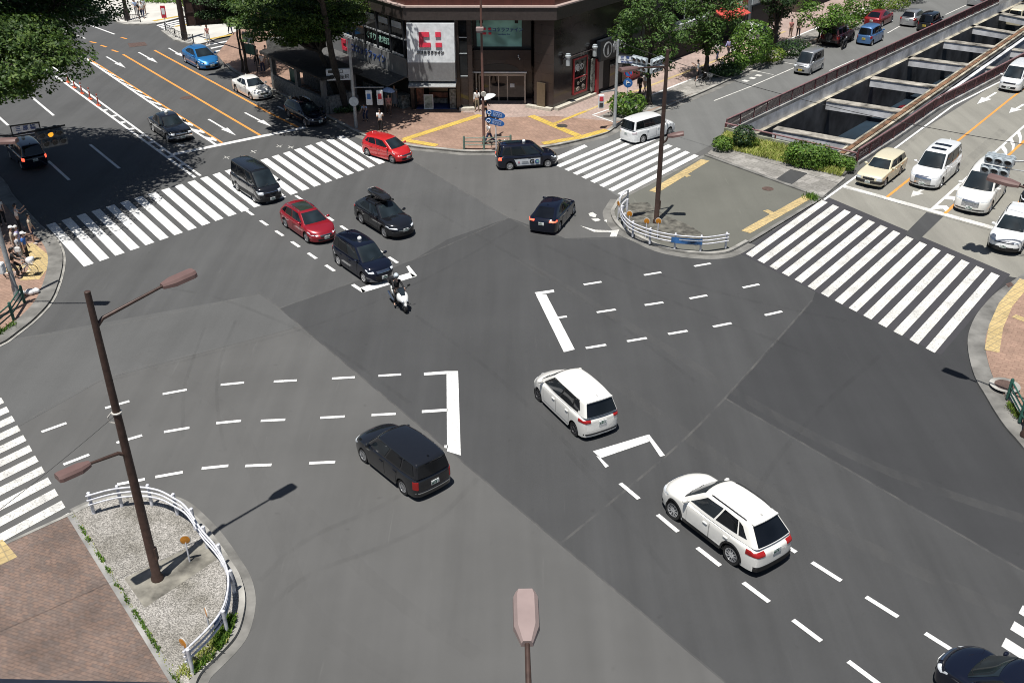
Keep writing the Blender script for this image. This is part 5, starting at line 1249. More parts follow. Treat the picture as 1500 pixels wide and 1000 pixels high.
# ---------------- maroon railings of the underpass
plain('moss_concrete', (0.36,0.37,0.28), 0.9, var=0.5, scale=1.5)
plain('mesh_panel', (0.055,0.035,0.038), 0.7, var=0.4)
def maroon_rail(pts, label, base=0.25, panel=True, step=2.0, low=False):
    P = [Vector((p.x,p.y,0)) for p in pts]; o = P[0]; root = empty('parapet_railing', o, 0, label, 'railing', 'maroon railings around the underpass')
    cum = [0]
    for a, b in zip(P, P[1:]): cum.append(cum[-1]+(b-a).length)
    def at(s):
        for i in range(len(P)-1):
            if s <= cum[i+1]+1e-6:
                return P[i].lerp(P[i+1], (s-cum[i])/(cum[i+1]-cum[i]))-o
        return P[-1]-o
    mb = MB(); strip(mb, [p-o for p in P], 0.16, -0.16, -0.05, base); mb.build('plinth', MATS['moss_concrete' if low else 'concrete'], root, smooth=0)
    mb = MB(); mb.tube([p-o+Vector((0,0,0.85 if low else 1.08)) for p in P], 0.06, 8); mb.build('top_rail', MATS['maroon_top'], root, smooth=50)
    n = max(2, int(cum[-1]/step)); ss = [cum[-1]*k/n for k in range(n+1)]
    for s in ss:
        q = at(s); mb = MB(); mb.box((q.x,q.y,((0.82 if low else 1.06)+base)/2), (0.09,0.09,(0.82 if low else 1.06)-base)); mb.build('post', MATS['maroon_rail'], root, smooth=0)
    if low: return root
    mb = MB()
    for s0, s1 in zip(ss, ss[1:]):
        a, b = at(s0), at(s1); d = (b-a).normalized()
        a, b = a+d*0.07, b-d*0.07; L = (b-a).length; m = max(4, int(L/0.13))
        for z in (base+0.12, 0.98): mb.bar(a+Vector((0,0,z)), b+Vector((0,0,z)), 0.035, 0.035)
        for k in range(m+1):
            q = a.lerp(b, k/m); mb.box((q.x,q.y,(base+1.1)/2), (0.05,0.03,1.0-base-0.14), 0, atan2(d.y,d.x))
    mb.build('baluster_panel', MATS['maroon_rail'], root, smooth=0)
    return root
maroon_rail([TL0-nT*0.18, TL0+dT*58-nT*0.18], 'long maroon railing on the far left side of the underpass')
rr = [p+nT*0.25 for p in TRp[:6]]
maroon_rail([TRp[0]+nT*.25-dT*.1]+rr[1:6], 'curving maroon railing between the underpass and the eastern road')
maroon_rail([TL0-dT*0.2-nT*.15, TRp[0]-dT*0.2+nT*.2], 'short maroon railing at the near end of the underpass', base=0.55, step=1.9, low=True)

# ---------------- traffic signals
def signal_unit(root, c, face, lit=None, n=3, back='signal_grey', w=1.42, name='signal_head'):
    """horizontal three-lamp head; face is the way the lamps look"""
    f = Vector((face[0],face[1],0)).normalized(); s = Vector((-f.y,f.x,0)); c = Vector(c)
    M = Matrix(((s.x,f.x,0,c.x),(s.y,f.y,0,c.y),(0,0,1,c.z),(0,0,0,1)))
    mb = MB(); mb.box((0,0,0),(w,0.18,0.48),0,M=M)
    hd = mb.build(name, MATS[back], root, bevel=0.05)
    for k in range(n):
        x = (k-(n-1)/2)*0.46
        mb = MB(); mb.lathe([(0.15,0.078),(0.15,0.1),(0.06,0.115),(0.005,0.118)], 14, 0, M @ Matrix.Translation((x,0,0)) @ Matrix.Rotation(-pi/2,4,'X'))
        mb.build('lens', MATS['amber_lit' if lit == k else 'dark_lens'], hd)
        vs, fs = [], []
        for j in range(13):
            a = -0.35+(pi+0.7)*j/12
            for (y, rr) in ((0.07,0.21),(0.33,0.20),(0.33,0.182),(0.07,0.19)):
                dep = y if y < 0.1 else 0.14+0.22*max(0, sin(a))
                vs.append(M @ Vector((x+rr*cos(a), dep, rr*sin(a))))
        for j in range(12):
            for q in range(4): fs.append((j*4+q, j*4+(q+1)%4, (j+1)*4+(q+1)%4, (j+1)*4+q))
        mb = MB(); mb.add(vs, fs); mb.build('hood', MATS[back], hd)
    return hd
def name_board(root, c, face, kanji, latin, w=1.5, h=0.62):
    f = Vector((face[0],face[1],0)).normalized(); x = Vector((0,0,1)).cross(f)   # reading direction for someone looking at the face
    M = frame_matrix(c, x); mb = MB(); mb.box((0,0,0),(w,h,0.05),0,M=M); b = mb.build('name_board', MATS['sign_white'], root, bevel=0.02)
    put_text('board_lettering', kanji, 0.30, MATS['ink_blue'], M @ Matrix.Translation((0,0.09,0.03)), b, 0.006); put_text('board_lettering', latin, 0.19, MATS['ink_blue'], M @ Matrix.Translation((0,-0.17,0.03)), b, 0.004)
    fr = MB()
    for (cx, cy, sx, sy) in ((0,h/2,w+0.08,0.06),(0,-h/2,w+0.08,0.06),(-w/2,0,0.06,h),(w/2,0,0.06,h)): fr.box((cx,cy,0.0),(sx,sy,0.09),0,M=M)
    fr.build('board_frame', MATS['black_metal'], b, smooth=0)
# signal over the northern arm, on a pole at the left kerb
B = Vector((-33.2,51.2,0.13)); c = Vector((-26.0,55.2,5.55)); ad = (c-B); ad.z = 0; ad.normalize()
root = empty('traffic_signal', B, 0, 'dark traffic signal with lit amber lens and bilingual name board over the left road', 'traffic signal', 'traffic signals')
def rel(v): return tuple(Vector(v)-B)
mb = MB(); mb.lathe([(0.14,0),(0.11,6.4),(0.02,6.45)],10); mb.build('pole', MATS['black_metal'], root)
toward = Vector((0.60,-0.80,0))
mb = MB(); e = c+ad*0.9; mb.tube([(0,0,5.75),rel((c.x-ad.x*2.9,c.y-ad.y*2.9,5.9)),rel((c.x-ad.x*2.0,c.y-ad.y*2.0,5.75)),rel((e.x,e.y,5.88))], 0.05, 8); mb.build('arm', MATS['black_metal'], root, smooth=50)
signal_unit(root, rel(c+Vector((0,0,0))+toward*0.12), toward, lit=1, back='signal_shade'); signal_unit(root, rel(c+Vector((0.1,0.08,-0.5))+toward*0.12), toward, back='signal_shade')
signal_unit(root, rel(c-toward*0.22+Vector((0,0,0.05))), -toward, back='signal_shade')
# 'sanbaru-bashi' board as the photograph shows it
nb = G(38,190,5.55); name_board(root, rel(nb), (0.45,-0.9), '三 原 橋', 'Miharabashi')
# signal by the plaza
B = G(900,186,0.12); root = empty('traffic_signal', B, 0, 'pale grey signal pole with name board by the dark corner building', 'traffic signal', 'traffic signals')
mb = MB(); mb.lathe([(0.15,0),(0.15,0.3),(0.12,0.35),(0.10,6.3),(0.02,6.35)],12); mb.build('pole', MATS['grey_pole'], root)
c = G(945,94,5.1); nb = G(918,87,5.1)
mb = MB(); mb.tube([(0,0,5.05),tuple(nb-B+Vector((0,0,-0.0))-Vector((0.2,-0.1,0))),tuple(c-B+Vector((0.5,-0.6,0.1)))],0.045,8); mb.build('arm', MATS['grey_pole'], root, smooth=50)
name_board(root, tuple(nb-B+Vector((0.05,-0.1,0))), (-0.25,-1), '三 原 橋', 'Miharabashi', 1.45, 0.6)
fc = Vector((-0.75,-0.65,0)); s = Vector((-fc.y,fc.x,0)).normalized()
for (dx, dz, f2) in ((-0.35,0.25,fc),(-0.35,-0.28,fc),(0.75,0.3,Vector((0.75,-0.65,0))),(0.75,-0.25,Vector((0.75,-0.65,0)))):
    signal_unit(root, tuple(c-B+Vector((dx,-dx*0.4,dz))), f2)
mb = MB(); mb.box((-0.6,-0.3,2.75),(1.2,0.09,0.09),0,0.45); mb.build('side_arm', MATS['grey_pole'], root, smooth=0)
mb = MB(); mb.box((-1.1,-0.6,2.1),(0.42,0.3,1.0)); pb = mb.build('walk_signal', MATS['sign_white'], root, bevel=0.05)
for dz, m in ((0.22,'sign_red'),(-0.22,'dark_lens')):
    mb = MB(); mb.box((-1.1,-0.76,2.1+dz),(0.28,0.02,0.32)); mb.build('walk_lens', MATS[m], pb, smooth=0)
# signal over the eastern road
c = Vector((24.96,48.96,5.35)); B = Vector((31.2,46.4,0.13))
root = empty('traffic_signal', B, 0, 'pale grey traffic signal hanging over the eastern road seen from behind', 'traffic signal', 'traffic signals')
mb = MB(); mb.lathe([(0.15,0),(0.11,6.8),(0.02,6.85)],12); mb.build('pole', MATS['grey_pole'], root)
mb = MB(); mb.tube([(0,0,6.0),tuple(c-B+Vector((2.2,-0.85,0.6))),tuple(c-B+Vector((-0.2,0,0.2)))],0.05,8); mb.tube([(0,0,4.8),tuple(c-B+Vector((0.4,-0.1,-0.1)))],0.03,6); mb.build('arm', MATS['grey_pole'], root, smooth=50)
f = Vector((-0.62,-0.78,0)); signal_unit(root, tuple(c-B+Vector((0,0,0.28))), f); signal_unit(root, tuple(c-B+Vector((-0.1,0,-0.25))), f); signal_unit(root, tuple(c-B+Vector((0.18,0.22,0.30))), -f)
# grey pole with a box at the left corner
B = G(27,440,0.13); root = empty('utility_pole', B, 0, 'grey pole with a white control box beside the cyclist', 'pole')
mb = MB(); mb.lathe([(0.16,0),(0.15,0.8),(0.12,0.9),(0.10,8.4),(0.02,8.45)],12); mb.build('pole', MATS['grey_pole'], root)
mb = MB(); mb.box((-0.30,-0.28,1.95),(0.42,0.34,0.55)); bx = mb.build('control_box', MATS['sign_white'], root, bevel=0.03)
mb = MB(); mb.tube([(-0.2,-0.3,1.7),(-0.1,-0.34,1.5),(0.05,-0.25,1.52),(0.06,-0.13,1.7)],0.02,6); mb.build('cable_loop', MATS['black_metal'], bx)
mb = MB(); mb.lathe([(0.3,-0.01),(0.3,0.01),(0.29,0.015)],18,0,Matrix.Translation((-0.62,-0.2,3.0)) @ Matrix.Rotation(pi/2,4,'X')); mb.build('blue_sign', MATS['sign_blue'], root)

# overhead wires
def wire(label, pts, sag, r=0.018):
    a, b = Vector(pts[0]), Vector(pts[1]); mb = MB(); P = []
    for k in range(25):
        t = k/24; p = a.lerp(b, t); p.z -= sag*4*t*(1-t); P.append(p-a)
    mb.tube(P, r, 5); o = mb.build('overhead_wire', MATS['black_metal'], None, tuple(a)); tag(o, label, 'wire')
wire('thin black wire slung from the plaza signal pole across the eastern road', [(7.9,72.6,6.2),(31.2,46.4,6.4)], 1.0)
wire('thin cable running from the tall island lamp to the lower left', [(-11.9,24.95,6.6),(-17.5,21.0,3.5)], 0.15, 0.010)

# ---------------- signs
def round_sign(root, c, f, r, mat, edge=None):
    f = Vector((f[0],f[1],0)).normalized(); x = Vector((0,0,1)).cross(f); M = frame_matrix(c, x)
    mb = MB(); mb.lathe([(r,-0.015),(r,0.0)],20,0,M); d = mb.build('sign_disc', MATS[edge or mat], root, smooth=0)
    if edge: mb = MB(); mb.lathe([(r*0.8,0.0),(r*0.8,0.008)],20,0,M); mb.build('sign_face', MATS[mat], d, smooth=0)
    return d, M
B = G(918,158,0.13); root = empty('parking_sign', B, 0, 'thin post with a red ringed no-parking disc above a blue P disc', 'sign')
mb = MB(); mb.tube([(0,0,0),(0,0,2.9)],0.035,8); mb.build('post', MATS['sign_white'], root)
d, M = round_sign(root, (0,-0.05,2.75), (-0.25,-1), 0.36, 'sign_blue', 'sign_red')
mb = MB(); mb.box((0,0,0.012),(0.60,0.07,0.01),0,M=M @ Matrix.Rotation(radians(-45),4,'Z')); mb.build('red_slash', MATS['sign_red'], d, smooth=0)
d, M = round_sign(root, (0,-0.05,1.95), (-0.25,-1), 0.36, 'sign_blue', 'sign_blue'); put_text('sign_lettering', 'P', 0.42, MATS['sign_white'], M @ Matrix.Translation((-0.06,0,0.012)), d, 0.01)
mb = MB(); mb.tube([(-0.05,0,0.02),(0.12,0.06,0.02),(0.2,-0.02,0.02)],0.02,4); mb.v = [tuple(M @ Vector(v)) for v in mb.v]; mb.build('sign_symbol', MATS['sign_white'], d)
B = G(727,224,0.13); root = empty('direction_sign', B, 0, 'white post with two blue oval cycle signs in front of the entrance', 'sign')
mb = MB(); mb.tube([(0,0,0),(0,0,2.9)],0.04,8); mb.build('post', MATS['sign_white'], root)
for z, dx in ((2.75,0.0),(2.2,-0.06)):
    f = Vector((-0.25,-0.97,0)); M = frame_matrix((dx,-0.06,z), Vector((0,0,1)).cross(f)) @ Matrix.Rotation(radians(-10),4,'Z')
    mb = MB(); pts = [(0.95*cos(a)*0.46+(0.24 if cos(a) > 0 else -0.24), 0.22*sin(a)) for a in [2*pi*k/20 for k in range(20)]]
    mb.add([M @ Vector((x,y,-0.02)) for x, y in pts]+[M @ Vector((x,y,0.0)) for x, y in pts], [tuple(range(20,40)), tuple(range(20))[::-1]]+[(k,(k+1)%20,20+(k+1)%20,20+k) for k in range(20)])
    bd = mb.build('sign_board', MATS['sign_blue'], root, smooth=0)
    mb = MB(); mb.tube([tuple(M @ Vector((-0.45+0.13*cos(a),0.13*sin(a),0.01))) for a in [2*pi*k/12 for k in range(12)]],0.025,5,closed=True)
    mb.build('sign_ring', MATS['sign_white'], bd); mb = MB(); mb.box((0.14,0,0.006),(0.62,0.28,0.008),0,M=M); pp_ = mb.build('sign_field', MATS['sign_paleblue'], bd, smooth=0); mb = MB(); [mb.box((0.14+dx_,dy_,0.012),(0.09,0.06,0.006),0,M=M) for dx_, dy_ in ((-0.2,0.06),(-0.07,0.05),(0.07,0.06),(0.2,0.05),(-0.14,-0.07),(0.0,-0.06),(0.16,-0.07))]; mb.build('sign_symbol', MATS['ink_blue'], pp_, smooth=0)
B = G(244,44,0.13); root = empty('speed_sign', B, 0, 'small red and white sign on a thin post by the far crossing', 'sign')
mb = MB(); mb.tube([(0,0,0),(0,0,2.2)],0.04,8); mb.build('post', MATS['sign_white'], root)
mb = MB(); mb.box((0,-0.05,1.8),(0.5,0.04,1.2)); mb.build('sign_board', MATS['sign_red'], root, bevel=0.01); mb = MB(); mb.box((0,-0.075,1.85),(0.32,0.02,0.6)); mb.build('sign_face', MATS['sign_white'], root, smooth=0)
# brown gantry sign on its pole
B = G(271,58,0.13); root = empty('gantry_sign', B, 0, 'back of a large brown direction sign on a thick dark pole', 'sign')
mb = MB(); mb.lathe([(0.3,0),(0.26,4),(0.22,8.4),(0.05,8.45)],12); mb.build('pole', plain('dark_brown_steel',(0.035,0.024,0.022),0.5,0.2), root)
c = G(299,18,5.6)-B; d = Vector((1,0.28,0)).normalized(); q = Vector((0,0,5.65))
mb = MB(); mb.bar(Vector((0.2,0,5.6)), c+d*6.0+Vector((0,0,0.1)), 0.18, 0.18); mb.build('arm', MATS['dark_brown_steel'], root, smooth=0)
M = frame_matrix(tuple(c+Vector((-0.02,0.3,0))), d)
mb = MB(); mb.box((0,0,0),(3.3,2.2,0.08),0,M=M); bd = mb.build('sign_back', plain('sign_brown',(0.055,0.028,0.022),0.6,var=0.3), root, bevel=0.02)
mb = MB()
for x in (-1.6,-0.9,-0.02,0.85,1.6): mb.box((x,0,0.09),(0.09,2.2,0.1),0,M=M)
for y in (-1.05,0,1.05): mb.box((0,y,0.07),(3.3,0.1,0.06),0,M=M)
mb.build('sign_frame', MATS['dark_brown_steel'], bd, smooth=0)
p = G(187,30,0.13); root = empty('lamp_post', p, 0, 'dark pole standing behind the far lattice railing', 'pole')
mb = MB(); mb.lathe([(0.22,0),(0.18,5),(0.12,9.5)],10); mb.build('pole', MATS['dark_brown_steel'], root); mb = MB(); mb.box((0,0,0.6),(0.5,0.5,1.2)); mb.build('base_box', MATS['dark_brown_steel'], root, bevel=0.03)
# two poles by the plaza tree
B = G(522,187,0.13); root = empty('utility_pole', B, 0, 'slim grey pole with small poster boards at the plaza kerb', 'pole')
mb = MB(); mb.lathe([(0.13,0),(0.10,6.4),(0.02,6.5)],10); mb.build('pole', MATS['grey_pole'], root)
mb = MB(); mb.tube([(0.0,0,3.0),(2.2,0.3,2.9)],0.04,6); ar = mb.build('bracket', MATS['grey_pole'], root)
for x, m in ((1.1,'sign_white'),(1.9,'sign_white')): mb = MB(); mb.box((x,0.12,2.2),(0.45,0.12,1.1)); sb = mb.build('poster_board', MATS[m], root, bevel=0.03); mb = MB(); mb.box((x,0.05,2.3),(0.26,0.03,0.4)); mb.build('poster_mark', MATS['sign_red' if x > 1.5 else 'sign_blue'], sb, smooth=0)
mb = MB(); mb.lathe([(0.35,-0.02),(0.35,0.02)],18,0,Matrix.Translation((0,-0.14,2.0)) @ Matrix.Rotation(pi/2,4,'X')); mb.build('round_mirror', MATS['signal_grey'], root)
# flexible red lane posts
for k, q in enumerate(((100,121),(109.5,129),(120.5,137.5),(132.5,145.5),(144.5,155))):
    p = G(*q); root = empty('lane_post', p, 0, 'red flexible lane divider post between the double white lines', 'lane post', 'red lane posts')
    mb = MB(); mb.lathe([(0.055,0.05),(0.05,0.95),(0.01,0.97)],10); mb.build('post', MATS['off_red'], root); mb = MB(); mb.box((0,0,0.04),(0.24,0.6,0.08),0,-AZ_A); mb.build('foot', MATS['pole_orange'], root, bevel=0.02)
    mb = MB(); mb.lathe([(0.058,0.7),(0.058,0.8)],10); mb.build('reflective_band', MATS['sign_white'], root, smooth=0)

# ---------------- subway entrance by the northern arm
S0 = G(401,128,0.13); S1 = G(478,168,0.13); S1 = S0+dA*-1*((S1-S0).length); u = -dA; n = Vector((-u.y,u.x,0)); n = n if n.y > 0 else -n; Ls = (S1-S0).length
plain('shelter_wall', (0.21,0.21,0.20), 0.8, var=0.4); plain('shelter_roof', (0.035,0.034,0.033), 0.85, var=0.5); plain('shelter_post', (0.13,0.13,0.13), 0.6)
root = empty('subway_entrance', S0, 0, 'roofed subway stair shelter with low concrete walls under the plaza tree', 'stair shelter')
def sp(a, b, z): return tuple(u*a+n*b+Vector((0,0,z)))
def upbar(nm, a, b, z0, z1, t, mat):
    mb = MB(); A = u*a[0]+n*a[1]; Bq = u*b[0]+n*b[1]; mb.bar(A+Vector((0,0,(z0+z1)/2)), Bq+Vector((0,0,(z0+z1)/2)), t, z1-z0); return mb.build(nm, MATS[mat], root, smooth=0)
upbar('low_wall', (0,0), (Ls,0), 0, 1.15, 0.25, 'shelter_wall'); upbar('low_wall', (0.6,2.6), (Ls,2.6), 0, 1.0, 0.25, 'shelter_wall'); upbar('low_wall', (Ls,0.13), (Ls,2.5), 0, 1.35, 0.25, 'shelter_wall')
for a in (0.3, Ls*0.5, Ls-0.4):
    for b in (0.02, 2.58): upbar('post', (a-0.22,b), (a+0.22,b), 0.9, 2.72, 0.3, 'shelter_post')
mb = MB(); mb.prism([sp(-0.9,-0.5,0)[:2], sp(Ls+0.4,-0.5,0)[:2], sp(Ls+0.4,3.1,0)[:2], sp(-0.9,3.1,0)[:2]], 2.72, 2.95); mb.build('roof', MATS['shelter_roof'], root, bevel=0.04)
M = frame_matrix(sp(Ls+0.3,1.4,3.15), n if n.x > 0 else -n); M = frame_matrix(sp(Ls+0.45,1.0,3.0), (1,0.1,0))
mb = MB(); mb.box((0,0,0),(1.9,0.85,0.3),0,M=M); sb = mb.build('sign_box', MATS['sign_white'], root, bevel=0.02)
put_text('sign_lettering', '東銀座駅', 0.36, MATS['ink_black'], M @ Matrix.Translation((0.05,-0.18,0.155)), sb, 0.004); put_text('sign_lettering', '口', 0.3, MATS['ink_black'], M @ Matrix.Translation((0.2,0.24,0.155)), sb, 0.004); mb = MB(); mb.box((-0.45,0.25,0.155),(0.7,0.22,0.01),0,M=M); mb.build('sign_stripe', MATS['ink_black'], sb, smooth=0)
M = frame_matrix(sp(-0.6,1.2,3.35), (1,0.15,0)); mb = MB(); mb.box((0,0,0),(2.0,0.95,0.35),0,M=M); sb = mb.build('sign_box', MATS['shelter_wall'], root, bevel=0.02); mb = MB(); mb.box((0.35,-0.1,0.18),(0.45,0.4,0.01),0,M=M); mb.build('sign_mark', MATS['ink_black'], sb, smooth=0)
mb = MB()
for k in range(7): mb.box(sp(1.0+k*0.8,1.3,-0.02-k*0.01 if False else 0.03),(0.04,2.3,0.03),0,atan2(n.y,n.x)-pi/2)
mb.build('stair_edge', MATS['sign_grey'], root, smooth=0)
mb = MB(); mb.box(sp(Ls*0.32,0.5,1.5),(1.3,0.08,1.1),0,atan2(u.y,u.x)); mb.build('notice_board', MATS['green_rail'], root, smooth=0)
# timetable boards further up
for q, lb, m in (((370,106),'blue and green notice boards on thin posts beside the twin trunks','green_rail'),):
    B = G(*q,0.13); root = empty('notice_board', B, 0, lb, 'notice board')
    for x in (-0.55,0.55): mb = MB(); mb.tube([(x,x*-0.7,0),(x,x*-0.7,3.4)],0.04,6); mb.build('post', MATS['black_metal'], root)
    for z, m in ((2.0,'green_rail'),(3.0,'signal_grey')): mb = MB(); mb.box((0,0,z),(1.25,0.06,0.9),0,-0.61); mb.build('board', MATS[m], root, bevel=0.02)
# A-board before the shop
B = G(628.5,160,0.13); root = empty('sidewalk_board', B, 0, 'folding advertising board with a pastel poster in front of the shop opening', 'advertising board')
for s in (-1,1): mb = MB(); mb.bar(Vector((0,s*0.22,0.05)), Vector((0,s*0.03,1.15)), 0.72, 0.03); mb.build('leaf_panel', MATS['sign_white'], root, smooth=0)
mb = MB(); mb.add([(-0.31,-0.225,0.15),(0.31,-0.225,0.15),(0.31,-0.07,1.08),(-0.31,-0.07,1.08)],[(0,1,2,3)]); po = mb.build('poster', plain('poster_pale',(0.45,0.52,0.45),0.5,var=0.5,scale=3), root, smooth=0)
# ------------------------------------------------------------------ trees and planting
leaves('leaf_zelkova', (0.026,0.058,0.015), (0.062,0.118,0.025), (0.140,0.210,0.045))
leaves('leaf_dark', (0.018,0.042,0.016), (0.032,0.072,0.022), (0.060,0.115,0.030))
leaves('leaf_ginkgo', (0.036,0.080,0.020), (0.072,0.145,0.032), (0.135,0.225,0.052))
leaves('leaf_hedge', (0.050,0.115,0.018), (0.100,0.200,0.028), (0.190,0.300,0.050))
leaves('leaf_bright', (0.080,0.150,0.020), (0.150,0.230,0.030), (0.260,0.300,0.060))
leaves('leaf_grass', (0.240,0.320,0.060), (0.420,0.470,0.120), (0.560,0.520,0.210))
plain('bark', (0.055,0.045,0.036), 0.9, var=0.5, scale=4, bump=0.6); plain('stem', (0.05,0.055,0.025), 0.9)
def leaf_cloud(rng, clumps, per, size, flat=0.5, drop=0.25):
    vs, fs = [], []
    for (c, r) in clumps:
        rx, ry, rz = r
        m = int(per*(0.7+0.6*rng.random()))
        for _ in range(m):
            while True:
                d = Vector((rng.uniform(-1,1),rng.uniform(-1,1),rng.uniform(-1,1)))
                if 0.05 < d.length < 1: break
            d = d.normalized()*(d.length**0.45)
            p = Vector(c)+Vector((d.x*rx,d.y*ry,d.z*rz))
            nrm = (Vector((d.x,d.y,abs(d.z)*0.6+flat))+Vector((rng.uniform(-1,1),rng.uniform(-1,1),rng.uniform(-1,1)))*0.6).normalized()
            t = Vector((rng.uniform(-1,1),rng.uniform(-1,1),rng.uniform(-0.6,0.3))); t = (t-nrm*t.dot(nrm)).normalized(); b = nrm.cross(t)
            s = size*(0.6+0.8*rng.random()); k = len(vs)
            vs += [p-t*s*0.5, p+b*s*0.28-nrm*s*0.05, p+t*s*0.55-Vector((0,0,s*0.1)), p-b*s*0.28-nrm*s*0.05]
            fs.append((k,k+1,k+2,k+3))
    return vs, fs
def limb(mb, a, b, r0, r1, rng, n=4, wob=0.06):
    a, b = Vector(a), Vector(b); L = (b-a).length; P = []; R = []
    for k in range(n+1):
        t = k/n; p = a.lerp(b, t)
        if 0 < k < n: p += Vector((rng.uniform(-1,1),rng.uniform(-1,1),rng.uniform(-.5,.5)))*L*wob
        P.append(p); R.append(r0+(r1-r0)*t)
    mb.tube(P, R, 7)
    return P
def tree(p, h, crown, label, leaf='leaf_zelkova', seed=1, trunk=0.2, lean=(0,0), per=170, size=0.27, nclump=40, name='street_tree', group=None, cat='tree', flatness=0.42, hole=0.0, clr=1.0, z_lo=0.35):
    """crown: (cx, cy, cz, rx, ry, rz) relative to the foot"""
    rng = random.Random(seed); root = empty(name, p, 0, label, cat, group)
    cx, cy, cz, rx, ry, rz = crown
    clumps = []
    for k in range(nclump):
        for _ in range(30):
            d = Vector((rng.uniform(-1,1),rng.uniform(-1,1),rng.uniform(-1,1)))
            if d.length < 1 and d.length > 0.35: break
        d = d.normalized()*(0.45+0.5*rng.random()**0.6)
        s = (0.20+0.16*rng.random())*clr
        clumps.append(((cx+d.x*rx, cy+d.y*ry, cz+d.z*rz), (rx*s*1.15, ry*s*1.15, max(0.25, (rx+ry)/2*s*flatness))))
    mb = MB(); fork = Vector((cx*0.45+lean[0]*0.3, cy*0.45+lean[1]*0.3, (cz-rz)*0.85))
    if fork.z < h*0.2: fork.z = h*0.2
    mb.lathe([(trunk*1.7,-0.02),(trunk*1.15,0.25)], 9)
    limb(mb, (0,0,0.15), fork, trunk*1.1, trunk*0.75, rng, 5, 0.02)
    main = []
    for k in range(6):
        a = 2*pi*k/6+rng.uniform(-.3,.3); e = Vector((cx+rx*0.5*cos(a), cy+ry*0.5*sin(a), cz+rz*rng.uniform(-0.3,0.5)))
        main.append(limb(mb, fork, e, trunk*0.55, trunk*0.16, rng, 4, 0.07)[2:])
    main.append(limb(mb, fork, (cx,cy,cz+rz*0.6), trunk*0.6, trunk*0.12, rng, 4, 0.05)[1:])
    pts = [q for m in main for q in m]
    for c, r in clumps:
        q = min(pts, key=lambda w: (w-Vector(c)).length); limb(mb, q, Vector(c), trunk*0.14, trunk*0.05, rng, 3, 0.06)
    mb.build('trunk', MATS['bark'], root, smooth=60)
    vs, fs = leaf_cloud(rng, clumps, per, size, 0.6)
    mb = MB(); mb.v = [tuple(v) for v in vs]; mb.f = fs; mb.m = [0]*len(fs); mb.build('crown', MATS[leaf], root, smooth=0)
    return root
def bush(p, dims, label, leaf, seed=1, per=900, size=0.16, name='shrub', group=None, rz=0.0, box=False, stems=5):
    rng = random.Random(seed); root = empty(name, p, rz, label, 'shrub', group); L, W, H = dims
    mb = MB()
    for k in range(stems):
        q = (rng.uniform(-L*0.3,L*0.3), rng.uniform(-W*0.3,W*0.3)); limb(mb, (q[0],q[1],0), (q[0]*1.3,q[1]*1.3,H*0.75), 0.025, 0.01, rng, 3, 0.08)
    mb.build('stem', MATS['stem'], root, smooth=0)
    vs, fs = [], []
    for k in range(per):
        while True:
            d = Vector((rng.uniform(-1,1),rng.uniform(-1,1),rng.uniform(-1,1)))
            if box: d = d if max(abs(d.x),abs(d.y),abs(d.z)) > 0.55 else d*0
            if (box and d.length > 0.1) or 0.1 < d.length < 1: break
        if not box: d = d.normalized()*(d.length**0.35)
        lump = 1+0.16*noise.noise(Vector((d.x*2.1+seed,d.y*2.1,d.z*2.1)))
        if box:
            m = max(abs(d.x),abs(d.y),abs(d.z)); l4 = (d.x**4+d.y**4+d.z**4)**0.25; d = d*(m/l4)
        q = Vector((d.x*L/2*lump, d.y*W/2*lump, H/2+d.z*H/2*lump)); q.z = max(0.03, q.z)
        nrm = (Vector((d.x,d.y,d.z*0.8+0.35))+Vector((rng.uniform(-1,1),rng.uniform(-1,1),rng.uniform(-1,1)))*0.7).normalized()
        t = Vector((rng.uniform(-1,1),rng.uniform(-1,1),rng.uniform(-.6,.6))); t = (t-nrm*t.dot(nrm)).normalized(); b = nrm.cross(t); s = size*(0.6+0.8*rng.random()); i = len(vs)
        vs += [q-t*s*.5, q+b*s*.3, q+t*s*.55, q-b*s*.3]; fs.append((i,i+1,i+2,i+3))
    mb = MB(); mb.v = [tuple(v) for v in vs]; mb.f = fs; mb.m = [0]*len(fs); mb.build('foliage', MATS[leaf], root, smooth=0)
    return root
TG = 'broad street trees along the left kerb'
tree((-33.5,50.0,0.13), 14, (2.4,6.0,9.8,7.4,6.4,2.6), 'huge dark green tree filling the upper left corner, nearer one', 'leaf_zelkova', 3, 0.34, nclump=250, per=260, size=0.21, flatness=0.30, clr=0.72)
tree((-37.0,58.0,0.13), 19, (3.6,3.0,15.2,9.2,7.6,3.0), 'tallest tree of the left kerb with its crown above the picture', 'leaf_dark', 4, 0.36, nclump=150, per=220, size=0.42, flatness=0.5)
tree((-38.5,58.5,0.13), 13, (8.2,4.5,10.9,6.4,5.8,2.6), 'huge dark green tree at the left edge behind the nearer one', 'leaf_dark', 5, 0.32, nclump=130, per=240, size=0.21, flatness=0.36, clr=0.75)
B = G(497,152,0.13)
tree(B, 10, (-2.6,0.2,6.9,5.6,4.6,2.1), 'broad dark tree leaning over the subway shelter', 'leaf_zelkova', 9, 0.24, nclump=150, per=210, size=0.22, flatness=0.34, clr=0.75)
tree(G(506,162,.13), 14, (-1.4,-4.2,12.6,6.4,4.6,2.6), 'tall tree behind the shelter with its crown above the picture', 'leaf_dark', 10, 0.26, nclump=60, per=220, size=0.40, flatness=0.5)
B = G(362,107,0.13)
tree(B, 9, (-0.4,0.3,6.3,3.6,3.4,2.0), 'slender tree with twin trunks above the parked white sedan', 'leaf_dark', 12, 0.13, nclump=70, per=170, size=0.21, flatness=0.4, clr=0.8)
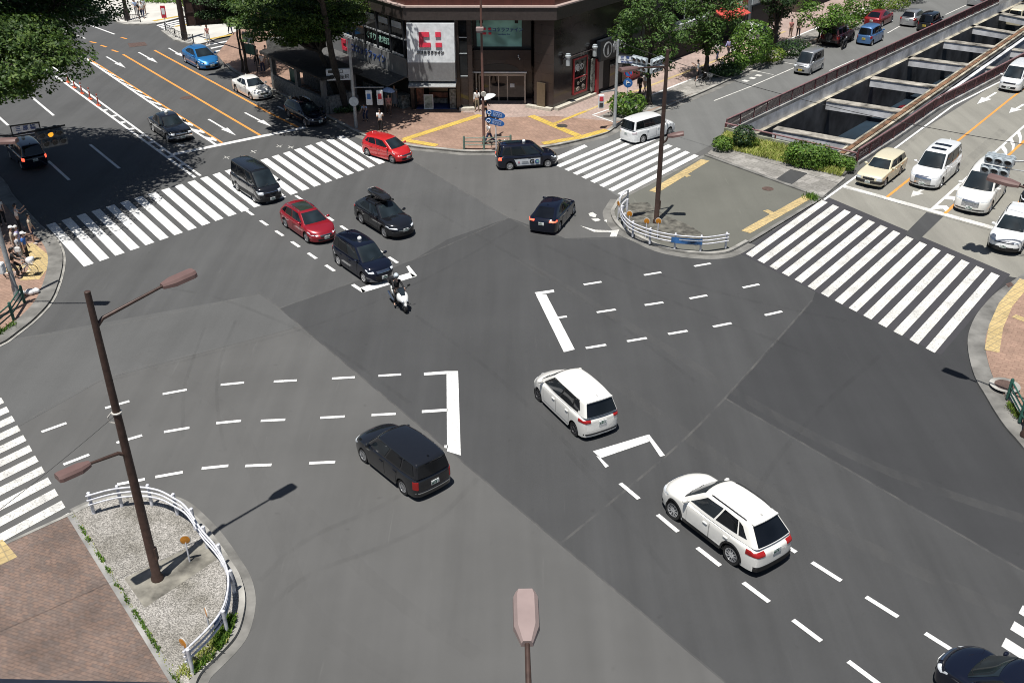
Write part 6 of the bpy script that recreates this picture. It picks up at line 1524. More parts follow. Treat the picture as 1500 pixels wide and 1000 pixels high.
tree(G(356,105,0.13), 8, (0.0,0.1,5.9,1.8,1.8,1.4), 'thin companion trunk with a small crown left of the notice boards', 'leaf_dark', 13, 0.10, nclump=14, per=150, size=0.26)
GG = 'bright green street trees of the tiled pavement'
tree(G(950,153,0.13), 9, (-0.2,0.0,5.7,2.8,2.5,3.4), 'bright green tree with a pale trunk in front of the restaurant sign', 'leaf_ginkgo', 21, 0.22, nclump=58, per=150, size=0.20, clr=0.85, flatness=0.75)
tree(G(1034,116,0.13), 9, (-0.1,0.2,5.4,2.7,2.5,3.2), 'bright green tree beside the red awning', 'leaf_ginkgo', 22, 0.22, nclump=64, per=150, size=0.20, flatness=0.75)
tree(G(1133,72,0.13), 9, (0.1,0.2,6.0,2.3,2.2,3.3), 'tall narrow tree with an ivy covered trunk near the yellow sign', 'leaf_dark', 23, 0.26, nclump=64, per=150, size=0.20, flatness=0.75)
bush(G(1131,68,.13), (1.3,1.2,4.2), 'ivy wrapped round the narrow tree trunk', 'leaf_dark', 24, 900, 0.2, name='ivy')
bush(G(1098,95,.13), (3.9,3.7,3.9), 'big round bush in front of the dark alley', 'leaf_hedge', 31, 2600, 0.24)
bush(G(918,168,.13), (3.0,2.4,1.7), 'low spreading bush at the foot of the signal pole', 'leaf_hedge', 32, 900, 0.26)
bush(G(1057,112,.13), (3.6,1.8,1.0), 'low dark hedge at the foot of the tree by the red awning', 'leaf_dark', 33, 1000, 0.2)
bush(G(1075,104,.13), (2.6,1.8,1.6), 'low light green bush left of the big round bush', 'leaf_hedge', 34, 800, 0.22)
bush(G(1128,90,.13), (2.8,2.0,1.3), 'pale green low bush right of the big round bush', 'leaf_bright', 35, 900, 0.2)
bush(G(1160,82,.13), (3.4,2.0,1.5), 'dark low bush beside the kerb near the silver van', 'leaf_dark', 36, 900, 0.2)
tree(G(1198,62,0.13), 4, (0.2,0.2,2.5,2.6,2.3,1.6), 'small spreading tree behind the dark off-roader', 'leaf_hedge', 37, 0.10, nclump=24, per=140, size=0.22, flatness=0.7)
bush(G(1242,41,.13), (2.6,2.0,1.3), 'low bush behind the blue compact car', 'leaf_hedge', 38, 700, 0.2)
bush(G(1262,28,.13), (4.2,3.0,2.6), 'rounded bush behind the red sedan', 'leaf_hedge', 39, 1600, 0.24)
bush(G(1303,14,.13), (4.6,2.2,1.3), 'clipped bright bush at the far kerb', 'leaf_bright', 40, 1000, 0.2)
bush(G(1325,2,.13), (5.0,3.0,2.0), 'dark bush beyond the clipped one at the top edge', 'leaf_dark', 41, 1000, 0.24)
bush(G(1181,242,.2), (3.0,1.9,1.45), 'large clipped hedge at the head of the underpass', 'leaf_hedge', 42, 3800, 0.15, name='hedge', rz=-0.55, box=True)
bush(G(1214,241,.2), (1.2,1.0,1.0), 'middle clipped hedge between the large one and the last one', 'leaf_hedge', 43, 1300, 0.14, name='hedge', rz=-0.55, box=True)
bush(G(1231,246,.2), (1.9,1.1,0.8), 'last clipped hedge beside the maroon corner post', 'leaf_hedge', 44, 1500, 0.14, name='hedge', rz=-0.55, box=True)
bush(G(1058,220,.2), (1.5,1.3,1.0), 'small round shrub at the left corner of the planting bed', 'leaf_hedge', 45, 800, 0.15)
bush(G(1088,217,.2), (1.6,1.4,1.7), 'taller dark shrub against the short maroon railing', 'leaf_dark', 46, 900, 0.18)
bush(G(1099,217,.2), (1.2,1.0,0.8), 'little bright shrub beside the taller dark one', 'leaf_bright', 47, 500, 0.14)
bush(G(318,14,.13), (9,4,1.6), 'yellow green shrub bed behind the brown sign', 'leaf_bright', 48, 2200, 0.3)
bush(G(241,2,.13), (6,3,0.5), 'low planting bed at the top edge of the pale pavement', 'leaf_hedge', 49, 900, 0.25)
bush(G(440,190,.13), (2.6,1.6,0.4), 'weedy plants at the foot of the leaning plaza tree', 'leaf_dark', 50, 500, 0.2) if False else bush(G(500,163,.13), (3.2,1.6,0.5), 'weedy plants at the foot of the leaning plaza tree', 'leaf_dark', 50, 600, 0.2)
def tufts(name, pts_fn, n, h, leaf, seed):
    rng = random.Random(seed); vs, fs = [], []
    for k in range(n):
        p = pts_fn(rng); hh = h*(0.5+rng.random()); a = rng.uniform(0,2*pi); d = Vector((cos(a),sin(a),0)); b = Vector((-d.y,d.x,0))*0.02*(1+h); i = len(vs)
        vs += [p-b, p+b, p+d*hh*0.25+Vector((0,0,hh*0.65))+b*0.7, p+d*hh*0.55+Vector((0,0,hh))]; fs.append((i,i+1,i+2,i+3))
    mb = MB(); mb.v = [tuple(v) for v in vs]; mb.f = fs; mb.m = [0]*len(fs); return tag(mb.build(name, MATS[leaf], smooth=0), kind='stuff')
ba, bb, bc, bd = G(1046,218), TL0-dT*0.4, TRp[0]-dT*0.4, G(1231,263)
def bedp(rng):
    u, v = rng.random(), rng.random(); p = ba.lerp(bd,u).lerp(bb.lerp(bc,u), v); return Vector((p.x,p.y,0.2))
tufts('grass', bedp, 9000, 0.24, 'leaf_grass', 61)
def isl_edge(rng):
    u = rng.random(); p = inner[0].lerp(inner[1], u*3) if u < 1/3 else inner[1].lerp(inner[2], u*3-1) if u < 2/3 else inner[2].lerp(inner[3], u*3-2)
    return Vector((p.x+rng.gauss(-0.03,0.04), p.y+rng.gauss(0,0.03), 0.13))
def patchy(f, rng):
    for _ in range(20):
        p = f(rng)
        if noise.noise(Vector((p.x*1.3,p.y*1.3,3))) > 0.0: return p
    return p
tufts('weeds', lambda r: patchy(isl_edge, r), 900, 0.08, 'leaf_hedge', 62); tufts('weeds', isl_edge, 350, 0.05, 'leaf_grass', 67)
e0, e1, e2, e3 = G(341,905,.14), G(330,935,.14), G(306,964,.14), G(272,992,.14)
def gp(rng):
    u = rng.random()*3; L = [e0,e1,e2,e3]; i = min(2,int(u)); p = L[i].lerp(L[i+1], u-i); return p+Vector((rng.uniform(-0.42,0.12), rng.uniform(-0.10,0.28),0))
tufts('grass', lambda r: patchy(gp, r), 1100, 0.17, 'leaf_hedge', 63); tufts('grass', gp, 800, 0.11, 'leaf_grass', 68)
def lk(rng): p = G(22,474,.13).lerp(G(-30,505,.13), rng.random()); return p+Vector((rng.gauss(0,.1),rng.gauss(0,.1),0))
tufts('weeds', lk, 300, 0.15, 'leaf_hedge', 64)
tufts('weeds', lambda r: G(1478,592,.2).lerp(G(1492,612,.2), r.random())+Vector((r.gauss(0,.08),r.gauss(0,.08),0)), 300, 0.10, 'leaf_bright', 65)
tufts('weeds', lambda r: G(1188,290,.1)+Vector((r.gauss(0,.2),r.gauss(0,.25),0)), 200, 0.2, 'leaf_hedge', 66)
# ------------------------------------------------------------------ buildings
FL, FR = G(603,163), G(810.5,164); fx = (FR-FL).normalized(); fn = Vector((fx.y,-fx.x,0)); Wf = (FR-FL).length       # fn points to the camera
wall_tiles('stone_front', (0.040,0.029,0.026), (0.033,0.024,0.022), (0.015,0.012,0.012), 1.4, 0.72, fx, 0.22)
wall_tiles('stone_left', (0.040,0.029,0.026), (0.033,0.024,0.022), (0.015,0.012,0.012), 1.4, 0.72, dA, 0.22)
wall_tiles('stone_right', (0.036,0.029,0.027), (0.030,0.024,0.023), (0.018,0.015,0.015), 1.25, 0.62, dB, 0.13, spec=0.6)
wall_tiles('red_granite_front', (0.100,0.034,0.026), (0.085,0.028,0.022), (0.04,0.02,0.018), 2.1, 1.05, fx, 0.35, 0.012, 0.3)
wall_tiles('red_granite_left', (0.100,0.034,0.026), (0.085,0.028,0.022), (0.04,0.02,0.018), 2.1, 1.05, dA, 0.35, 0.012, 0.3)
wall_tiles('red_granite_right', (0.100,0.034,0.026), (0.085,0.028,0.022), (0.04,0.02,0.018), 2.1, 1.05, dB, 0.35, 0.012, 0.3)
plain('cornice_stone', (0.052,0.042,0.039), 0.45, var=0.2); plain('trim_line', (0.42,0.33,0.30), 0.5)
plain('panel_white', (0.62,0.65,0.67), 0.45, var=0.16, scale=2.5); plain('panel_grey', (0.19,0.195,0.20), 0.5, var=0.1); plain('awning_grey', (0.30,0.31,0.31), 0.6, var=0.2)
plain('logo_red', (0.62,0.035,0.07), 0.4); plain('dark_interior', (0.012,0.012,0.013), 0.8, var=0.4)
plain('stone_base', (0.55,0.52,0.44), 0.7, var=0.2); plain('bronze_frame', (0.36,0.33,0.30), 0.4, 0.4); plain('old_brass', (0.20,0.165,0.115), 0.4, 0.6)
glassy('shop_glass', (0.010,0.011,0.012), 0.05); glassy('teal_panel', (0.20,0.42,0.39), 0.15, 0.5)
plain('lacquer_red', (0.30,0.025,0.032), 0.4); plain('sign_black', (0.018,0.022,0.028), 0.4); plain('poster_red', (0.42,0.16,0.10), 0.5, var=0.6, scale=3); plain('poster_mix', (0.25,0.27,0.25), 0.5, var=0.9, scale=5)
plain('awning_red', (0.62,0.09,0.07), 0.6, var=0.2); plain('awning_dark', (0.10,0.10,0.10), 0.7, var=0.3)
plain('sign_yellow', (0.70,0.45,0.03), 0.45, var=0.2)
HB = 13.0; HC = 7.0
LA = 24.0; RB = 17.5
bl = FL+dA*LA; br = FR+dB*RB
root = empty('corner_building', FL, 0, 'dark brown stone corner building with a red granite upper storey and shop signs', 'building')
O = FL
def fp_(a, out, z): return fx*a+fn*out+Vector((0,0,z))
def face_box(name, a0, a1, out0, out1, z0, z1, mat, parent=None, bevel=0.0):
    mb = MB(); c = fx*((a0+a1)/2)+fn*((out0+out1)/2)+Vector((0,0,(z0+z1)/2)); mb.box(tuple(c), (abs(a1-a0),abs(out1-out0),z1-z0), 0, atan2(fx.y,fx.x)); return mb.build(name, MATS[mat], parent or root, smooth=0, bevel=bevel)
# upper storey
mb = MB()
def up(a, b, z0, z1, mi, mb): mb.add([(a.x,a.y,z0),(b.x,b.y,z0),(b.x,b.y,z1),(a.x,a.y,z1)], [(0,1,2,3)], mi)
zz = Vector((0,0,0)); a0, a1, a2, a3 = dA*LA, zz, FR-O, br-O
up(a0,a1,HC,HB,1,mb); up(a1,a2,HC,HB,0,mb); up(a2,a3,HC,HB,2,mb); bk = (a0+a3)*0.5+Vector((0,30,0)); up(a3,bk,0,HB,0,mb); up(bk,a0,0,HB,0,mb)
mb.add([(p.x,p.y,HB) for p in (a0,a1,a2,a3,bk)], [(0,1,2,3,4)], 3); mb.add([(p.x,p.y,HC) for p in (a0,a1,a2,a3,bk)], [(4,3,2,1,0)], 3)
mb.build('upper_storey', [MATS['red_granite_front'],MATS['red_granite_left'],MATS['red_granite_right'],MATS['cornice_stone']], root, smooth=0)
mb = MB(); ring = [a0,a1,a2,a3]; strip(mb, ring, 0.0, -0.32, HC-0.02, HC+0.88); strip(mb, ring, 0, -0.30, HC-0.75 if False else HC-0.03, HC+0.0)
mb.build('cornice', MATS['cornice_stone'], root, smooth=0)
mb = MB(); strip(mb, ring, 0.0, -0.40, HC+0.885, HC+0.99); mb.build('cornice_line', MATS['trim_line'], root, smooth=0)
# right flank: long polished stone face
mb = MB(); Ra = FR-O; 
up(Ra, Ra+dB*RB, 0.13, HC, 0, mb); mb.build('side_wall', MATS['stone_right'], root, smooth=0)
nR = Vector((dB.y,-dB.x,0))
def rbox(name, a0, a1, o0, o1, z0, z1, mat, parent=None, bevel=0.0):
    mb = MB(); c = Ra+dB*((a0+a1)/2)+nR*((o0+o1)/2)+Vector((0,0,(z0+z1)/2)); mb.box(tuple(c), (abs(a1-a0),abs(o1-o0),z1-z0), 0, atan2(dB.y,dB.x)); return mb.build(name, MATS[mat], parent or root, smooth=0, bevel=bevel)
rbox('stone_plinth', 0.05, 5.3, 0.0, 0.42, 0.13, 0.34, 'stone_base')
# red framed window and its picture
w = rbox('picture_window', 2.6, 4.35, 0.0, 0.05, 0.75, 3.5, 'shop_glass')
for a0_, a1_, z0, z1 in ((2.52,2.62,0.7,3.55),(4.30,4.40,0.7,3.55),(2.63,4.29,0.7,0.84),(2.63,4.29,3.42,3.55),(2.63,4.29,1.95,2.02)): rbox('frame', a0_, a1_, 0.0, 0.10, z0, z1, 'lacquer_red', w)
mb = MB(); rng = random.Random(4)
Mw = frame_matrix(tuple(Ra+dB*3.48+nR*0.06+Vector((0,0,2.1))), dB)
for k in range(9):
    cx, cy, r = rng.uniform(-0.55,0.55), rng.uniform(-1.1,-0.1), rng.uniform(0.12,0.28)
    mb.tube([Mw @ Vector((cx+r*(1-j/16)*cos(j*0.8), cy+r*(1-j/16)*sin(j*0.8), 0.0)) for j in range(13)], 0.028, 4)
mb.build('swirl_drawing', plain('drawing_white',(0.42,0.36,0.32),0.6), w); put_text('window_lettering', '俺の', 0.62, MATS['panel_white'], Mw @ Matrix.Translation((-0.2,0.65,0.0)), w, 0.012)
# wall lights and their conduit
for a in (1.35, 4.95):
    c = Ra+dB*a+nR*0.35; mb = MB(); mb.lathe([(0.17,3.35),(0.17,3.95),(0.23,4.0),(0.23,4.12),(0.17,4.16),(0.17,4.25)],12,0,Matrix.Translation((c.x,c.y,0))); mb.tube([tuple(Ra+dB*a+Vector((0,0,3.8))), (c.x,c.y,3.8)],0.05,6); mb.build('wall_lamp', MATS['signal_grey'], root, smooth=40)
mb = MB(); mb.tube([tuple(Ra+dB*1.4+nR*0.1+Vector((0,0,3.85))),tuple(Ra+dB*4.9+nR*0.1+Vector((0,0,3.85)))],0.025,5); mb.build('conduit', MATS['trim_line'], root)
# restaurant entrance with its black sign
en = rbox('restaurant_entrance', 5.7, 11.9, 0.0, 0.06, 0.13, 2.9, 'dark_interior')
rbox('rope_curtain', 4.85, 5.25, 0.05, 0.22, 0.5, 3.1, 'poster_mix', en)
rbox('red_pillar', 5.35, 5.68, 0.0, 0.34, 0.13, 3.0, 'lacquer_red', en); rbox('pale_pillar', 5.70, 6.3, 0.06, 0.30, 0.5, 3.0, 'panel_grey', en)
for a in (7.6, 9.5): rbox('door_leaf', a, a+1.1, 0.06, 0.10, 0.15, 2.4, 'shop_glass', en)
rbox('red_dado', 10.6, 12.2, 0.06, 0.16, 0.13, 1.0, 'lacquer_red', en)
sg = rbox('shop_sign', 5.45, 12.0, 0.07, 0.55, 2.80, 4.40, 'sign_black', None, 0.03)
Ms = frame_matrix(tuple(Ra+dB*6.45+nR*0.57+Vector((0,0,3.6))), dB)
mb = MB(); mb.lathe([(0.62,0.0),(0.62,0.02)],24,0,Ms); em = mb.build('emblem', MATS['panel_white'], sg, smooth=0); mb = MB(); mb.lathe([(0.5,0.02),(0.5,0.026)],24,0,Ms); mb.build('emblem_inner', MATS['sign_black'], em, smooth=0)
mb = MB(); mb.add([Ms @ Vector(v) for v in ((-0.12,-0.4,0.032),(0.16,-0.4,0.032),(0.10,0.0,0.032),(0.02,0.38,0.032),(-0.10,0.05,0.032))],[(0,1,2,3,4)]); mb.build('emblem_flame', MATS['panel_white'], em, smooth=0)
put_text('sign_lettering', '俺の', 1.0, MATS['panel_white'], Ms @ Matrix.Translation((1.7,0.0,0.01)), sg, 0.02)
rbox('door_poster', 8.8, 9.4, 0.11, 0.13, 1.5, 2.5, 'panel_grey', en)
# left flank: shop front with glazed upper floor
nL = Vector((dA.y,-dA.x,0)); nL = nL if nL.dot(Vector((-1,-1,0))) > 0 else -nL
def lbox(name, a0, a1, o0, o1, z0, z1, mat, parent=None, bevel=0.0):
    mb = MB(); c = dA*((a0+a1)/2)+nL*((o0+o1)/2)+Vector((0,0,(z0+z1)/2)); mb.box(tuple(c), (abs(a1-a0),abs(o1-o0),z1-z0), 0, atan2(dA.y,dA.x)); return mb.build(name, MATS[mat], parent or root, smooth=0, bevel=bevel)
lbox('side_wall', 0.1, LA, -0.6, 0.0, 4.0, HC, 'stone_left')
lbox('shop_front', 0.1, 14, -0.6, -0.3, 0.13, 2.55, 'dark_interior')
lbox('sign_band', 0.05, 13.2, 0.0, 0.18, 2.62, 4.05, 'panel_grey')
for k in range(6):
    f = lbox('window', 0.5+k*2.0, 2.3+k*2.0, 0.0, 0.05, 4.15, 5.35, 'shop_glass'); lbox('window', 0.5+k*2.0, 2.3+k*2.0, 0.0, 0.05, 5.5, 6.7, 'shop_glass')
    lbox('blind', 0.7+k*2.0, 2.1+k*2.0, 0.05, 0.07, 6.15, 6.6, 'panel_white' if k in (0,1,2) else 'panel_grey'); lbox('sill_light', 0.6+k*2.0, 2.2+k*2.0, 0.05, 0.09, 4.10, 4.24, 'panel_white')
    t = ('くすり','化粧品','くすり','食品','日用品','薬')[k] if k else None
    if k in (1,2): put_text('window_lettering', ('化粧品','くすり')[k-1], 0.55, plain('lettering_mint',(0.35,0.62,0.52),0.5), frame_matrix(tuple(dA*(1.4+k*2.0)+nL*0.065+Vector((0,0,4.8))), -dA), f, 0.008)
lbox('transom', 0.1, 13, 0.0, 0.12, 5.37, 5.48, 'sign_grey')
for k in range(7): lbox('mullion', 0.3+k*2.0, 0.46+k*2.0, 0.0, 0.14, 4.1, 6.9, 'sign_black')
mb = MB(); 
for k in range(1): mb.bar(dA*6.6+nL*0.1+Vector((0,0,2.6)), dA*6.6+nL*1.9+Vector((0,0,2.2)), 12.6, 0.08)
mb.build('awning', MATS['awning_dark'], root, smooth=0)
Ml = frame_matrix(tuple(dA*6.6+nL*0.19+Vector((0,0,3.35))), -dA)
def logo(M, s, parent, mat='logo_red'):
    mb = MB()
    def blk(x0,x1,y0,y1): mb.box(((x0+x1)/2*s,(y0+y1)/2*s,0.05),((x1-x0)*s,(y1-y0)*s,0.1),0,M=M)
    blk(-0.5,-0.28,-0.35,0.35); blk(-0.28,-0.0,0.12,0.35); blk(-0.28,0.06,-0.35,-0.14); l1 = mb.build('logo', MATS[mat], parent, smooth=0)
    mb = MB(); mb.box((0.43*s,0.235*s,0.05),(0.26*s,0.23*s,0.1),0,M=M); mb.build('logo_square', MATS[mat], l1, smooth=0); mb = MB(); mb.box((0.45*s,-0.245*s,0.05),(0.30*s,0.21*s,0.1),0,M=M); mb.build('logo_square', MATS[mat], l1, smooth=0)
    return l1
sb = [o for o in COL.objects if o.name.startswith('sign_band')][-1]
logo(Ml @ Matrix.Translation((-2.9,0,0)), 1.25, sb); put_text('sign_lettering', 'ココカラファイン', 0.70, MATS['ink_blue'], Ml @ Matrix.Translation((0.7,0,0.02)), sb, 0.016, 0.015)
lbox('poster', 9.5, 12.5, -0.28, -0.2, 0.4, 2.4, 'poster_red'); lbox('counter', 0.6, 3.2, -0.28, 0.5, 0.13, 1.15, 'poster_mix'); lbox('counter', 4.0, 7.0, -0.28, 0.3, 0.13, 0.95, 'poster_mix')
# front: shop bay with the white sign box
a1 = 3.62
face_box('front_wall', 0.0, 0.28, -3.2, 0.0, 0.13, HC-0.03, 'stone_front')
sbx = MB(); z0, z1, z2 = 2.62, 4.02, 6.78
for (za, zb, mi, o0, o1) in ((z0,z1,1,0.98,0.96),(z1,z2,0,0.96,0.50)):
    vs = [fp_(0.05,0,za),fp_(a1,0,za),fp_(a1,o0,za),fp_(0.05,o0,za),fp_(0.05,0,zb),fp_(a1,0,zb),fp_(a1,o1,zb),fp_(0.05,o1,zb)]
    sbx.add(vs, [(0,1,2,3),(4,7,6,5),(3,2,6,7),(1,5,6,2),(0,3,7,4)], mi)
sgn = sbx.build('sign_box', [MATS['panel_white'],MATS['panel_grey']], root, smooth=0)
Mf = frame_matrix(tuple(fp_(1.75,0.70,5.65)), fx) @ Matrix.Rotation(-atan2(0.46,2.76),4,'X'); logo(Mf, 1.55, sgn); put_text('sign_lettering', 'ココカラファイン', 0.26, MATS['ink_black'], Mf @ Matrix.Translation((0.05,-0.92,0.0)), sgn, 0.010, 0.06)
mb = MB(); mb.bar(fp_(1.85,0.3,2.55), fp_(1.85,1.35,2.25), 3.6, 0.1); mb.build('awning', MATS['awning_grey'], root, smooth=0)
face_box('front_wall', a1-0.05, a1+0.25, -3.2, 0.0, 0.13, HC-0.03, 'stone_front')
face_box('shop_back', 0.3, a1-0.05, -3.2, -2.6, 0.13, 2.55, 'dark_interior')
face_box('ceiling', 0.3, a1-0.05, -3.2, -0.02, 2.5, 2.6, 'dark_interior'); face_box('floor_mat', 0.35, a1-0.1, -2.5, -0.2, 0.132, 0.16, 'ink_blue')
face_box('poster', 0.32, 0.95, -0.7, -0.6, 0.35, 2.1, 'poster_red'); face_box('magazine_rack', 3.0, 3.5, -0.7, -0.2, 0.15, 1.7, 'poster_mix')
for k in range(4): face_box('shelf', 1.2, 2.7, -2.4+0.25*k, -2.2+0.25*k, 0.2, 1.8-0.4*k, ('poster_mix','old_brass','poster_red','poster_mix')[k])
# dark glass strip beside it
gs = face_box('glass_strip', a1+0.27, a1+0.85, -0.5, -0.12, 0.13, HC-0.03, 'shop_glass')
for z in (2.7, 4.4, 5.6): face_box('glazing_bar', a1+0.27, a1+0.85, -0.12, -0.07, z, z+0.07, 'signal_grey', gs)
# recessed entrance
e0, e1 = a1+0.87, Wf-1.75
face_box('recess_wall', e0-0.02, e0+0.35, -3.4, -0.2, 0.13, HC-0.03, 'stone_front')
face_box('recess_back', e0+0.35, e1, -3.6, -3.2, 0.13, HC-0.03, 'stone_front')
bay = face_box('bay_wall', e0+0.36, e1-0.02, -3.2, -1.55, 2.75, 4.35, 'stone_front'); face_box('bay_head', e0+0.36, e1-0.02, -3.2, -1.9, 4.36, HC-0.03, 'ink_black')
tp = face_box('sign_window', e0+0.6, e1-0.75, -1.9, -1.84, 4.55, 6.72, 'teal_panel')
for a in (e0+0.98, e1-1.15): face_box('window_bracket', a-0.13, a+0.13, -1.84, -1.78, 6.3, 6.72, 'dark_interior', tp)
Mt = frame_matrix(tuple(fp_((e0+e1)/2-0.05,-1.825,5.72)), fx); logo(Mt @ Matrix.Translation((-1.05,0,-0.03)), 0.72, tp); put_text('sign_lettering', 'ココカラファイン', 0.34, MATS['ink_blue'], Mt @ Matrix.Translation((0.45,0.08,0.0)), tp, 0.010); put_text('sign_lettering', 'cocokara fine', 0.17, MATS['ink_blue'], Mt @ Matrix.Translation((0.35,-0.25,0.0)), tp, 0.002)
mb = MB()
for k in range(3): c = fp_(e1-1.0+0.1*(k==2),-1.5,3.95-0.13*k); mb.ball(tuple(c), 0.055, n=8, m=6)
mb.build('lamp_cluster', MATS['panel_white'], root)
mb = MB(); vs = [fp_((e0+e1)/2+1.55*cos(t)-0.1, -1.52, 2.76+0.55*sin(t)) for t in [pi*k/12 for k in range(13)]]; mb.add(vs, [tuple(range(13))]); mb.build('arch_relief', MATS['ink_black'], root, smooth=0)
mb = MB(); 
dr = face_box('entrance_door', e0+0.7, e1-0.55, -2.6, -2.52, 0.14, 2.45, 'shop_glass')
for a in (e0+0.62, e0+1.45, e0+2.15, e0+2.85, e1-0.6): face_box('door_frame', a, a+0.09, -2.52, -2.44, 0.14, 2.2, 'bronze_frame', dr)
face_box('door_head', e0+0.36, e1-0.4, -2.5, -1.6, 2.55, 2.68, 'dark_interior', dr); face_box('head_line', e0+0.3, e1-0.35, -1.6, -1.54, 2.57, 2.68, 'panel_white', dr); face_box('door_transom', e0+0.7, e1-0.6, -2.52, -2.42, 2.12, 2.3, 'bronze_frame', dr); face_box('door_notice', e0+3.1, e0+3.45, -2.50, -2.48, 1.2, 1.5, 'panel_white', dr)
for a in (e0+0.5, e1-0.5): face_box('portal_post', a-0.05, a+0.05, -1.75, -1.65, 0.14, 2.55, 'bronze_frame', dr)
mb = MB(); mb.flat([(fp_(e0,-2.5,0)+O).to_2d(), (fp_(e1,-2.5,0)+O).to_2d(), (fp_(e1+0.2,0.75,0)+O).to_2d(), (fp_(e0-0.4,0.75,0)+O).to_2d()], 0.135); mb.v = [(v[0]-O.x,v[1]-O.y,v[2]) for v in mb.v]; mb.build('doorstep', MATS['walk_tile'], root, smooth=0)
# right-hand stone pier with a splayed reveal
vs2 = [fp_(e1,-3.2,0).to_2d(), fp_(e1+0.35,-1.2,0).to_2d(), fp_(Wf,0,0).to_2d(), fp_(Wf,-3.2,0).to_2d()]
mb = MB(); mb.prism([tuple(fp_(e1,-3.2,0))[:2], tuple(fp_(e1+0.25,-0.9,0))[:2], tuple(fp_(Wf-0.004,-0.004,0))[:2], tuple(fp_(Wf-0.3,-3.2,0))[:2]], 0.13, HC-0.03); mb.build('front_pier', MATS['stone_front'], root, smooth=0)
mb = MB(); strip(mb, [fp_(e1-0.25,-1.0,0), fp_(Wf-0.0,0.0,0)], -0.42, 0, 0.13, 0.34); mb.build('stone_plinth', MATS['stone_base'], root, smooth=0)
mb = MB(); strip(mb, [fp_(a1+0.1,0.0,0), fp_(e0+0.4,-0.2,0)], -0.42, 0, 0.13, 0.34); mb.build('stone_plinth', MATS['stone_base'], root, smooth=0)
M = frame_matrix(tuple(fp_(e1+0.85,-0.42,1.2)), (fp_(Wf,0,0)-fp_(e1+0.25,-0.9,0))); mb = MB(); mb.box((0.0,0,0.12),(0.75,1.95,0.1),0,M=M); mb.build('brass_door', MATS['old_brass'], root, bevel=0.01)

# neighbours along the tiled pavement
def block(a0, a1, depth, h, label, wall, inset=0.0, name='shop_building'):
    p = FR+dB*a0-nR*inset; r = empty(name, p, 0, label, 'building', 'shop buildings along the tiled pavement')
    mb = MB(); L = a1-a0; c = dB*(L/2)-nR*(depth/2); mb.box((c.x,c.y,h/2), (L,depth,h), 0, atan2(dB.y,dB.x)); mb.build('wall', wall, r, smooth=0)
    def part(nm, b0, b1, o0, o1, z0, z1, mat, parent=None, bevel=0.0):
        mb = MB(); c = dB*((b0+b1)/2)+nR*((o0+o1)/2); mb.box((c.x,c.y,(z0+z1)/2), (b1-b0,o1-o0,z1-z0), 0, atan2(dB.y,dB.x)); return mb.build(nm, MATS[mat], parent or r, smooth=0, bevel=bevel)
    return r, part, L
r, part, L = block(RB+0.15, RB+7.2, 12, 11, 'pale grey shop building with wide windows beside the dark corner building', plain('render_grey',(0.30,0.32,0.33),0.6,var=0.15), 0.5)
for z in (3.5, 6.4):
    w = part('window', 0.5, L-0.5, 0, 0.06, z, z+1.6, 'shop_glass')
    for k in range(4): part('window_frame', 0.5+k*(L-1)/3-0.04, 0.5+k*(L-1)/3+0.04, 0.06, 0.1, z, z+1.6, 'signal_grey', w)
part('shop_front', 0.4, L-0.4, 0, 0.08, 0.15, 2.5, 'dark_interior'); part('ledge', 0.05, L-0.05, 0.01, 0.35, 2.7, 3.2, 'panel_white')
r, part, L = block(RB+7.3, RB+14.6, 12, 12, 'narrow shop building with red awnings half hidden by a tree', plain('render_beige',(0.33,0.29,0.25),0.7,var=0.2), 0.2)
part('shop_front', 0.3, L-0.3, 0, 0.08, 0.15, 2.4, 'dark_interior')
mb = MB(); mb.bar(dB*2.4+nR*0.05+Vector((0,0,3.5)), dB*2.4+nR*1.7+Vector((0,0,2.7)), 4.4, 0.1); mb.build('awning', MATS['awning_red'], r, smooth=0)
mb = MB(); mb.bar(dB*2.2+nR*0.05+Vector((0,0,7.1)), dB*2.2+nR*0.9+Vector((0,0,6.6)), 2.6, 0.1); mb.build('awning', MATS['awning_red'], r, smooth=0)
for k in range(3): part('window', 0.6+k*2.3, 2.4+k*2.3, 0, 0.06, 4.4, 6.1, 'shop_glass')
part('sign_panel', 5.6, 6.9, 0.06, 0.25, 2.6, 4.2, 'panel_white'); part('lettering_panel', 5.7, 6.8, 0.25, 0.28, 3.0, 3.8, 'lacquer_red')
r, part, L = block(RB+14.8, RB+20.5, 12, 13, 'grey office building with a wide blue grey window band', plain('render_slate',(0.17,0.19,0.21),0.6,var=0.2), 0.0)
part('window', 0.4, L-0.4, 0, 0.06, 4.3, 6.3, 'shop_glass'); part('shop_front', 0.4, L-0.4, 0, 0.08, 0.15, 2.6, 'dark_interior'); part('spandrel', 0.2, L-0.2, 0.0, 0.12, 2.8, 3.9, 'signal_grey')
r, part, L = block(RB+26.5, RB+40, 12, 14, 'brown brick building beyond the dark alley with a yellow hanging sign', plain('render_brown',(0.085,0.065,0.05),0.7,var=0.3), 0.0)
part('shop_front', 0.5, L-0.5, 0, 0.08, 0.15, 2.8, 'dark_interior'); sg = part('hanging_sign', 1.6, 1.9, 0.0, 1.3, 4.3, 6.4, 'sign_yellow', None, 0.03)
for k in range(4): part('window', 3.5+k*2.4, 5.2+k*2.4, 0, 0.06, 4.0, 5.8, 'shop_glass')
part('ledge', 0.1, L-0.1, 0.0, 0.3, 3.0, 3.4, 'panel_grey')
r, part, L = block(RB+40.2, RB+75, 12, 14, 'long dark building at the far end of the tiled pavement', plain('render_dark',(0.06,0.058,0.056),0.6,var=0.3), 0.0)
part('shop_front', 0.5, L-0.5, 0, 0.08, 0.15, 2.8, 'dark_interior')
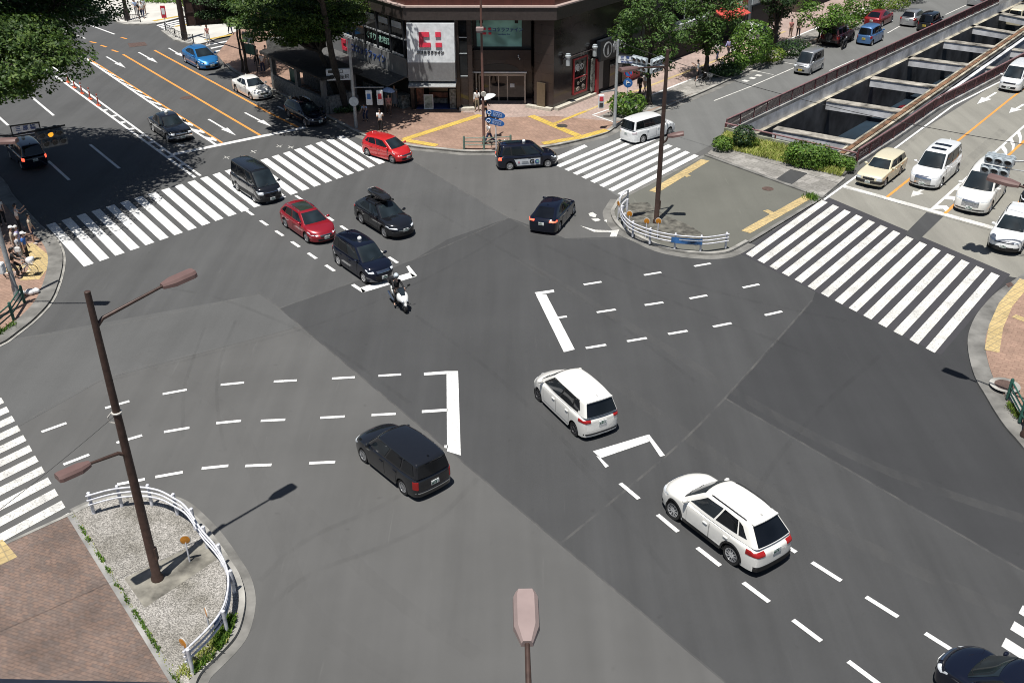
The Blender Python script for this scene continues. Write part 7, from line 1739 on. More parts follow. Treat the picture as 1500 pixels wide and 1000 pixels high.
for k in range(10): part('window', 1.5+k*3.2, 3.8+k*3.2, 0, 0.06, 3.8, 5.8, 'shop_glass')
# yellow kiosk sign behind the plaza tree, and its dark shop
B = G(495,95,0.13); r = empty('yellow_sign', B, 0, 'yellow square shop sign on a post behind the plaza tree', 'sign')
mb = MB(); mb.tube([(0,0,0),(0,0,2.9)],0.06,8); mb.build('post', MATS['grey_pole'], r); mb = MB(); mb.box((0,0,3.3),(1.9,0.5,2.0),0,0.1); sg = mb.build('sign_board', MATS['sign_yellow'], r, bevel=0.04)
mb = MB(); mb.tube([(0.5*cos(a),-0.28+0.05*cos(a),3.35+0.5*sin(a)) for a in [2*pi*k/16 for k in range(16)]],0.06,6,closed=True); mb.build('sign_ring', MATS['sign_black'], sg)
# parapet of the building the photograph was taken from
B = Vector((-16,14.2,0)); r = empty('own_building', B, 0, 'dark ledge of the viewpoint building at the very bottom left', 'building ledge')
a, b = G(-60,992,12.0)-B, G(330,1001,12.0)-B; mb = MB(); d = (b-a).normalized(); n = Vector((d.y,-d.x,0))
mb.prism([(a.x,a.y),(b.x,b.y),(b.x+n.x*3,b.y+n.y*3),(a.x+n.x*3,a.y+n.y*3)], 0.0, 12.0); mb.build('ledge', plain('ledge_blue',(0.018,0.022,0.035),0.4,0.2), r, smooth=0)
# ------------------------------------------------------------------ people
plain('skin_tone', (0.52,0.33,0.24), 0.55, var=0.1); plain('hair_black', (0.012,0.010,0.010), 0.5); plain('hair_brown', (0.16,0.06,0.03), 0.5); plain('hair_white', (0.62,0.61,0.58), 0.6)
plain('shoe_dark', (0.02,0.02,0.022), 0.5); plain('shoe_white', (0.65,0.65,0.63), 0.5); plain('face_dark', (0.04,0.02,0.018), 0.4)
CL = dict(white=(0.74,0.74,0.73), black=(0.014,0.014,0.016), navy=(0.02,0.03,0.08), grey=(0.22,0.22,0.23), beige=(0.50,0.43,0.34), lavender=(0.36,0.34,0.58), blue=(0.04,0.16,0.52), khaki=(0.25,0.22,0.15), pink=(0.52,0.22,0.20), pale=(0.55,0.58,0.62), ltblue=(0.35,0.45,0.65), brown=(0.12,0.07,0.05))
for k, v in CL.items(): plain('cloth_'+k, v, 0.85, var=0.18, scale=5)
def skin_mesh(verts, edges, radii, root=0, sub=1):
    """one continuous surface grown round a skeleton"""
    me = D.meshes.new('skeleton'); me.from_pydata([tuple(v) for v in verts], edges, [])
    o = D.objects.new('skeleton', me); COL.objects.link(o)
    md = o.modifiers.new('skin', 'SKIN'); md.use_smooth_shade = True
    o.modifiers.new('sub', 'SUBSURF').levels = sub
    sv = me.skin_vertices[0].data
    for i, r in enumerate(radii): sv[i].radius = (r, r) if not isinstance(r, tuple) else r
    sv[root].use_root = True
    dg = bpy.context.evaluated_depsgraph_get(); out = D.meshes.new_from_object(o.evaluated_get(dg))
    COL.objects.unlink(o); D.objects.remove(o); D.meshes.remove(me)
    out.polygons.foreach_set('use_smooth', [True]*len(out.polygons)); return out
def pose(lean=0.0, hips=((0.05,0.05),(0.05,-0.05)), knees=(0.05,0.05), arms=((0.05,0.12),(0.05,0.12)), elbows=(0.2,0.2), elin=(0.0,0.0), head=0.0, pelvis=None, spread=0.09):
    """joint positions; x forward, y left; hips/arms: (swing forward, out), knees/elbows: bend"""
    J = {}; P = Vector((0,0,0)); J['pelvis'] = P
    up = Vector((sin(lean),0,cos(lean))); fw = Vector((cos(lean),0,-sin(lean)))
    J['belly'] = P+up*0.17; J['chest'] = P+up*0.37; J['neck'] = P+up*0.53; J['neck2'] = P+up*0.59+fw*0.01
    hu = Vector((sin(lean*0.4+head),0,cos(lean*0.4+head))); hf = Vector((cos(lean*0.4+head),0,-sin(lean*0.4+head)))
    J['jaw'] = J['neck2']+hu*0.06+hf*0.035; J['head'] = J['neck2']+hu*0.13+hf*0.02; J['crown'] = J['neck2']+hu*0.21+hf*0.0; J['nose'] = J['neck2']+hu*0.105+hf*0.115
    J['hu'], J['hf'] = hu, hf
    for s, sd in ((0,1),(1,-1)):
        n = 'LR'[s]
        h = P+Vector((0,sd*spread,-0.04)); sw, ou = hips[s]; d = Vector((sin(sw),sin(ou)*1.0,-cos(sw)*cos(ou))).normalized()
        k = h+d*0.42; a = sw-knees[s]; d2 = Vector((sin(a),sin(ou)*0.5,-cos(a))).normalized(); an = k+d2*0.41
        toe = an+Vector((cos(min(0.6,max(-0.9,-(a)*0.0)))*0.17,sd*0.03,-0.05))
        J['hip'+n], J['knee'+n], J['ankle'+n], J['toe'+n], J['heel'+n] = h, k, an, toe, an+Vector((-0.04,0,-0.05))
        sh = J['chest']+up*0.09+Vector((0,sd*0.17,0)); sw, ou = arms[s]; b = lean*0.6
        d = Vector((sin(sw),sd*sin(ou),-cos(sw)*cos(ou))).normalized(); el = sh+d*0.28
        a = sw+elbows[s]; d2 = Vector((sin(a),sd*(sin(ou)*0.5-elin[s]),-cos(a))).normalized(); wr = el+d2*0.25
        J['sh'+n], J['el'+n], J['wr'+n], J['hd'+n] = sh, el, wr, d2
    lo = min(J['toeL'].z, J['toeR'].z, J['heelL'].z, J['heelR'].z)
    off = Vector((0,0,-lo+0.03)) if pelvis is None else Vector(pelvis)
    for k in J:
        if k not in ('hu','hf','hdL','hdR'): J[k] = J[k]+off
    return J
def make_body(J, female=False):
    V, E, R = [], [], []
    def v(p, r, par=None):
        V.append(Vector(p)); R.append(r); i = len(V)-1
        if par is not None: E.append((par, i))
        return i
    pe = v(J['pelvis'], (0.12,0.10)); be = v(J['belly'], (0.115,0.09), pe); ch = v(J['chest'], (0.135,0.10), be); nk = v(J['neck'], 0.055, ch); n2 = v(J['neck2'], 0.05, nk)
    hd = v(J['head'], (0.078,0.088), n2); cr = v(J['crown'], 0.065, hd); v(J['nose'], 0.012, hd); v(J['jaw'], 0.045, n2)
    for n, sd in (('L',1),('R',-1)):
        h = v(J['hip'+n], 0.09, pe); m = v(J['hip'+n].lerp(J['knee'+n],0.4), 0.078, h); k = v(J['knee'+n], 0.056, m); c = v(J['knee'+n].lerp(J['ankle'+n],0.35), 0.056, k); a = v(J['ankle'+n], 0.036, c); v(J['toe'+n], 0.032, a)
        s = v(J['sh'+n], 0.055, ch); e0 = v(J['sh'+n].lerp(J['el'+n],0.5), 0.045, s); e = v(J['el'+n], 0.037, e0); w = v(J['wr'+n], 0.026, e)
        d = J['hd'+n]; pa = v(J['wr'+n]+d*0.06, (0.036,0.02), w)
        x = d.cross(Vector((0,1,0))); x = x.normalized() if x.length > 0.1 else Vector((1,0,0)); y = x.cross(d)
        for q, (off, ln) in enumerate(((-0.027,0.068),(-0.009,0.078),(0.010,0.073),(0.028,0.058))):
            b = J['wr'+n]+d*0.09+x*off; f1 = v(b, 0.010, pa); f2 = v(b+d*ln*0.55+y*0.008*sd, 0.009, f1); v(b+d*ln*0.95+y*0.022*sd, 0.007, f2)
        t1 = v(J['wr'+n]+d*0.035-x*0.042, 0.011, pa); v(J['wr'+n]+d*0.085-x*0.058, 0.008, t1)
    return skin_mesh(V, E, R)
def make_shirt(J, sleeve=0.55, hem=0.0):
    V = [J['pelvis']+Vector((0,0,0.02-hem)), J['belly'], J['chest'], J['neck']-(J['neck']-J['chest'])*0.12]; E = [(0,1),(1,2),(2,3)]; R = [(0.140,0.120),(0.132,0.108),(0.155,0.122),(0.085,0.075)]
    for n in 'LR':
        i = len(V); V.append(J['sh'+n]); E.append((2,i)); R.append(0.072)
        if sleeve <= 1: V.append(J['sh'+n].lerp(J['el'+n], sleeve)); R.append(0.062); E.append((i,i+1))
        else: V += [J['el'+n], J['el'+n].lerp(J['wr'+n],0.9)]; R += [0.052,0.042]; E += [(i,i+1),(i+1,i+2)]
    return skin_mesh(V, E, R, 2)
def make_trousers(J, length=0.95, wide=1.0):
    V = [J['pelvis']+Vector((0,0,0.07)), J['pelvis']]; E = [(0,1)]; R = [(0.128,0.108),(0.135,0.116)]
    for n in 'LR':
        i = len(V); V += [J['hip'+n], J['hip'+n].lerp(J['knee'+n],0.5)]; R += [0.102*wide,0.090*wide]; E += [(1,i),(i,i+1)]
        if length > 0.55: V += [J['knee'+n], J['knee'+n].lerp(J['ankle'+n], min(1,(length-0.5)*2))]; R += [0.072*wide,0.062*wide]; E += [(i+1,i+2),(i+2,i+3)]
        else: V += [J['hip'+n].lerp(J['knee'+n],0.9)]; R += [0.082*wide]; E += [(i+1,i+2)]
    return skin_mesh(V, E, R, 1)
def make_skirt(J, ln=0.8, flare=0.3):
    mb = MB(); p = J['pelvis']; q = p.z-ln
    mb.lathe([(flare,q),(flare*0.75,(q+p.z)/2),(0.16,p.z+0.02),(0.135,p.z+0.12)], 16, 0, Matrix.Translation((p.x,p.y,0))); return mb.mesh('skirt', [], smooth=60)
def make_hair(J, long=False):
    mb = MB(); c = J['head']; hu, hf = J['hu'], J['hf']; s = Vector((0,1,0))
    M = Matrix(((hf.x,s.x,hu.x,c.x),(hf.y,s.y,hu.y,c.y),(hf.z,s.z,hu.z,c.z),(0,0,0,1)))
    vs, fs = [], []; n, m = 12, 6
    for i in range(m+1):
        th = pi*0.60*i/m
        for k in range(n):
            a = 2*pi*k/n; t = th*(0.72 if cos(a) > 0.4 else 1.15); vs.append(M @ Vector((0.108*sin(t)*cos(a)-0.015, 0.096*sin(t)*sin(a), 0.02+0.118*cos(t))))
    for i in range(m):
        for k in range(n): fs.append((i*n+k,(i+1)*n+k,(i+1)*n+(k+1)%n,i*n+(k+1)%n))
    mb.add(vs, fs)
    if long: mb.tube([M @ Vector((-0.085,0,0.05)), M @ Vector((-0.12,0,-0.08)), M @ Vector((-0.10,0,-0.24))], [0.07,0.075,0.03], 8)
    return mb.mesh('hair', [], smooth=70)
def make_face(J, which):
    mb = MB(); c = J['head']; hu, hf = J['hu'], J['hf']; s = Vector((0,1,0))
    M = Matrix(((hf.x,s.x,hu.x,c.x),(hf.y,s.y,hu.y,c.y),(hf.z,s.z,hu.z,c.z),(0,0,0,1)))
    mb.ball({'eye_l':(0.074,-0.034,0.0),'eye_r':(0.074,0.034,0.0),'mouth':(0.080,0,-0.062)}[which], (0.010,0.024 if which == 'mouth' else 0.014,0.007), n=6, m=4, M=M)
    return mb.mesh('face', [], smooth=60)
def make_shoes(J, side):
    mb = MB()
    for n in side:
        a, t = J['heel'+n], J['toe'+n]; c = (a+t)/2; d = (t-a); L = d.length; an = atan2(d.y,d.x); M = Matrix.Translation(c) @ Matrix.Rotation(an,4,'Z')
        mb.ball((0.01,0,0.0), (L*0.62,0.048,0.045), n=10, m=6, M=M)
    return mb.mesh('shoe', [], smooth=60)
POSES = dict(
    stand=pose(), wait=pose(0.04, ((0.0,0.10),(0.08,-0.06)), (0.02,0.12), ((0.1,0.1),(-0.05,0.14)), (0.25,0.15)),
    walk=pose(0.06, ((0.42,0.02),(-0.36,-0.02)), (0.12,0.35), ((-0.35,0.1),(0.4,0.1)), (0.25,0.45)),
    stride=pose(0.10, ((-0.45,0.02),(0.5,-0.02)), (0.4,0.1), ((0.5,0.1),(-0.4,0.1)), (0.6,0.3)),
    phone=pose(0.03, ((0.0,0.06),(0.05,-0.06)), (0.02,0.05), ((0.45,0.1),(0.1,0.12)), (1.7,0.3), (0.35,0), 0.25),
    hands_up=pose(0.02, ((0.05,0.06),(0.0,-0.06)), (0.05,0.02), ((1.0,0.25),(0.9,0.2)), (1.3,1.2), (0.3,0.3)),
    carry=pose(0.08, ((0.30,0.03),(-0.25,-0.03)), (0.1,0.3), ((0.5,0.15),(0.5,0.15)), (1.2,1.2), (0.3,0.3)),
    crouch=pose(0.75, ((1.0,0.1),(0.8,-0.1)), (1.3,1.3), ((0.9,0.1),(0.8,0.1)), (0.3,0.4)),
    cycle=pose(0.22, ((0.95,0.06),(0.45,-0.06)), (1.05,0.55), ((0.75,0.12),(0.75,0.12)), (0.45,0.45), (0.05,0.05), 0.0, (0,0,0.92), 0.08),
    ride=pose(0.08, ((1.15,0.30),(1.15,-0.30)), (1.20,1.20), ((0.78,0.22),(0.78,0.22)), (0.35,0.35), (0.02,0.02), 0.0, (0,0,0.80), 0.10))
PM = {}
def part_mesh(pose_name, what, *a):
    k = (pose_name, what, a)
    if k not in PM:
        J = POSES[pose_name]; PM[k] = dict(body=make_body, shirt=make_shirt, trousers=make_trousers, skirt=make_skirt, hair=make_hair, face=make_face, shoe=make_shoes)[what](J, *a)
    return PM[k]
def recolour(me, mat):
    if len(me.materials) == 0: me.materials.append(None)
    return mat
def clothe(name, me, mat, parent):
    if len(me.materials) == 0: me.materials.append(MATS[mat])
    o = link(name, me, parent); o.material_slots[0].link = 'OBJECT'; o.material_slots[0].material = MATS[mat]; return o
def person(p, face, label, pose_name='stand', shirt='white', legs='black', hair='hair_black', shoes='shoe_dark', sleeve=0.55, leglen=0.95, skirt=None, longhair=False, h=1.0, cap=None, bag=None, group=None):
    """face: heading in degrees, clockwise from straight away"""
    root = empty('person', p, pi/2-radians(face), label, 'person', group); root.scale = (h,h,h)
    clothe('body', part_mesh(pose_name,'body'), 'skin_tone', root)
    clothe('shirt', part_mesh(pose_name,'shirt',sleeve), 'cloth_'+shirt, root)
    if skirt: clothe('skirt', part_mesh(pose_name,'skirt',*skirt), 'cloth_'+legs, root)
    else: clothe('trousers', part_mesh(pose_name,'trousers',leglen), 'cloth_'+legs, root)
    clothe('hair', part_mesh(pose_name,'hair',longhair), hair, root); [clothe('mouth' if w_ == 'mouth' else 'eye', part_mesh(pose_name,'face',w_), 'face_dark', root) for w_ in ('eye_l','eye_r','mouth')]; [clothe('shoe', part_mesh(pose_name,'shoe',n_), shoes, root) for n_ in 'LR']
    J = POSES[pose_name]
    if cap:
        mb = MB(); c = J['head']+J['hu']*0.05; mb.lathe([(0.125,-0.015),(0.125,0.0),(0.112,0.05),(0.07,0.085),(0.01,0.095)],14,0,Matrix.Translation(c)); mb.box(tuple(c+J['hf']*0.14),(0.13,0.16,0.015)); mb.build('hat', MATS['cloth_'+cap], root, smooth=50)
    if bag:
        mb = MB(); c = J['pelvis']+Vector((-0.20,0.0,0.28)) if bag[1] == 'back' else J['pelvis']+Vector((0.02,-0.25,0.0)); mb.box(tuple(c),(0.16,0.30,0.40) if bag[1] == 'back' else (0.30,0.12,0.30)); mb.build('bag', MATS['cloth_'+bag[0]], root, bevel=0.04)
        if bag[1] != 'back': mb = MB(); mb.tube([tuple(c+Vector((0,0,0.14))), tuple(J['shR']+Vector((0,-0.03,0.07))), tuple(c+Vector((0.06,0,0.14)))],0.012,5); mb.build('strap', MATS['cloth_'+bag[0]], root)
    return root
K = 0.13
def PP(x, y): return G(x, y, K)
# left corner
person(PP(31,341), 60, 'person in a white top raising both arms in the tree shade at left', 'hands_up', 'white', 'black', sleeve=0.5)
person(PP(50,356), 75, 'person in a beige t-shirt and navy shorts at the shady kerb', 'wait', 'beige', 'navy', shoes='shoe_white', leglen=0.5)
person(PP(25,375), 80, 'person in a white cap, pale beige shirt and grey trousers', 'wait', 'beige', 'grey', cap='white', sleeve=1.5)
person(PP(33,374), 80, 'white haired person in a lavender shirt waiting at the left corner', 'stand', 'lavender', 'beige', 'hair_white', sleeve=1.5)
person(PP(42,384), 85, 'person in a bright blue t-shirt and black trousers in front of the cyclist', 'wait', 'blue', 'black', shoes='shoe_dark', cap='white')
person(PP(34,386), 85, 'person in a pale grey top carrying a white bag at the left corner', 'stand', 'pale', 'pale', 'hair_white', bag=('white','side'))
person(PP(6,330), 150, 'person in a white shirt half lost in the deep tree shade at the left edge', 'stand', 'white', 'black')
# plaza
person(PP(558,194), 170, 'person in a white shirt and black trousers beside the slim grey pole', 'hands_up', 'white', 'black')
person(PP(560,168), 200, 'person in black standing in the shade of the shop awning', 'stand', 'black', 'black', shoes='shoe_white')
person(PP(570.5,170), 170, 'person in a pink top with a light blue parasol under the awning', 'walk', 'pink', 'brown')
person(PP(579,157), 190, 'person in a patterned grey dress browsing under the awning', 'stand', 'grey', 'grey', skirt=(0.62,0.28), longhair=True)
person(PP(537,176), 190, 'person in a pale shirt bending down by the kerb pole', 'crouch', 'ltblue', 'navy')
person(PP(699,163), 180, 'person in a white and blue jacket left of the shop entrance', 'phone', 'white', 'khaki', sleeve=1.5)
person(PP(711,176), 150, 'person in black carrying a white parasol in front of the entrance', 'carry', 'black', 'black', bag=('beige','side'))
person(PP(717,211), 235, 'person in a white vest and navy shorts striding behind the olive railing', 'stride', 'white', 'navy', h=0.95)
# tiled pavement
person(PP(1021,119), 300, 'person in a white sleeveless top and black shorts among parked bicycles', 'hands_up', 'white', 'black', leglen=0.6, sleeve=0.15)
person(PP(937,140), 40, 'person in black with a backpack behind the signal pole', 'walk', 'black', 'black', bag=('black','back'))
person(PP(944,137), 40, 'person in a white t-shirt and pale shorts behind the signal pole', 'walk', 'white', 'beige', leglen=0.5)
person(PP(1050,89), 220, 'person in a white shirt and dark trousers near the red awning', 'walk', 'white', 'navy', sleeve=1.5)
person(PP(1066.5,84), 220, 'person in a pale violet shirt and dark trousers left of the big bush', 'walk', 'lavender', 'black', sleeve=1.5)
person(PP(1073,78), 40, 'person in a long white dress left of the big bush', 'stand', 'white', 'white', skirt=(0.72,0.36), longhair=True)
person(PP(1157.5,54.5), 200, 'person in a reddish top on the far tiled pavement, left of two', 'walk', 'pink', 'brown')
person(PP(1168.5,55), 200, 'person in khaki and black on the far tiled pavement, right of two', 'stand', 'khaki', 'black')
person(PP(1178,60), 30, 'person in a white shirt behind the spreading small tree', 'walk', 'white', 'grey') if False else None
# far corner
person(PP(200.5,23), 165, 'person in a pale blue shirt at the left of the far walking group', 'walk', 'ltblue', 'grey'); person(PP(206,26), 165, 'person in a black top leading the far walking group', 'stride', 'black', 'black')
person(PP(210,26.5), 165, 'person in a white shirt at the right of the far walking group', 'walk', 'white', 'navy'); person(PP(212.5,21), 165, 'person in blue grey at the back of the far walking group', 'walk', 'pale', 'brown')
person(PP(159,7), 150, 'person in dark clothes behind the lattice railing at the far left', 'walk', 'navy', 'black'); person(PP(192,4.5), 90, 'person in a brown top at the top edge of the pale pavement', 'stride', 'brown', 'brown')
person(PP(306,64), 190, 'red haired person in a pink top and white trousers on the small pale island', 'phone', 'pink', 'white', 'hair_brown', 'shoe_white', longhair=True); person(PP(289.5,38.5), 120, 'person with white trousers half hidden behind the brown sign', 'walk', 'beige', 'white')
for x, y, f, lb, ps, sh, lg in ((377,96,150,'person in a white shirt walking beside the notice boards','walk','white','black'),(386,107,170,'person in a white shirt and dark trousers close to the stair shelter','stand','white','navy'),(391,95,150,'person in a cream top in the group by the shelter','walk','beige','beige'),(397,97,160,'person in a white blouse stooping in the group by the shelter','crouch','white','brown'),(403,103,170,'person in a white shirt and shorts right of the group by the shelter','walk','white','grey'),(369,84,150,'person in white partly hidden by the twin trunks','stand','white','pale'),(338,50,150,'person in a blue shirt on the far crossing behind the leaves','walk','ltblue','navy'),(463,95,170,'person in white and black behind the shelter roof','walk','white','black'),(402,68,140,'person in a pale shirt on the far side crossing','walk','pale','navy')):
    person(PP(x,y), f, lb, ps, sh, lg)
def parasol(p, col, label, r=0.5, h=2.0, tilt=0.15):
    root = empty('parasol', p, 0, label, 'parasol'); mb = MB(); M = Matrix.Translation((0,0,h)) @ Matrix.Rotation(tilt,4,'Y')
    mb.lathe([(r,-0.16),(r*0.98,-0.15),(r*0.8,-0.06),(r*0.5,0.03),(r*0.2,0.075),(0.01,0.085)],12,0,M); mb.build('canopy', MATS[col], root, smooth=20); mb = MB(); mb.tube([tuple(M @ Vector((0,0,0.1))), tuple(M @ Vector((0,0,-0.85)))],0.012,6); mb.build('shaft', MATS['black_metal'], root)
parasol(PP(572,168), 'cloth_ltblue', 'light blue open parasol in the awning shade'); parasol(PP(715,176), 'panel_white', 'white open parasol before the shop entrance', 0.6, 1.9, -0.3)

# ------------------------------------------------------------------ bicycles, scooter, motorbike
def bicycle(p, az, label, col='black_metal', basket=True, group=None, rw=0.33, kick=0.05):
    root = empty('bicycle', p, pi/2-radians(az), label, 'bicycle', group); Rx = Matrix.Rotation(kick,4,'X')
    def tb(nm, pts, r, mat, par=None): mb = MB(); mb.tube([Rx @ Vector(q) for q in pts], r, 6); return mb.build(nm, MATS[mat], par or root, smooth=60)
    for x in (-0.52,0.54):
        mb = MB(); mb.tube([Rx @ Vector((x+rw*cos(a),0,rw+rw*sin(a))) for a in [2*pi*k/28 for k in range(28)]],0.018,6,closed=True); w = mb.build('wheel', MATS['tyre_rubber'], root, smooth=60)
        mb = MB()
        for k in range(10): a = 2*pi*k/10; mb.tube([Rx @ Vector((x,0,rw)), Rx @ Vector((x+rw*0.95*cos(a),0,rw+rw*0.95*sin(a)))],0.004,4)
        mb.build('spoke', MATS['alloy'], w)
    b, s, h = (-0.05,0,0.30), (-0.20,0,0.72), (0.38,0,0.80)
    mb = MB()
    for q in ([b,s],[b,(0.40,0,0.66)],[(-0.13,0,0.5),(0.38,0,0.74)],[b,(-0.52,0,rw)],[s,(-0.52,0,rw)],[h,(0.43,0,0.60),(0.54,0,rw)]): mb.tube([Rx @ Vector(v) for v in q],0.018,6)
    mb.build('frame', MATS[col], root, smooth=60)
    mb = MB(); mb.ball(tuple(Rx @ Vector((-0.22,0,0.80))),(0.13,0.08,0.04)); mb.build('saddle', MATS['black_metal'], root, smooth=60)
    tb('handlebar', [(0.22,0.29,0.98),(0.34,0.24,1.0),(0.37,0,0.95),(0.34,-0.24,1.0),(0.22,-0.29,0.98)], 0.014, 'alloy'); tb('stem', [h,(0.37,0,0.95)], 0.016, 'alloy')
    if basket:
        mb = MB()
        for z in (0.68,0.76,0.84,0.92):
            k = (z-0.68)*0.4; q = [(0.46-k*.3,-0.14-k,z),(0.70+k,-0.14-k,z),(0.70+k,0.14+k,z),(0.46-k*.3,0.14+k,z)]; mb.tube([Rx @ Vector(v) for v in q],0.01,5,closed=True)
        for q in ((0.46,-0.14),(0.58,-0.14),(0.70,-0.14),(0.70,0),(0.70,0.14),(0.58,0.14),(0.46,0.14)): mb.tube([Rx @ Vector((q[0],q[1],0.68)), Rx @ Vector((q[0]+(0.09 if q[0] > .6 else 0),q[1]*1.6,0.92))],0.008,4)
        mb.build('basket', MATS['alloy'], root)
    tb('pedal', [(-0.05,0.12,0.40),(-0.05,0.05,0.40),(-0.05,-0.05,0.20),(-0.05,-0.12,0.20)], 0.015, 'black_metal')
    mb = MB(); mb.tube([Rx @ Vector((-0.52+0.36*cos(a),0,rw+0.36*sin(a))) for a in [0.2+k*0.25 for k in range(10)]],0.022,5); mb.build('mudguard', MATS['alloy'], root)
    return root
f0, r0 = G(49,404,K), G(15,408,K); az = 90-math.degrees(atan2((f0-r0).y,(f0-r0).x)); md = (f0+r0)/2; md.z = K
bicycle(md, az, 'bicycle with a front basket ridden at the left corner', 'sign_grey', kick=0.0)
dv = (f0-r0).normalized(); person(md-dv*0.28+Vector((0,0,0.0)), az, 'seated cyclist in black on the bicycle at the left corner', 'cycle', 'black', 'black', sleeve=1.5, longhair=True)
mb = MB(); mb.ball((0,0,0),(0.20,0.22,0.16)); mb.ball((0.1,0.1,0.06),(0.12,0.12,0.1)); bg = mb.build('shopping_bag', MATS['cloth_white'], None, tuple(md+dv*0.58+Vector((0,0,0.93))), smooth=60); tag(bg, 'white bag lying in the basket of the ridden bicycle', 'bag')
bicycle(G(737,222,K), 110, 'dark bicycle parked against the olive railing and the blue signs', basket=False)
bicycle(G(1030,126,K), 60, 'bicycle parked under the tree by the red awning', basket=True)
bicycle(G(1046,108,K), 60, 'bicycle parked between tree and pavement line', 'sign_grey')
# plastic bags at the left railing
mb = MB(); rng = random.Random(2)
for k in range(5): mb.ball((rng.uniform(-.35,.35),rng.uniform(-.15,.15),0.14),(0.22,0.17,0.15))
o = mb.build('rubbish_bag', MATS['cloth_white'], None, tuple(G(42,431,K)), smooth=60, merge=True); tag(o, 'crumpled white bags heaped against the green railing post', 'rubbish bag')
# big white scooter and its rider
def scooter(p, az, label):
    root = empty('scooter', p, pi/2-radians(az), label, 'scooter'); wp, bk = MATS['scooter_white'], MATS['black_metal']
    for x in (0.74,-0.70):
        mb = MB(); mb.lathe([(0.12,-0.06),(0.22,-0.075),(0.27,-0.05),(0.28,0),(0.27,0.05),(0.22,0.075),(0.12,0.06)],24,0,Matrix.Translation((x,0,0.28)) @ Matrix.Rotation(pi/2,4,'X')); w = mb.build('wheel', MATS['tyre_rubber'], root, smooth=50)
        mb = MB(); mb.lathe([(0.15,-0.05),(0.04,-0.07),(0.04,0.07),(0.15,0.05)],16,0,Matrix.Translation((x,0,0.28)) @ Matrix.Rotation(pi/2,4,'X')); mb.build('rim', MATS['alloy'], w)
    def loft(nm, secs, mat, n=14):
        vs, fs = [], []
        for (x, z, w, h) in secs:
            for k in range(n):
                a = 2*pi*k/n; vs.append((x, w*(abs(cos(a))**0.7)*(1 if cos(a) > 0 else -1), z+h*(abs(sin(a))**0.8)*(1 if sin(a) > 0 else -1)))
        for i in range(len(secs)-1):
            for k in range(n): fs.append((i*n+k,i*n+(k+1)%n,(i+1)*n+(k+1)%n,(i+1)*n+k))
        fs.append(tuple(range(n))[::-1]); fs.append(tuple((len(secs)-1)*n+k for k in range(n)))
        mb = MB(); mb.add(vs, fs); return mb.build(nm, mat, root, smooth=45)
    loft('front_fairing', [(0.20,0.62,0.16,0.22),(0.30,0.68,0.25,0.30),(0.46,0.72,0.30,0.27),(0.62,0.70,0.27,0.18),(0.78,0.65,0.18,0.11),(0.88,0.60,0.07,0.05)], wp)
    loft('floor_body', [(-0.55,0.42,0.14,0.12),(-0.2,0.34,0.20,0.14),(0.1,0.34,0.19,0.14),(0.35,0.46,0.18,0.18)], bk)
    loft('rear_body', [(-1.02,0.76,0.05,0.05),(-0.90,0.72,0.15,0.12),(-0.6,0.62,0.21,0.18),(-0.25,0.58,0.20,0.18),(0.0,0.50,0.15,0.14)], wp)
    loft('seat', [(-0.78,0.86,0.12,0.05),(-0.5,0.84,0.17,0.07),(-0.35,0.78,0.17,0.06),(-0.05,0.76,0.13,0.06),(0.08,0.72,0.07,0.04)], bk)
    mb = MB(); mb.add([(0.34,-0.20,0.94),(0.34,0.20,0.94),(0.66,0.10,0.84),(0.66,-0.10,0.84),(0.30,-0.15,1.18),(0.30,0.15,1.18),(0.32,-0.15,1.19),(0.32,0.15,1.19)],[(0,1,2,3)[::-1],(3,2,5,4),(0,3,4),(2,1,5),(4,5,7,6)]); mb.build('windshield', MATS['car_glass'], root, smooth=0)
    mb = MB(); mb.ball((0.80,-0.11,0.66),(0.10,0.07,0.06)); mb.ball((0.80,0.11,0.66),(0.10,0.07,0.06)); mb.build('headlight', MATS['head_lens'], root, smooth=60)
    mb = MB(); mb.ball((0.74,0,0.46),(0.26,0.09,0.15)); mb.build('front_mudguard', wp, root, smooth=60)
    mb = MB(); mb.tube([(0.12,0.36,1.02),(0.24,0.30,1.04),(0.30,0,0.98),(0.24,-0.30,1.04),(0.12,-0.36,1.02)],0.018,6); mb.build('handlebar', bk, root, smooth=60)
    for s in (-1,1): mb = MB(); mb.tube([(0.28,s*0.28,1.04),(0.36,s*0.38,1.22)],0.012,5); mb.ball((0.36,s*0.40,1.25),(0.03,0.09,0.06)); mb.build('mirror', bk, root, smooth=60)
    for s in (-1,1): mb = MB(); mb.tube([(0.5,s*0.1,0.6),(0.74,s*0.11,0.28)],0.03,6); mb.build('fork', bk, root)
    mb = MB(); mb.tube([(-0.2,-0.22,0.28),(-0.55,-0.24,0.34),(-0.95,-0.25,0.46)],[0.04,0.075,0.07],8); mb.build('exhaust', MATS['chrome'], root, smooth=50)
    mb = MB(); mb.box((-0.98,0,1.02),(0.40,0.42,0.30)); mb.build('top_box', bk, root, bevel=0.05); mb = MB(); mb.box((-0.95,0,0.86),(0.5,0.2,0.03)); mb.build('luggage_rack', bk, root, smooth=0)
    mb = MB(); mb.tube([(-0.1,0.12,0.3),(-0.22,0.30,0.05)],0.018,6); mb.build('side_stand', bk, root)
    return root
paint('scooter_white', (0.72,0.72,0.70))
f0, r0 = G(594,458), G(571,430); dv = (f0-r0).normalized(); az = 90-math.degrees(atan2(dv.y,dv.x)); md = f0-dv*0.78; md.z = 0
scooter(md, az, 'big white scooter with a dark windshield just past the waiting mark')
rd = person(md-dv*0.36+Vector((0,0,0.02)), az, 'rider in black with a pale helmet on the white scooter', 'ride', 'black', 'black', sleeve=1.5)
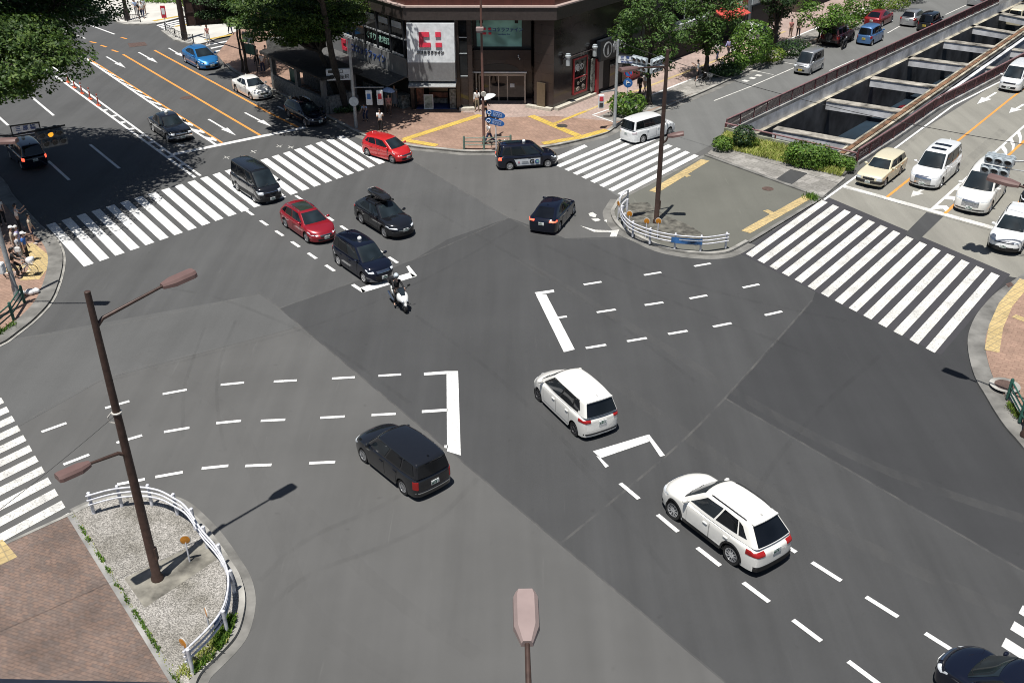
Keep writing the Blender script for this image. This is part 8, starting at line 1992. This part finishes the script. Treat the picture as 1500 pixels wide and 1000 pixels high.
J = POSES['ride']; mb = MB(); c = J['head']+Vector((0.0,0,0.03)); mb.ball(tuple(c),(0.15,0.135,0.145),n=14,m=10); hm = mb.build('helmet', plain('helmet_pale',(0.50,0.56,0.60),0.3), rd, smooth=60); mb = MB(); mb.ball(tuple(c+Vector((0.055,0,-0.02))),(0.105,0.118,0.07)); mb.build('visor', MATS['car_glass'], hm, smooth=60)
# small black motorbike behind the off-roader
def motorbike(p, az, label):
    root = empty('motorbike', p, pi/2-radians(az), label, 'motorbike')
    for x in (0.68,-0.62):
        mb = MB(); mb.lathe([(0.16,-0.05),(0.27,-0.06),(0.30,0),(0.27,0.06),(0.16,0.05)],20,0,Matrix.Translation((x,0,0.30)) @ Matrix.Rotation(pi/2,4,'X')); mb.build('wheel', MATS['tyre_rubber'], root, smooth=50)
    mb = MB(); mb.ball((0.12,0,0.82),(0.32,0.15,0.13)); mb.build('tank', MATS['black_metal'], root, smooth=60); mb = MB(); mb.ball((-0.4,0,0.80),(0.38,0.13,0.07)); mb.build('seat', MATS['black_metal'], root, smooth=60)
    mb = MB(); mb.box((0.05,0,0.45),(0.42,0.28,0.34)); mb.build('engine', MATS['dark_alloy'], root, bevel=0.05)
    mb = MB()
    for q in ([(0.68,0.08,0.3),(0.45,0.08,0.95)],[(0.68,-0.08,0.3),(0.45,-0.08,0.95)],[(0.42,0,0.85),(-0.1,0,0.6),(-0.62,0,0.3)],[(0.4,0,0.7),(0.1,0,0.3),(-0.3,0,0.3)]): mb.tube(q,0.025,6)
    mb.build('frame', MATS['black_metal'], root); mb = MB(); mb.tube([(0.3,0.36,1.03),(0.44,0.2,1.0),(0.44,-0.2,1.0),(0.3,-0.36,1.03)],0.016,6); mb.build('handlebar', MATS['black_metal'], root); mb = MB(); mb.ball((0.56,0,0.86),(0.08,0.09,0.09)); mb.build('headlight', MATS['head_lens'], root, smooth=60)
    return root
motorbike(G(1236,71), 30, 'small black motorbike standing behind the dark off-roader')
# ------------------------------------------------------------------ the vehicles of the photograph
P_ = {k: paint('paint_'+k, c, m, r) for k, (c, m, r) in dict(
    pearl=((0.76,0.75,0.71),0.0,0.30), white=((0.74,0.75,0.75),0.0,0.30), ivory=((0.66,0.60,0.43),0.0,0.40), silver=((0.45,0.46,0.47),0.65,0.35), black=((0.010,0.011,0.014),0.0,0.22), navy=((0.006,0.008,0.018),0.1,0.20),
    wine=((0.30,0.012,0.022),0.25,0.28), red=((0.52,0.018,0.020),0.1,0.28), azure=((0.02,0.18,0.46),0.35,0.28), blue=((0.07,0.17,0.36),0.25,0.32), maroon=((0.055,0.010,0.012),0.1,0.22), darkred=((0.22,0.012,0.018),0.2,0.3), greyblack=((0.02,0.021,0.024),0.2,0.25)).items()}
TX = 'dark taxis with roof lamps'
def car(spec, body, cat, name, label, rear, front, side, heading=None, sc=None, group=None, **o):
    rc = build_car(spec, P_[body], label, cat, name, group, o); r = place_car(rc, rear, front, side, heading, sc); return r, rc[1]
car(SPEC_suv(), 'pearl', 'car', 'parked_car' if False else 'suv', 'white crossover with black sills and roof rails at lower right', (1070,825), (985,759), 1, spoiler=True)
car(SPEC_minimpv(), 'pearl', 'car', 'minivan', 'white compact minivan with a dark window band in mid crossing', (841.5,637), (788.5,586), 1)
car(SPEC_cargo_wagon(), 'black', 'car', 'station_wagon', 'black boxy wagon with a reflecting roof left of the centre', (591.5,723), (533.5,676), 1)
car(SPEC_hiace(), 'black', 'van', 'van', 'long black van with a ribbed roof on the upper left crossing', (348.8,279.8), (373.4,296.8), -1, 143.0)
r, c = car(SPEC_estate(), 'wine', 'car', 'station_wagon', 'dark red estate with a glass roof behind the waiting taxi', (419.5,333.7), (450.2,355.5), -1, 143.5)
t = MB(); c.roof(t, 0.28, 0.90, -0.74, 0.74); t.build('glass_roof', plain('roof_glass',(0.03,0.04,0.032),0.1), r)
r, c = car(SPEC_coupe_suv(), 'black', 'car', 'suv', 'black crossover carrying a long roof box', (528.9,327.7), (564.9,348), -1, 143.0, hlm='lit_headlight' if False else 'head_lens')
mb = MB(); secs = [(0.95,0.05,0.04),(0.9,0.24,0.10),(0.6,0.33,0.17),(0,0.37,0.20),(-0.8,0.35,0.19),(-1.0,0.28,0.14),(-1.06,0.15,0.07)]; n = 14; vs = []; fs = []
for x, w, h in secs:
    for k in range(n): a = 2*pi*k/n; vs.append((x, w*(abs(cos(a))**0.6)*(1 if cos(a) > 0 else -1), h*(abs(sin(a))**0.7)*(1 if sin(a) > 0 else -0.7)))
for i in range(len(secs)-1):
    for k in range(n): fs.append((i*n+k,(i+1)*n+k,(i+1)*n+(k+1)%n,i*n+(k+1)%n))
fs.append(tuple(range(n))); fs.append(tuple((len(secs)-1)*n+k for k in range(n))[::-1]); mb.add([(x-0.35,y,z+1.90) for x,y,z in vs], fs)
rb = mb.build('roof_box', P_['greyblack'], None, tuple(r.location), tuple(r.rotation_euler), smooth=40); tag(rb, 'long black roof box strapped on the black crossover', 'roof box')
mb = MB(); 
for x in (0.1,-0.95): mb.bar(Vector((x,-0.62,1.66)), Vector((x,0.62,1.66)), 0.06, 0.04); mb.box((x,0.6,1.62),(0.07,0.06,0.1)); mb.box((x,-0.6,1.62),(0.07,0.06,0.1))
mb.build('roof_bar', MATS['black_trim'], r, smooth=0)
car(SPEC_taxi_van(), 'navy', 'taxi', 'taxi', 'dark blue taxi waiting at the painted angle behind the scooter', (497.5,388.4), (532.7,414.7), -1, 143.0, group=TX)
car(SPEC_hatch(), 'red', 'car', 'hatchback', 'bright red hatchback turning past the brick plaza', (538.3,228.5), (575,239.5), -1)
r, c = car(SPEC_taxi_van(), 'navy', 'taxi', 'taxi', 'black taxi with a white advertising panel along its doors', (746.4,248.6), (802.8,246.2), -1, 80.0, group=TX, tlm='brake_light')
adm = MB(); c.flank(adm, -1, 1.36, 3.22, 0.30, 0.78, 0.014, x1b=3.02, nu=14); ad = adm.build('advert_panel', MATS['panel_white'], r)
def on_flank(x, z): p = c.low(c.X0-x, -(c.W/2+0.02), z, 0.02); return p
p0 = on_flank(1.75,0.55); M = frame_matrix(tuple(p0), (1,0,0)); ml = text_mesh('G', 0.44, MATS['ink_black'], 0.02, 0.006); ml.transform(M @ Matrix.Translation((-0.21,0.0,0.006))); link('advert_lettering', ml, ad)
mb = MB(); mb.lathe([(0.155,0.004),(0.155,0.010)],20,0,M @ Matrix.Translation((0.16,0.0,0.0))); rn = mb.build('advert_ring', MATS['ink_blue'], ad, smooth=0); mb = MB(); mb.lathe([(0.09,0.010),(0.09,0.014)],20,0,M @ Matrix.Translation((0.18,0.0,0.0))); mb.build('advert_dot', plain('advert_green',(0.25,0.50,0.42),0.4), rn, smooth=0)
p1 = on_flank(2.45,0.55); M1 = frame_matrix(tuple(p1), (1,0,0)); mb = MB(); mb.box((0,0.05,0.008),(0.42,0.05,0.006),0,M=M1); mb.box((0,-0.04,0.008),(0.5,0.05,0.006),0,M=M1); mb.build('small_print', MATS['sign_grey'], ad, smooth=0); mb = MB(); mb.lathe([(0.07,0.004),(0.07,0.01)],14,0,M1 @ Matrix.Translation((-0.45,0,0))); mb.build('advert_flower', plain('advert_pink',(0.6,0.25,0.3),0.5), ad, smooth=0)
r_, c_ = car(SPEC_coupe_back(), 'navy', 'car', 'sedan', 'dark blue hatch sedan seen from behind left of the traffic island', (797,336), (827,310), -1, 21.0, 0.98, tlm='brake_light')
r_.location = G(811,323)
r_, c_ = car(SPEC_luxury_van(), 'white', 'car', 'minivan', 'white luxury minivan turning right over the far crossing', (941.9,210), (979.7,198.3), -1, 52.0, tlm='clear_tail_lens')
EA = 'vehicles waiting at the eastern stop line'
car(SPEC_boxy_estate(), 'ivory', 'car', 'station_wagon', 'old cream boxy estate first at the stop line by the railing', (1318,256.6), (1294.6,273.4), 1, 218.5, group=EA)
r, c = car(SPEC_luxury_van(), 'white', 'car', 'minivan', 'white minivan with a big chrome grille and two roof windows', (1400,255.4), (1376,275.8), 1, 218.0, group=EA)
t = MB(); c.roof(t, 0.76, 0.88, -0.62, 0.62); t.build('sunroof', MATS['privacy_glass'], r); t = MB(); c.roof(t, 0.47, 0.60, -0.66, 0.66); t.build('sunroof', MATS['privacy_glass'], r)
car(SPEC_luxury_van(), 'pearl', 'car', 'minivan', 'pearl white minivan half covered by the hanging signal', (1470.3,287.4), (1446.6,312), 1, 216.0, group=EA, band=(0.04,0.95,0.1,0.88), grille=(0.5,0.5,0.82))
r_, c_ = car(SPEC_suv(), 'white', 'car', 'suv', 'white compact off-roader at the right end of the stop line', (1515,345), (1488,372), 1, 214.5, 0.97, group=EA, bars=1, grille=(0.62,0.72,0.80), trim=0.5)
r_, c_ = car(SPEC_coupe_suv(), 'black', 'car', 'suv', 'black crossover cut off by the right edge behind the white off-roader', (1530,300), (1505,325), 1, 216.0, 0.97, group=EA); r_.location = G(1522,296)
r_, c_ = car(SPEC_hiace(), 'white', 'van', 'van', 'white van rolling down the eastern road at the right edge', (1500,120), (1486,141), 1, 219.0, 1.0); r_.location = G(1487,127)
# northern arm
car(SPEC_old_sedan(), 'black', 'taxi', 'taxi', 'black old sedan taxi with a roof lamp nearing the stop line', (226.4,193.6), (245.7,208.3), -1, 143.2, group=TX)
car(SPEC_coupe_back(), 'azure', 'car', 'sedan', 'bright blue fastback sedan coming down the far left road', (272.9,92), (290.5,102.8), -1, 143.2)
car(SPEC_sedan(), 'pearl', 'car', 'sedan', 'white sedan parked at the kerb beside the subway shelter', (347,135.6), (368,147), -1, 143.2)
r_, c_ = car(SPEC_estate(), 'navy', 'car', 'station_wagon', 'dark wagon standing in the tree shade at the stop line', (424,172), (447,186), -1, 143.2, 1.0)
r_, c_ = car(SPEC_taxi_van(), 'navy', 'taxi', 'taxi', 'dark taxi driving away into the tree shade at upper left', (30,235), (5,210), 1, -38.0, 1.0, group=TX, tlm='brake_light'); r_.location = G(42,237)
# north-east carriageway
car(SPEC_kei_van(), 'silver', 'van', 'van', 'small silver van with a yellow plate coming towards the crossing', (1202.8,102.8), (1186.8,109.5), 1, 219.0, 1.0)
r_, c_ = car(SPEC_jeep(), 'maroon', 'car', 'off_roader', 'very dark off-roader with a rear spare wheel at the far kerb', (1215,66), (1240,55), -1, 39.0, 1.0); r_.location = G(1226,63)
t = MB(); t.lathe([(0.16,-0.1),(0.34,-0.12),(0.38,0),(0.34,0.12),(0.10,0.13)],24,0,Matrix.Translation((-c_.L/2-0.13,0,1.0)) @ Matrix.Rotation(-pi/2,4,'Y')); t.build('spare_wheel', MATS['tyre_rubber'], r_, smooth=50)
r_, c_ = car(SPEC_kei_tall(), 'blue', 'car', 'compact_car', 'small blue tall car right of the dark off-roader', (1265,66), (1285,56), -1, 39.0, 1.05); r_.location = G(1274,62)
r_, c_ = car(SPEC_coupe_back(), 'darkred', 'car', 'sedan', 'dark red fastback in front of the blue compact', (1276,40), (1296,31), -1, 39.0, 1.0); r_.location = G(1287,35)
r_, c_ = car(SPEC_hatch(), 'silver', 'car', 'hatchback', 'silver hatchback between the dark red car and the black box car', (1335,38), (1350,30), -1, 39.0, 1.0); r_.location = G(1337,35)
r_, c_ = car(SPEC_kei_tall(), 'black', 'car', 'compact_car', 'small black box car close to the underpass railing', (1350,44), (1370,35), -1, 39.0, 1.05); r_.location = G(1361,43)
r_, c_ = car(SPEC_sedan(), 'silver', 'car', 'sedan', 'pale silver sedan at the top edge beside the maroon railing', (1428,8), (1445,0), -1, 39.0, 1.0); r_.location = G(1436,5)
r_, c_ = car(SPEC_hatch(), 'white', 'car', 'hatchback', 'white car parked in the alley behind the big round bush', (1095,50), (1110,45), -1, 120.0, 1.0); r_.location = G(1110,58,0.13)
# underpass
r_, c_ = car(SPEC_sedan(), 'silver', 'car', 'sedan', 'silver car down in the underpass behind the hedge', (1220,230), (1240,220), -1, 41.0, 1.0); r_.location = G(1224,223,-3.5)+Vector((0,0,-1.4))
r_, c_ = car(SPEC_sedan(), 'darkred', 'car', 'sedan', 'dark red car glimpsed down in the underpass', (1330,160), (1345,150), -1, 41.0, 1.0); r_.location = G(1330,156,-3.5)+Vector((0,0,-1.4))
r_, c_ = car(SPEC_hiace(), 'ivory', 'van', 'van', 'cream van seen at the top right corner over the underpass', (1480,20), (1500,10), -1, 41.0, 1.0); r_.location = G(1497,14,-1.0)+Vector((0,0,-1.6))
# nearest car at the bottom right
r_, c_ = car(SPEC_hiace(), 'navy', 'van', 'taxi', 'dark blue taxi cut off by the bottom right corner', (1520,1080), (1400,1000), 1, -37.2, 1.0) if False else car(SPEC_taxi_van(), 'navy', 'taxi', 'taxi', 'dark blue taxi cut off by the bottom right corner', (1520,1080), (1400,1000), 1, -37.5, 1.0, group=TX, roof_ribs=True)
r_.location = G(1480,1050)
# ------------------------------------------------------------------ camera, sky and sun
cam = D.cameras.new('camera'); co = D.objects.new('camera', cam); COL.objects.link(co); SC.camera = co
cam.sensor_fit = 'HORIZONTAL'; cam.sensor_width = 36.0; cam.lens = FPX/1500*36.0; cam.clip_end = 2000
co.location = (0,0,CAMH)
f = ray(750,500).normalized(); r = (ray(1500,500)-ray(0,500)).normalized(); u = r.cross(f)
co.matrix_world = Matrix(((r.x,u.x,-f.x,0),(r.y,u.y,-f.y,0),(r.z,u.z,-f.z,CAMH),(0,0,0,1)))
wd = D.worlds.new('World'); SC.world = wd; wd.use_nodes = True
nt = wd.node_tree; sk = nt.nodes.new('ShaderNodeTexSky'); sk.sky_type = 'NISHITA'; sk.sun_disc = False
sk.sun_elevation = SUN_EL; sk.sun_rotation = SUN_AZ
nt.links.new(sk.outputs[0], nt.nodes['Background'].inputs[0]); nt.nodes['Background'].inputs[1].default_value = 0.05
sl = D.lights.new('sun', 'SUN'); sl.energy = 5.0; sl.angle = radians(0.5); sl.color = (1.0,0.965,0.91)
so = D.objects.new('sun', sl); COL.objects.link(so); so.location = (0,0,60)
so.rotation_euler = (pi/2-SUN_EL, 0, pi-SUN_AZ)
SC.view_settings.view_transform = 'Standard'; SC.view_settings.look = 'None'; SC.view_settings.exposure = 0.28; SC.view_settings.gamma = 1.0
SC.cycles.filter_width = 1.0
SC.cycles.max_bounces = 6; SC.cycles.diffuse_bounces = 3; SC.cycles.transparent_max_bounces = 8
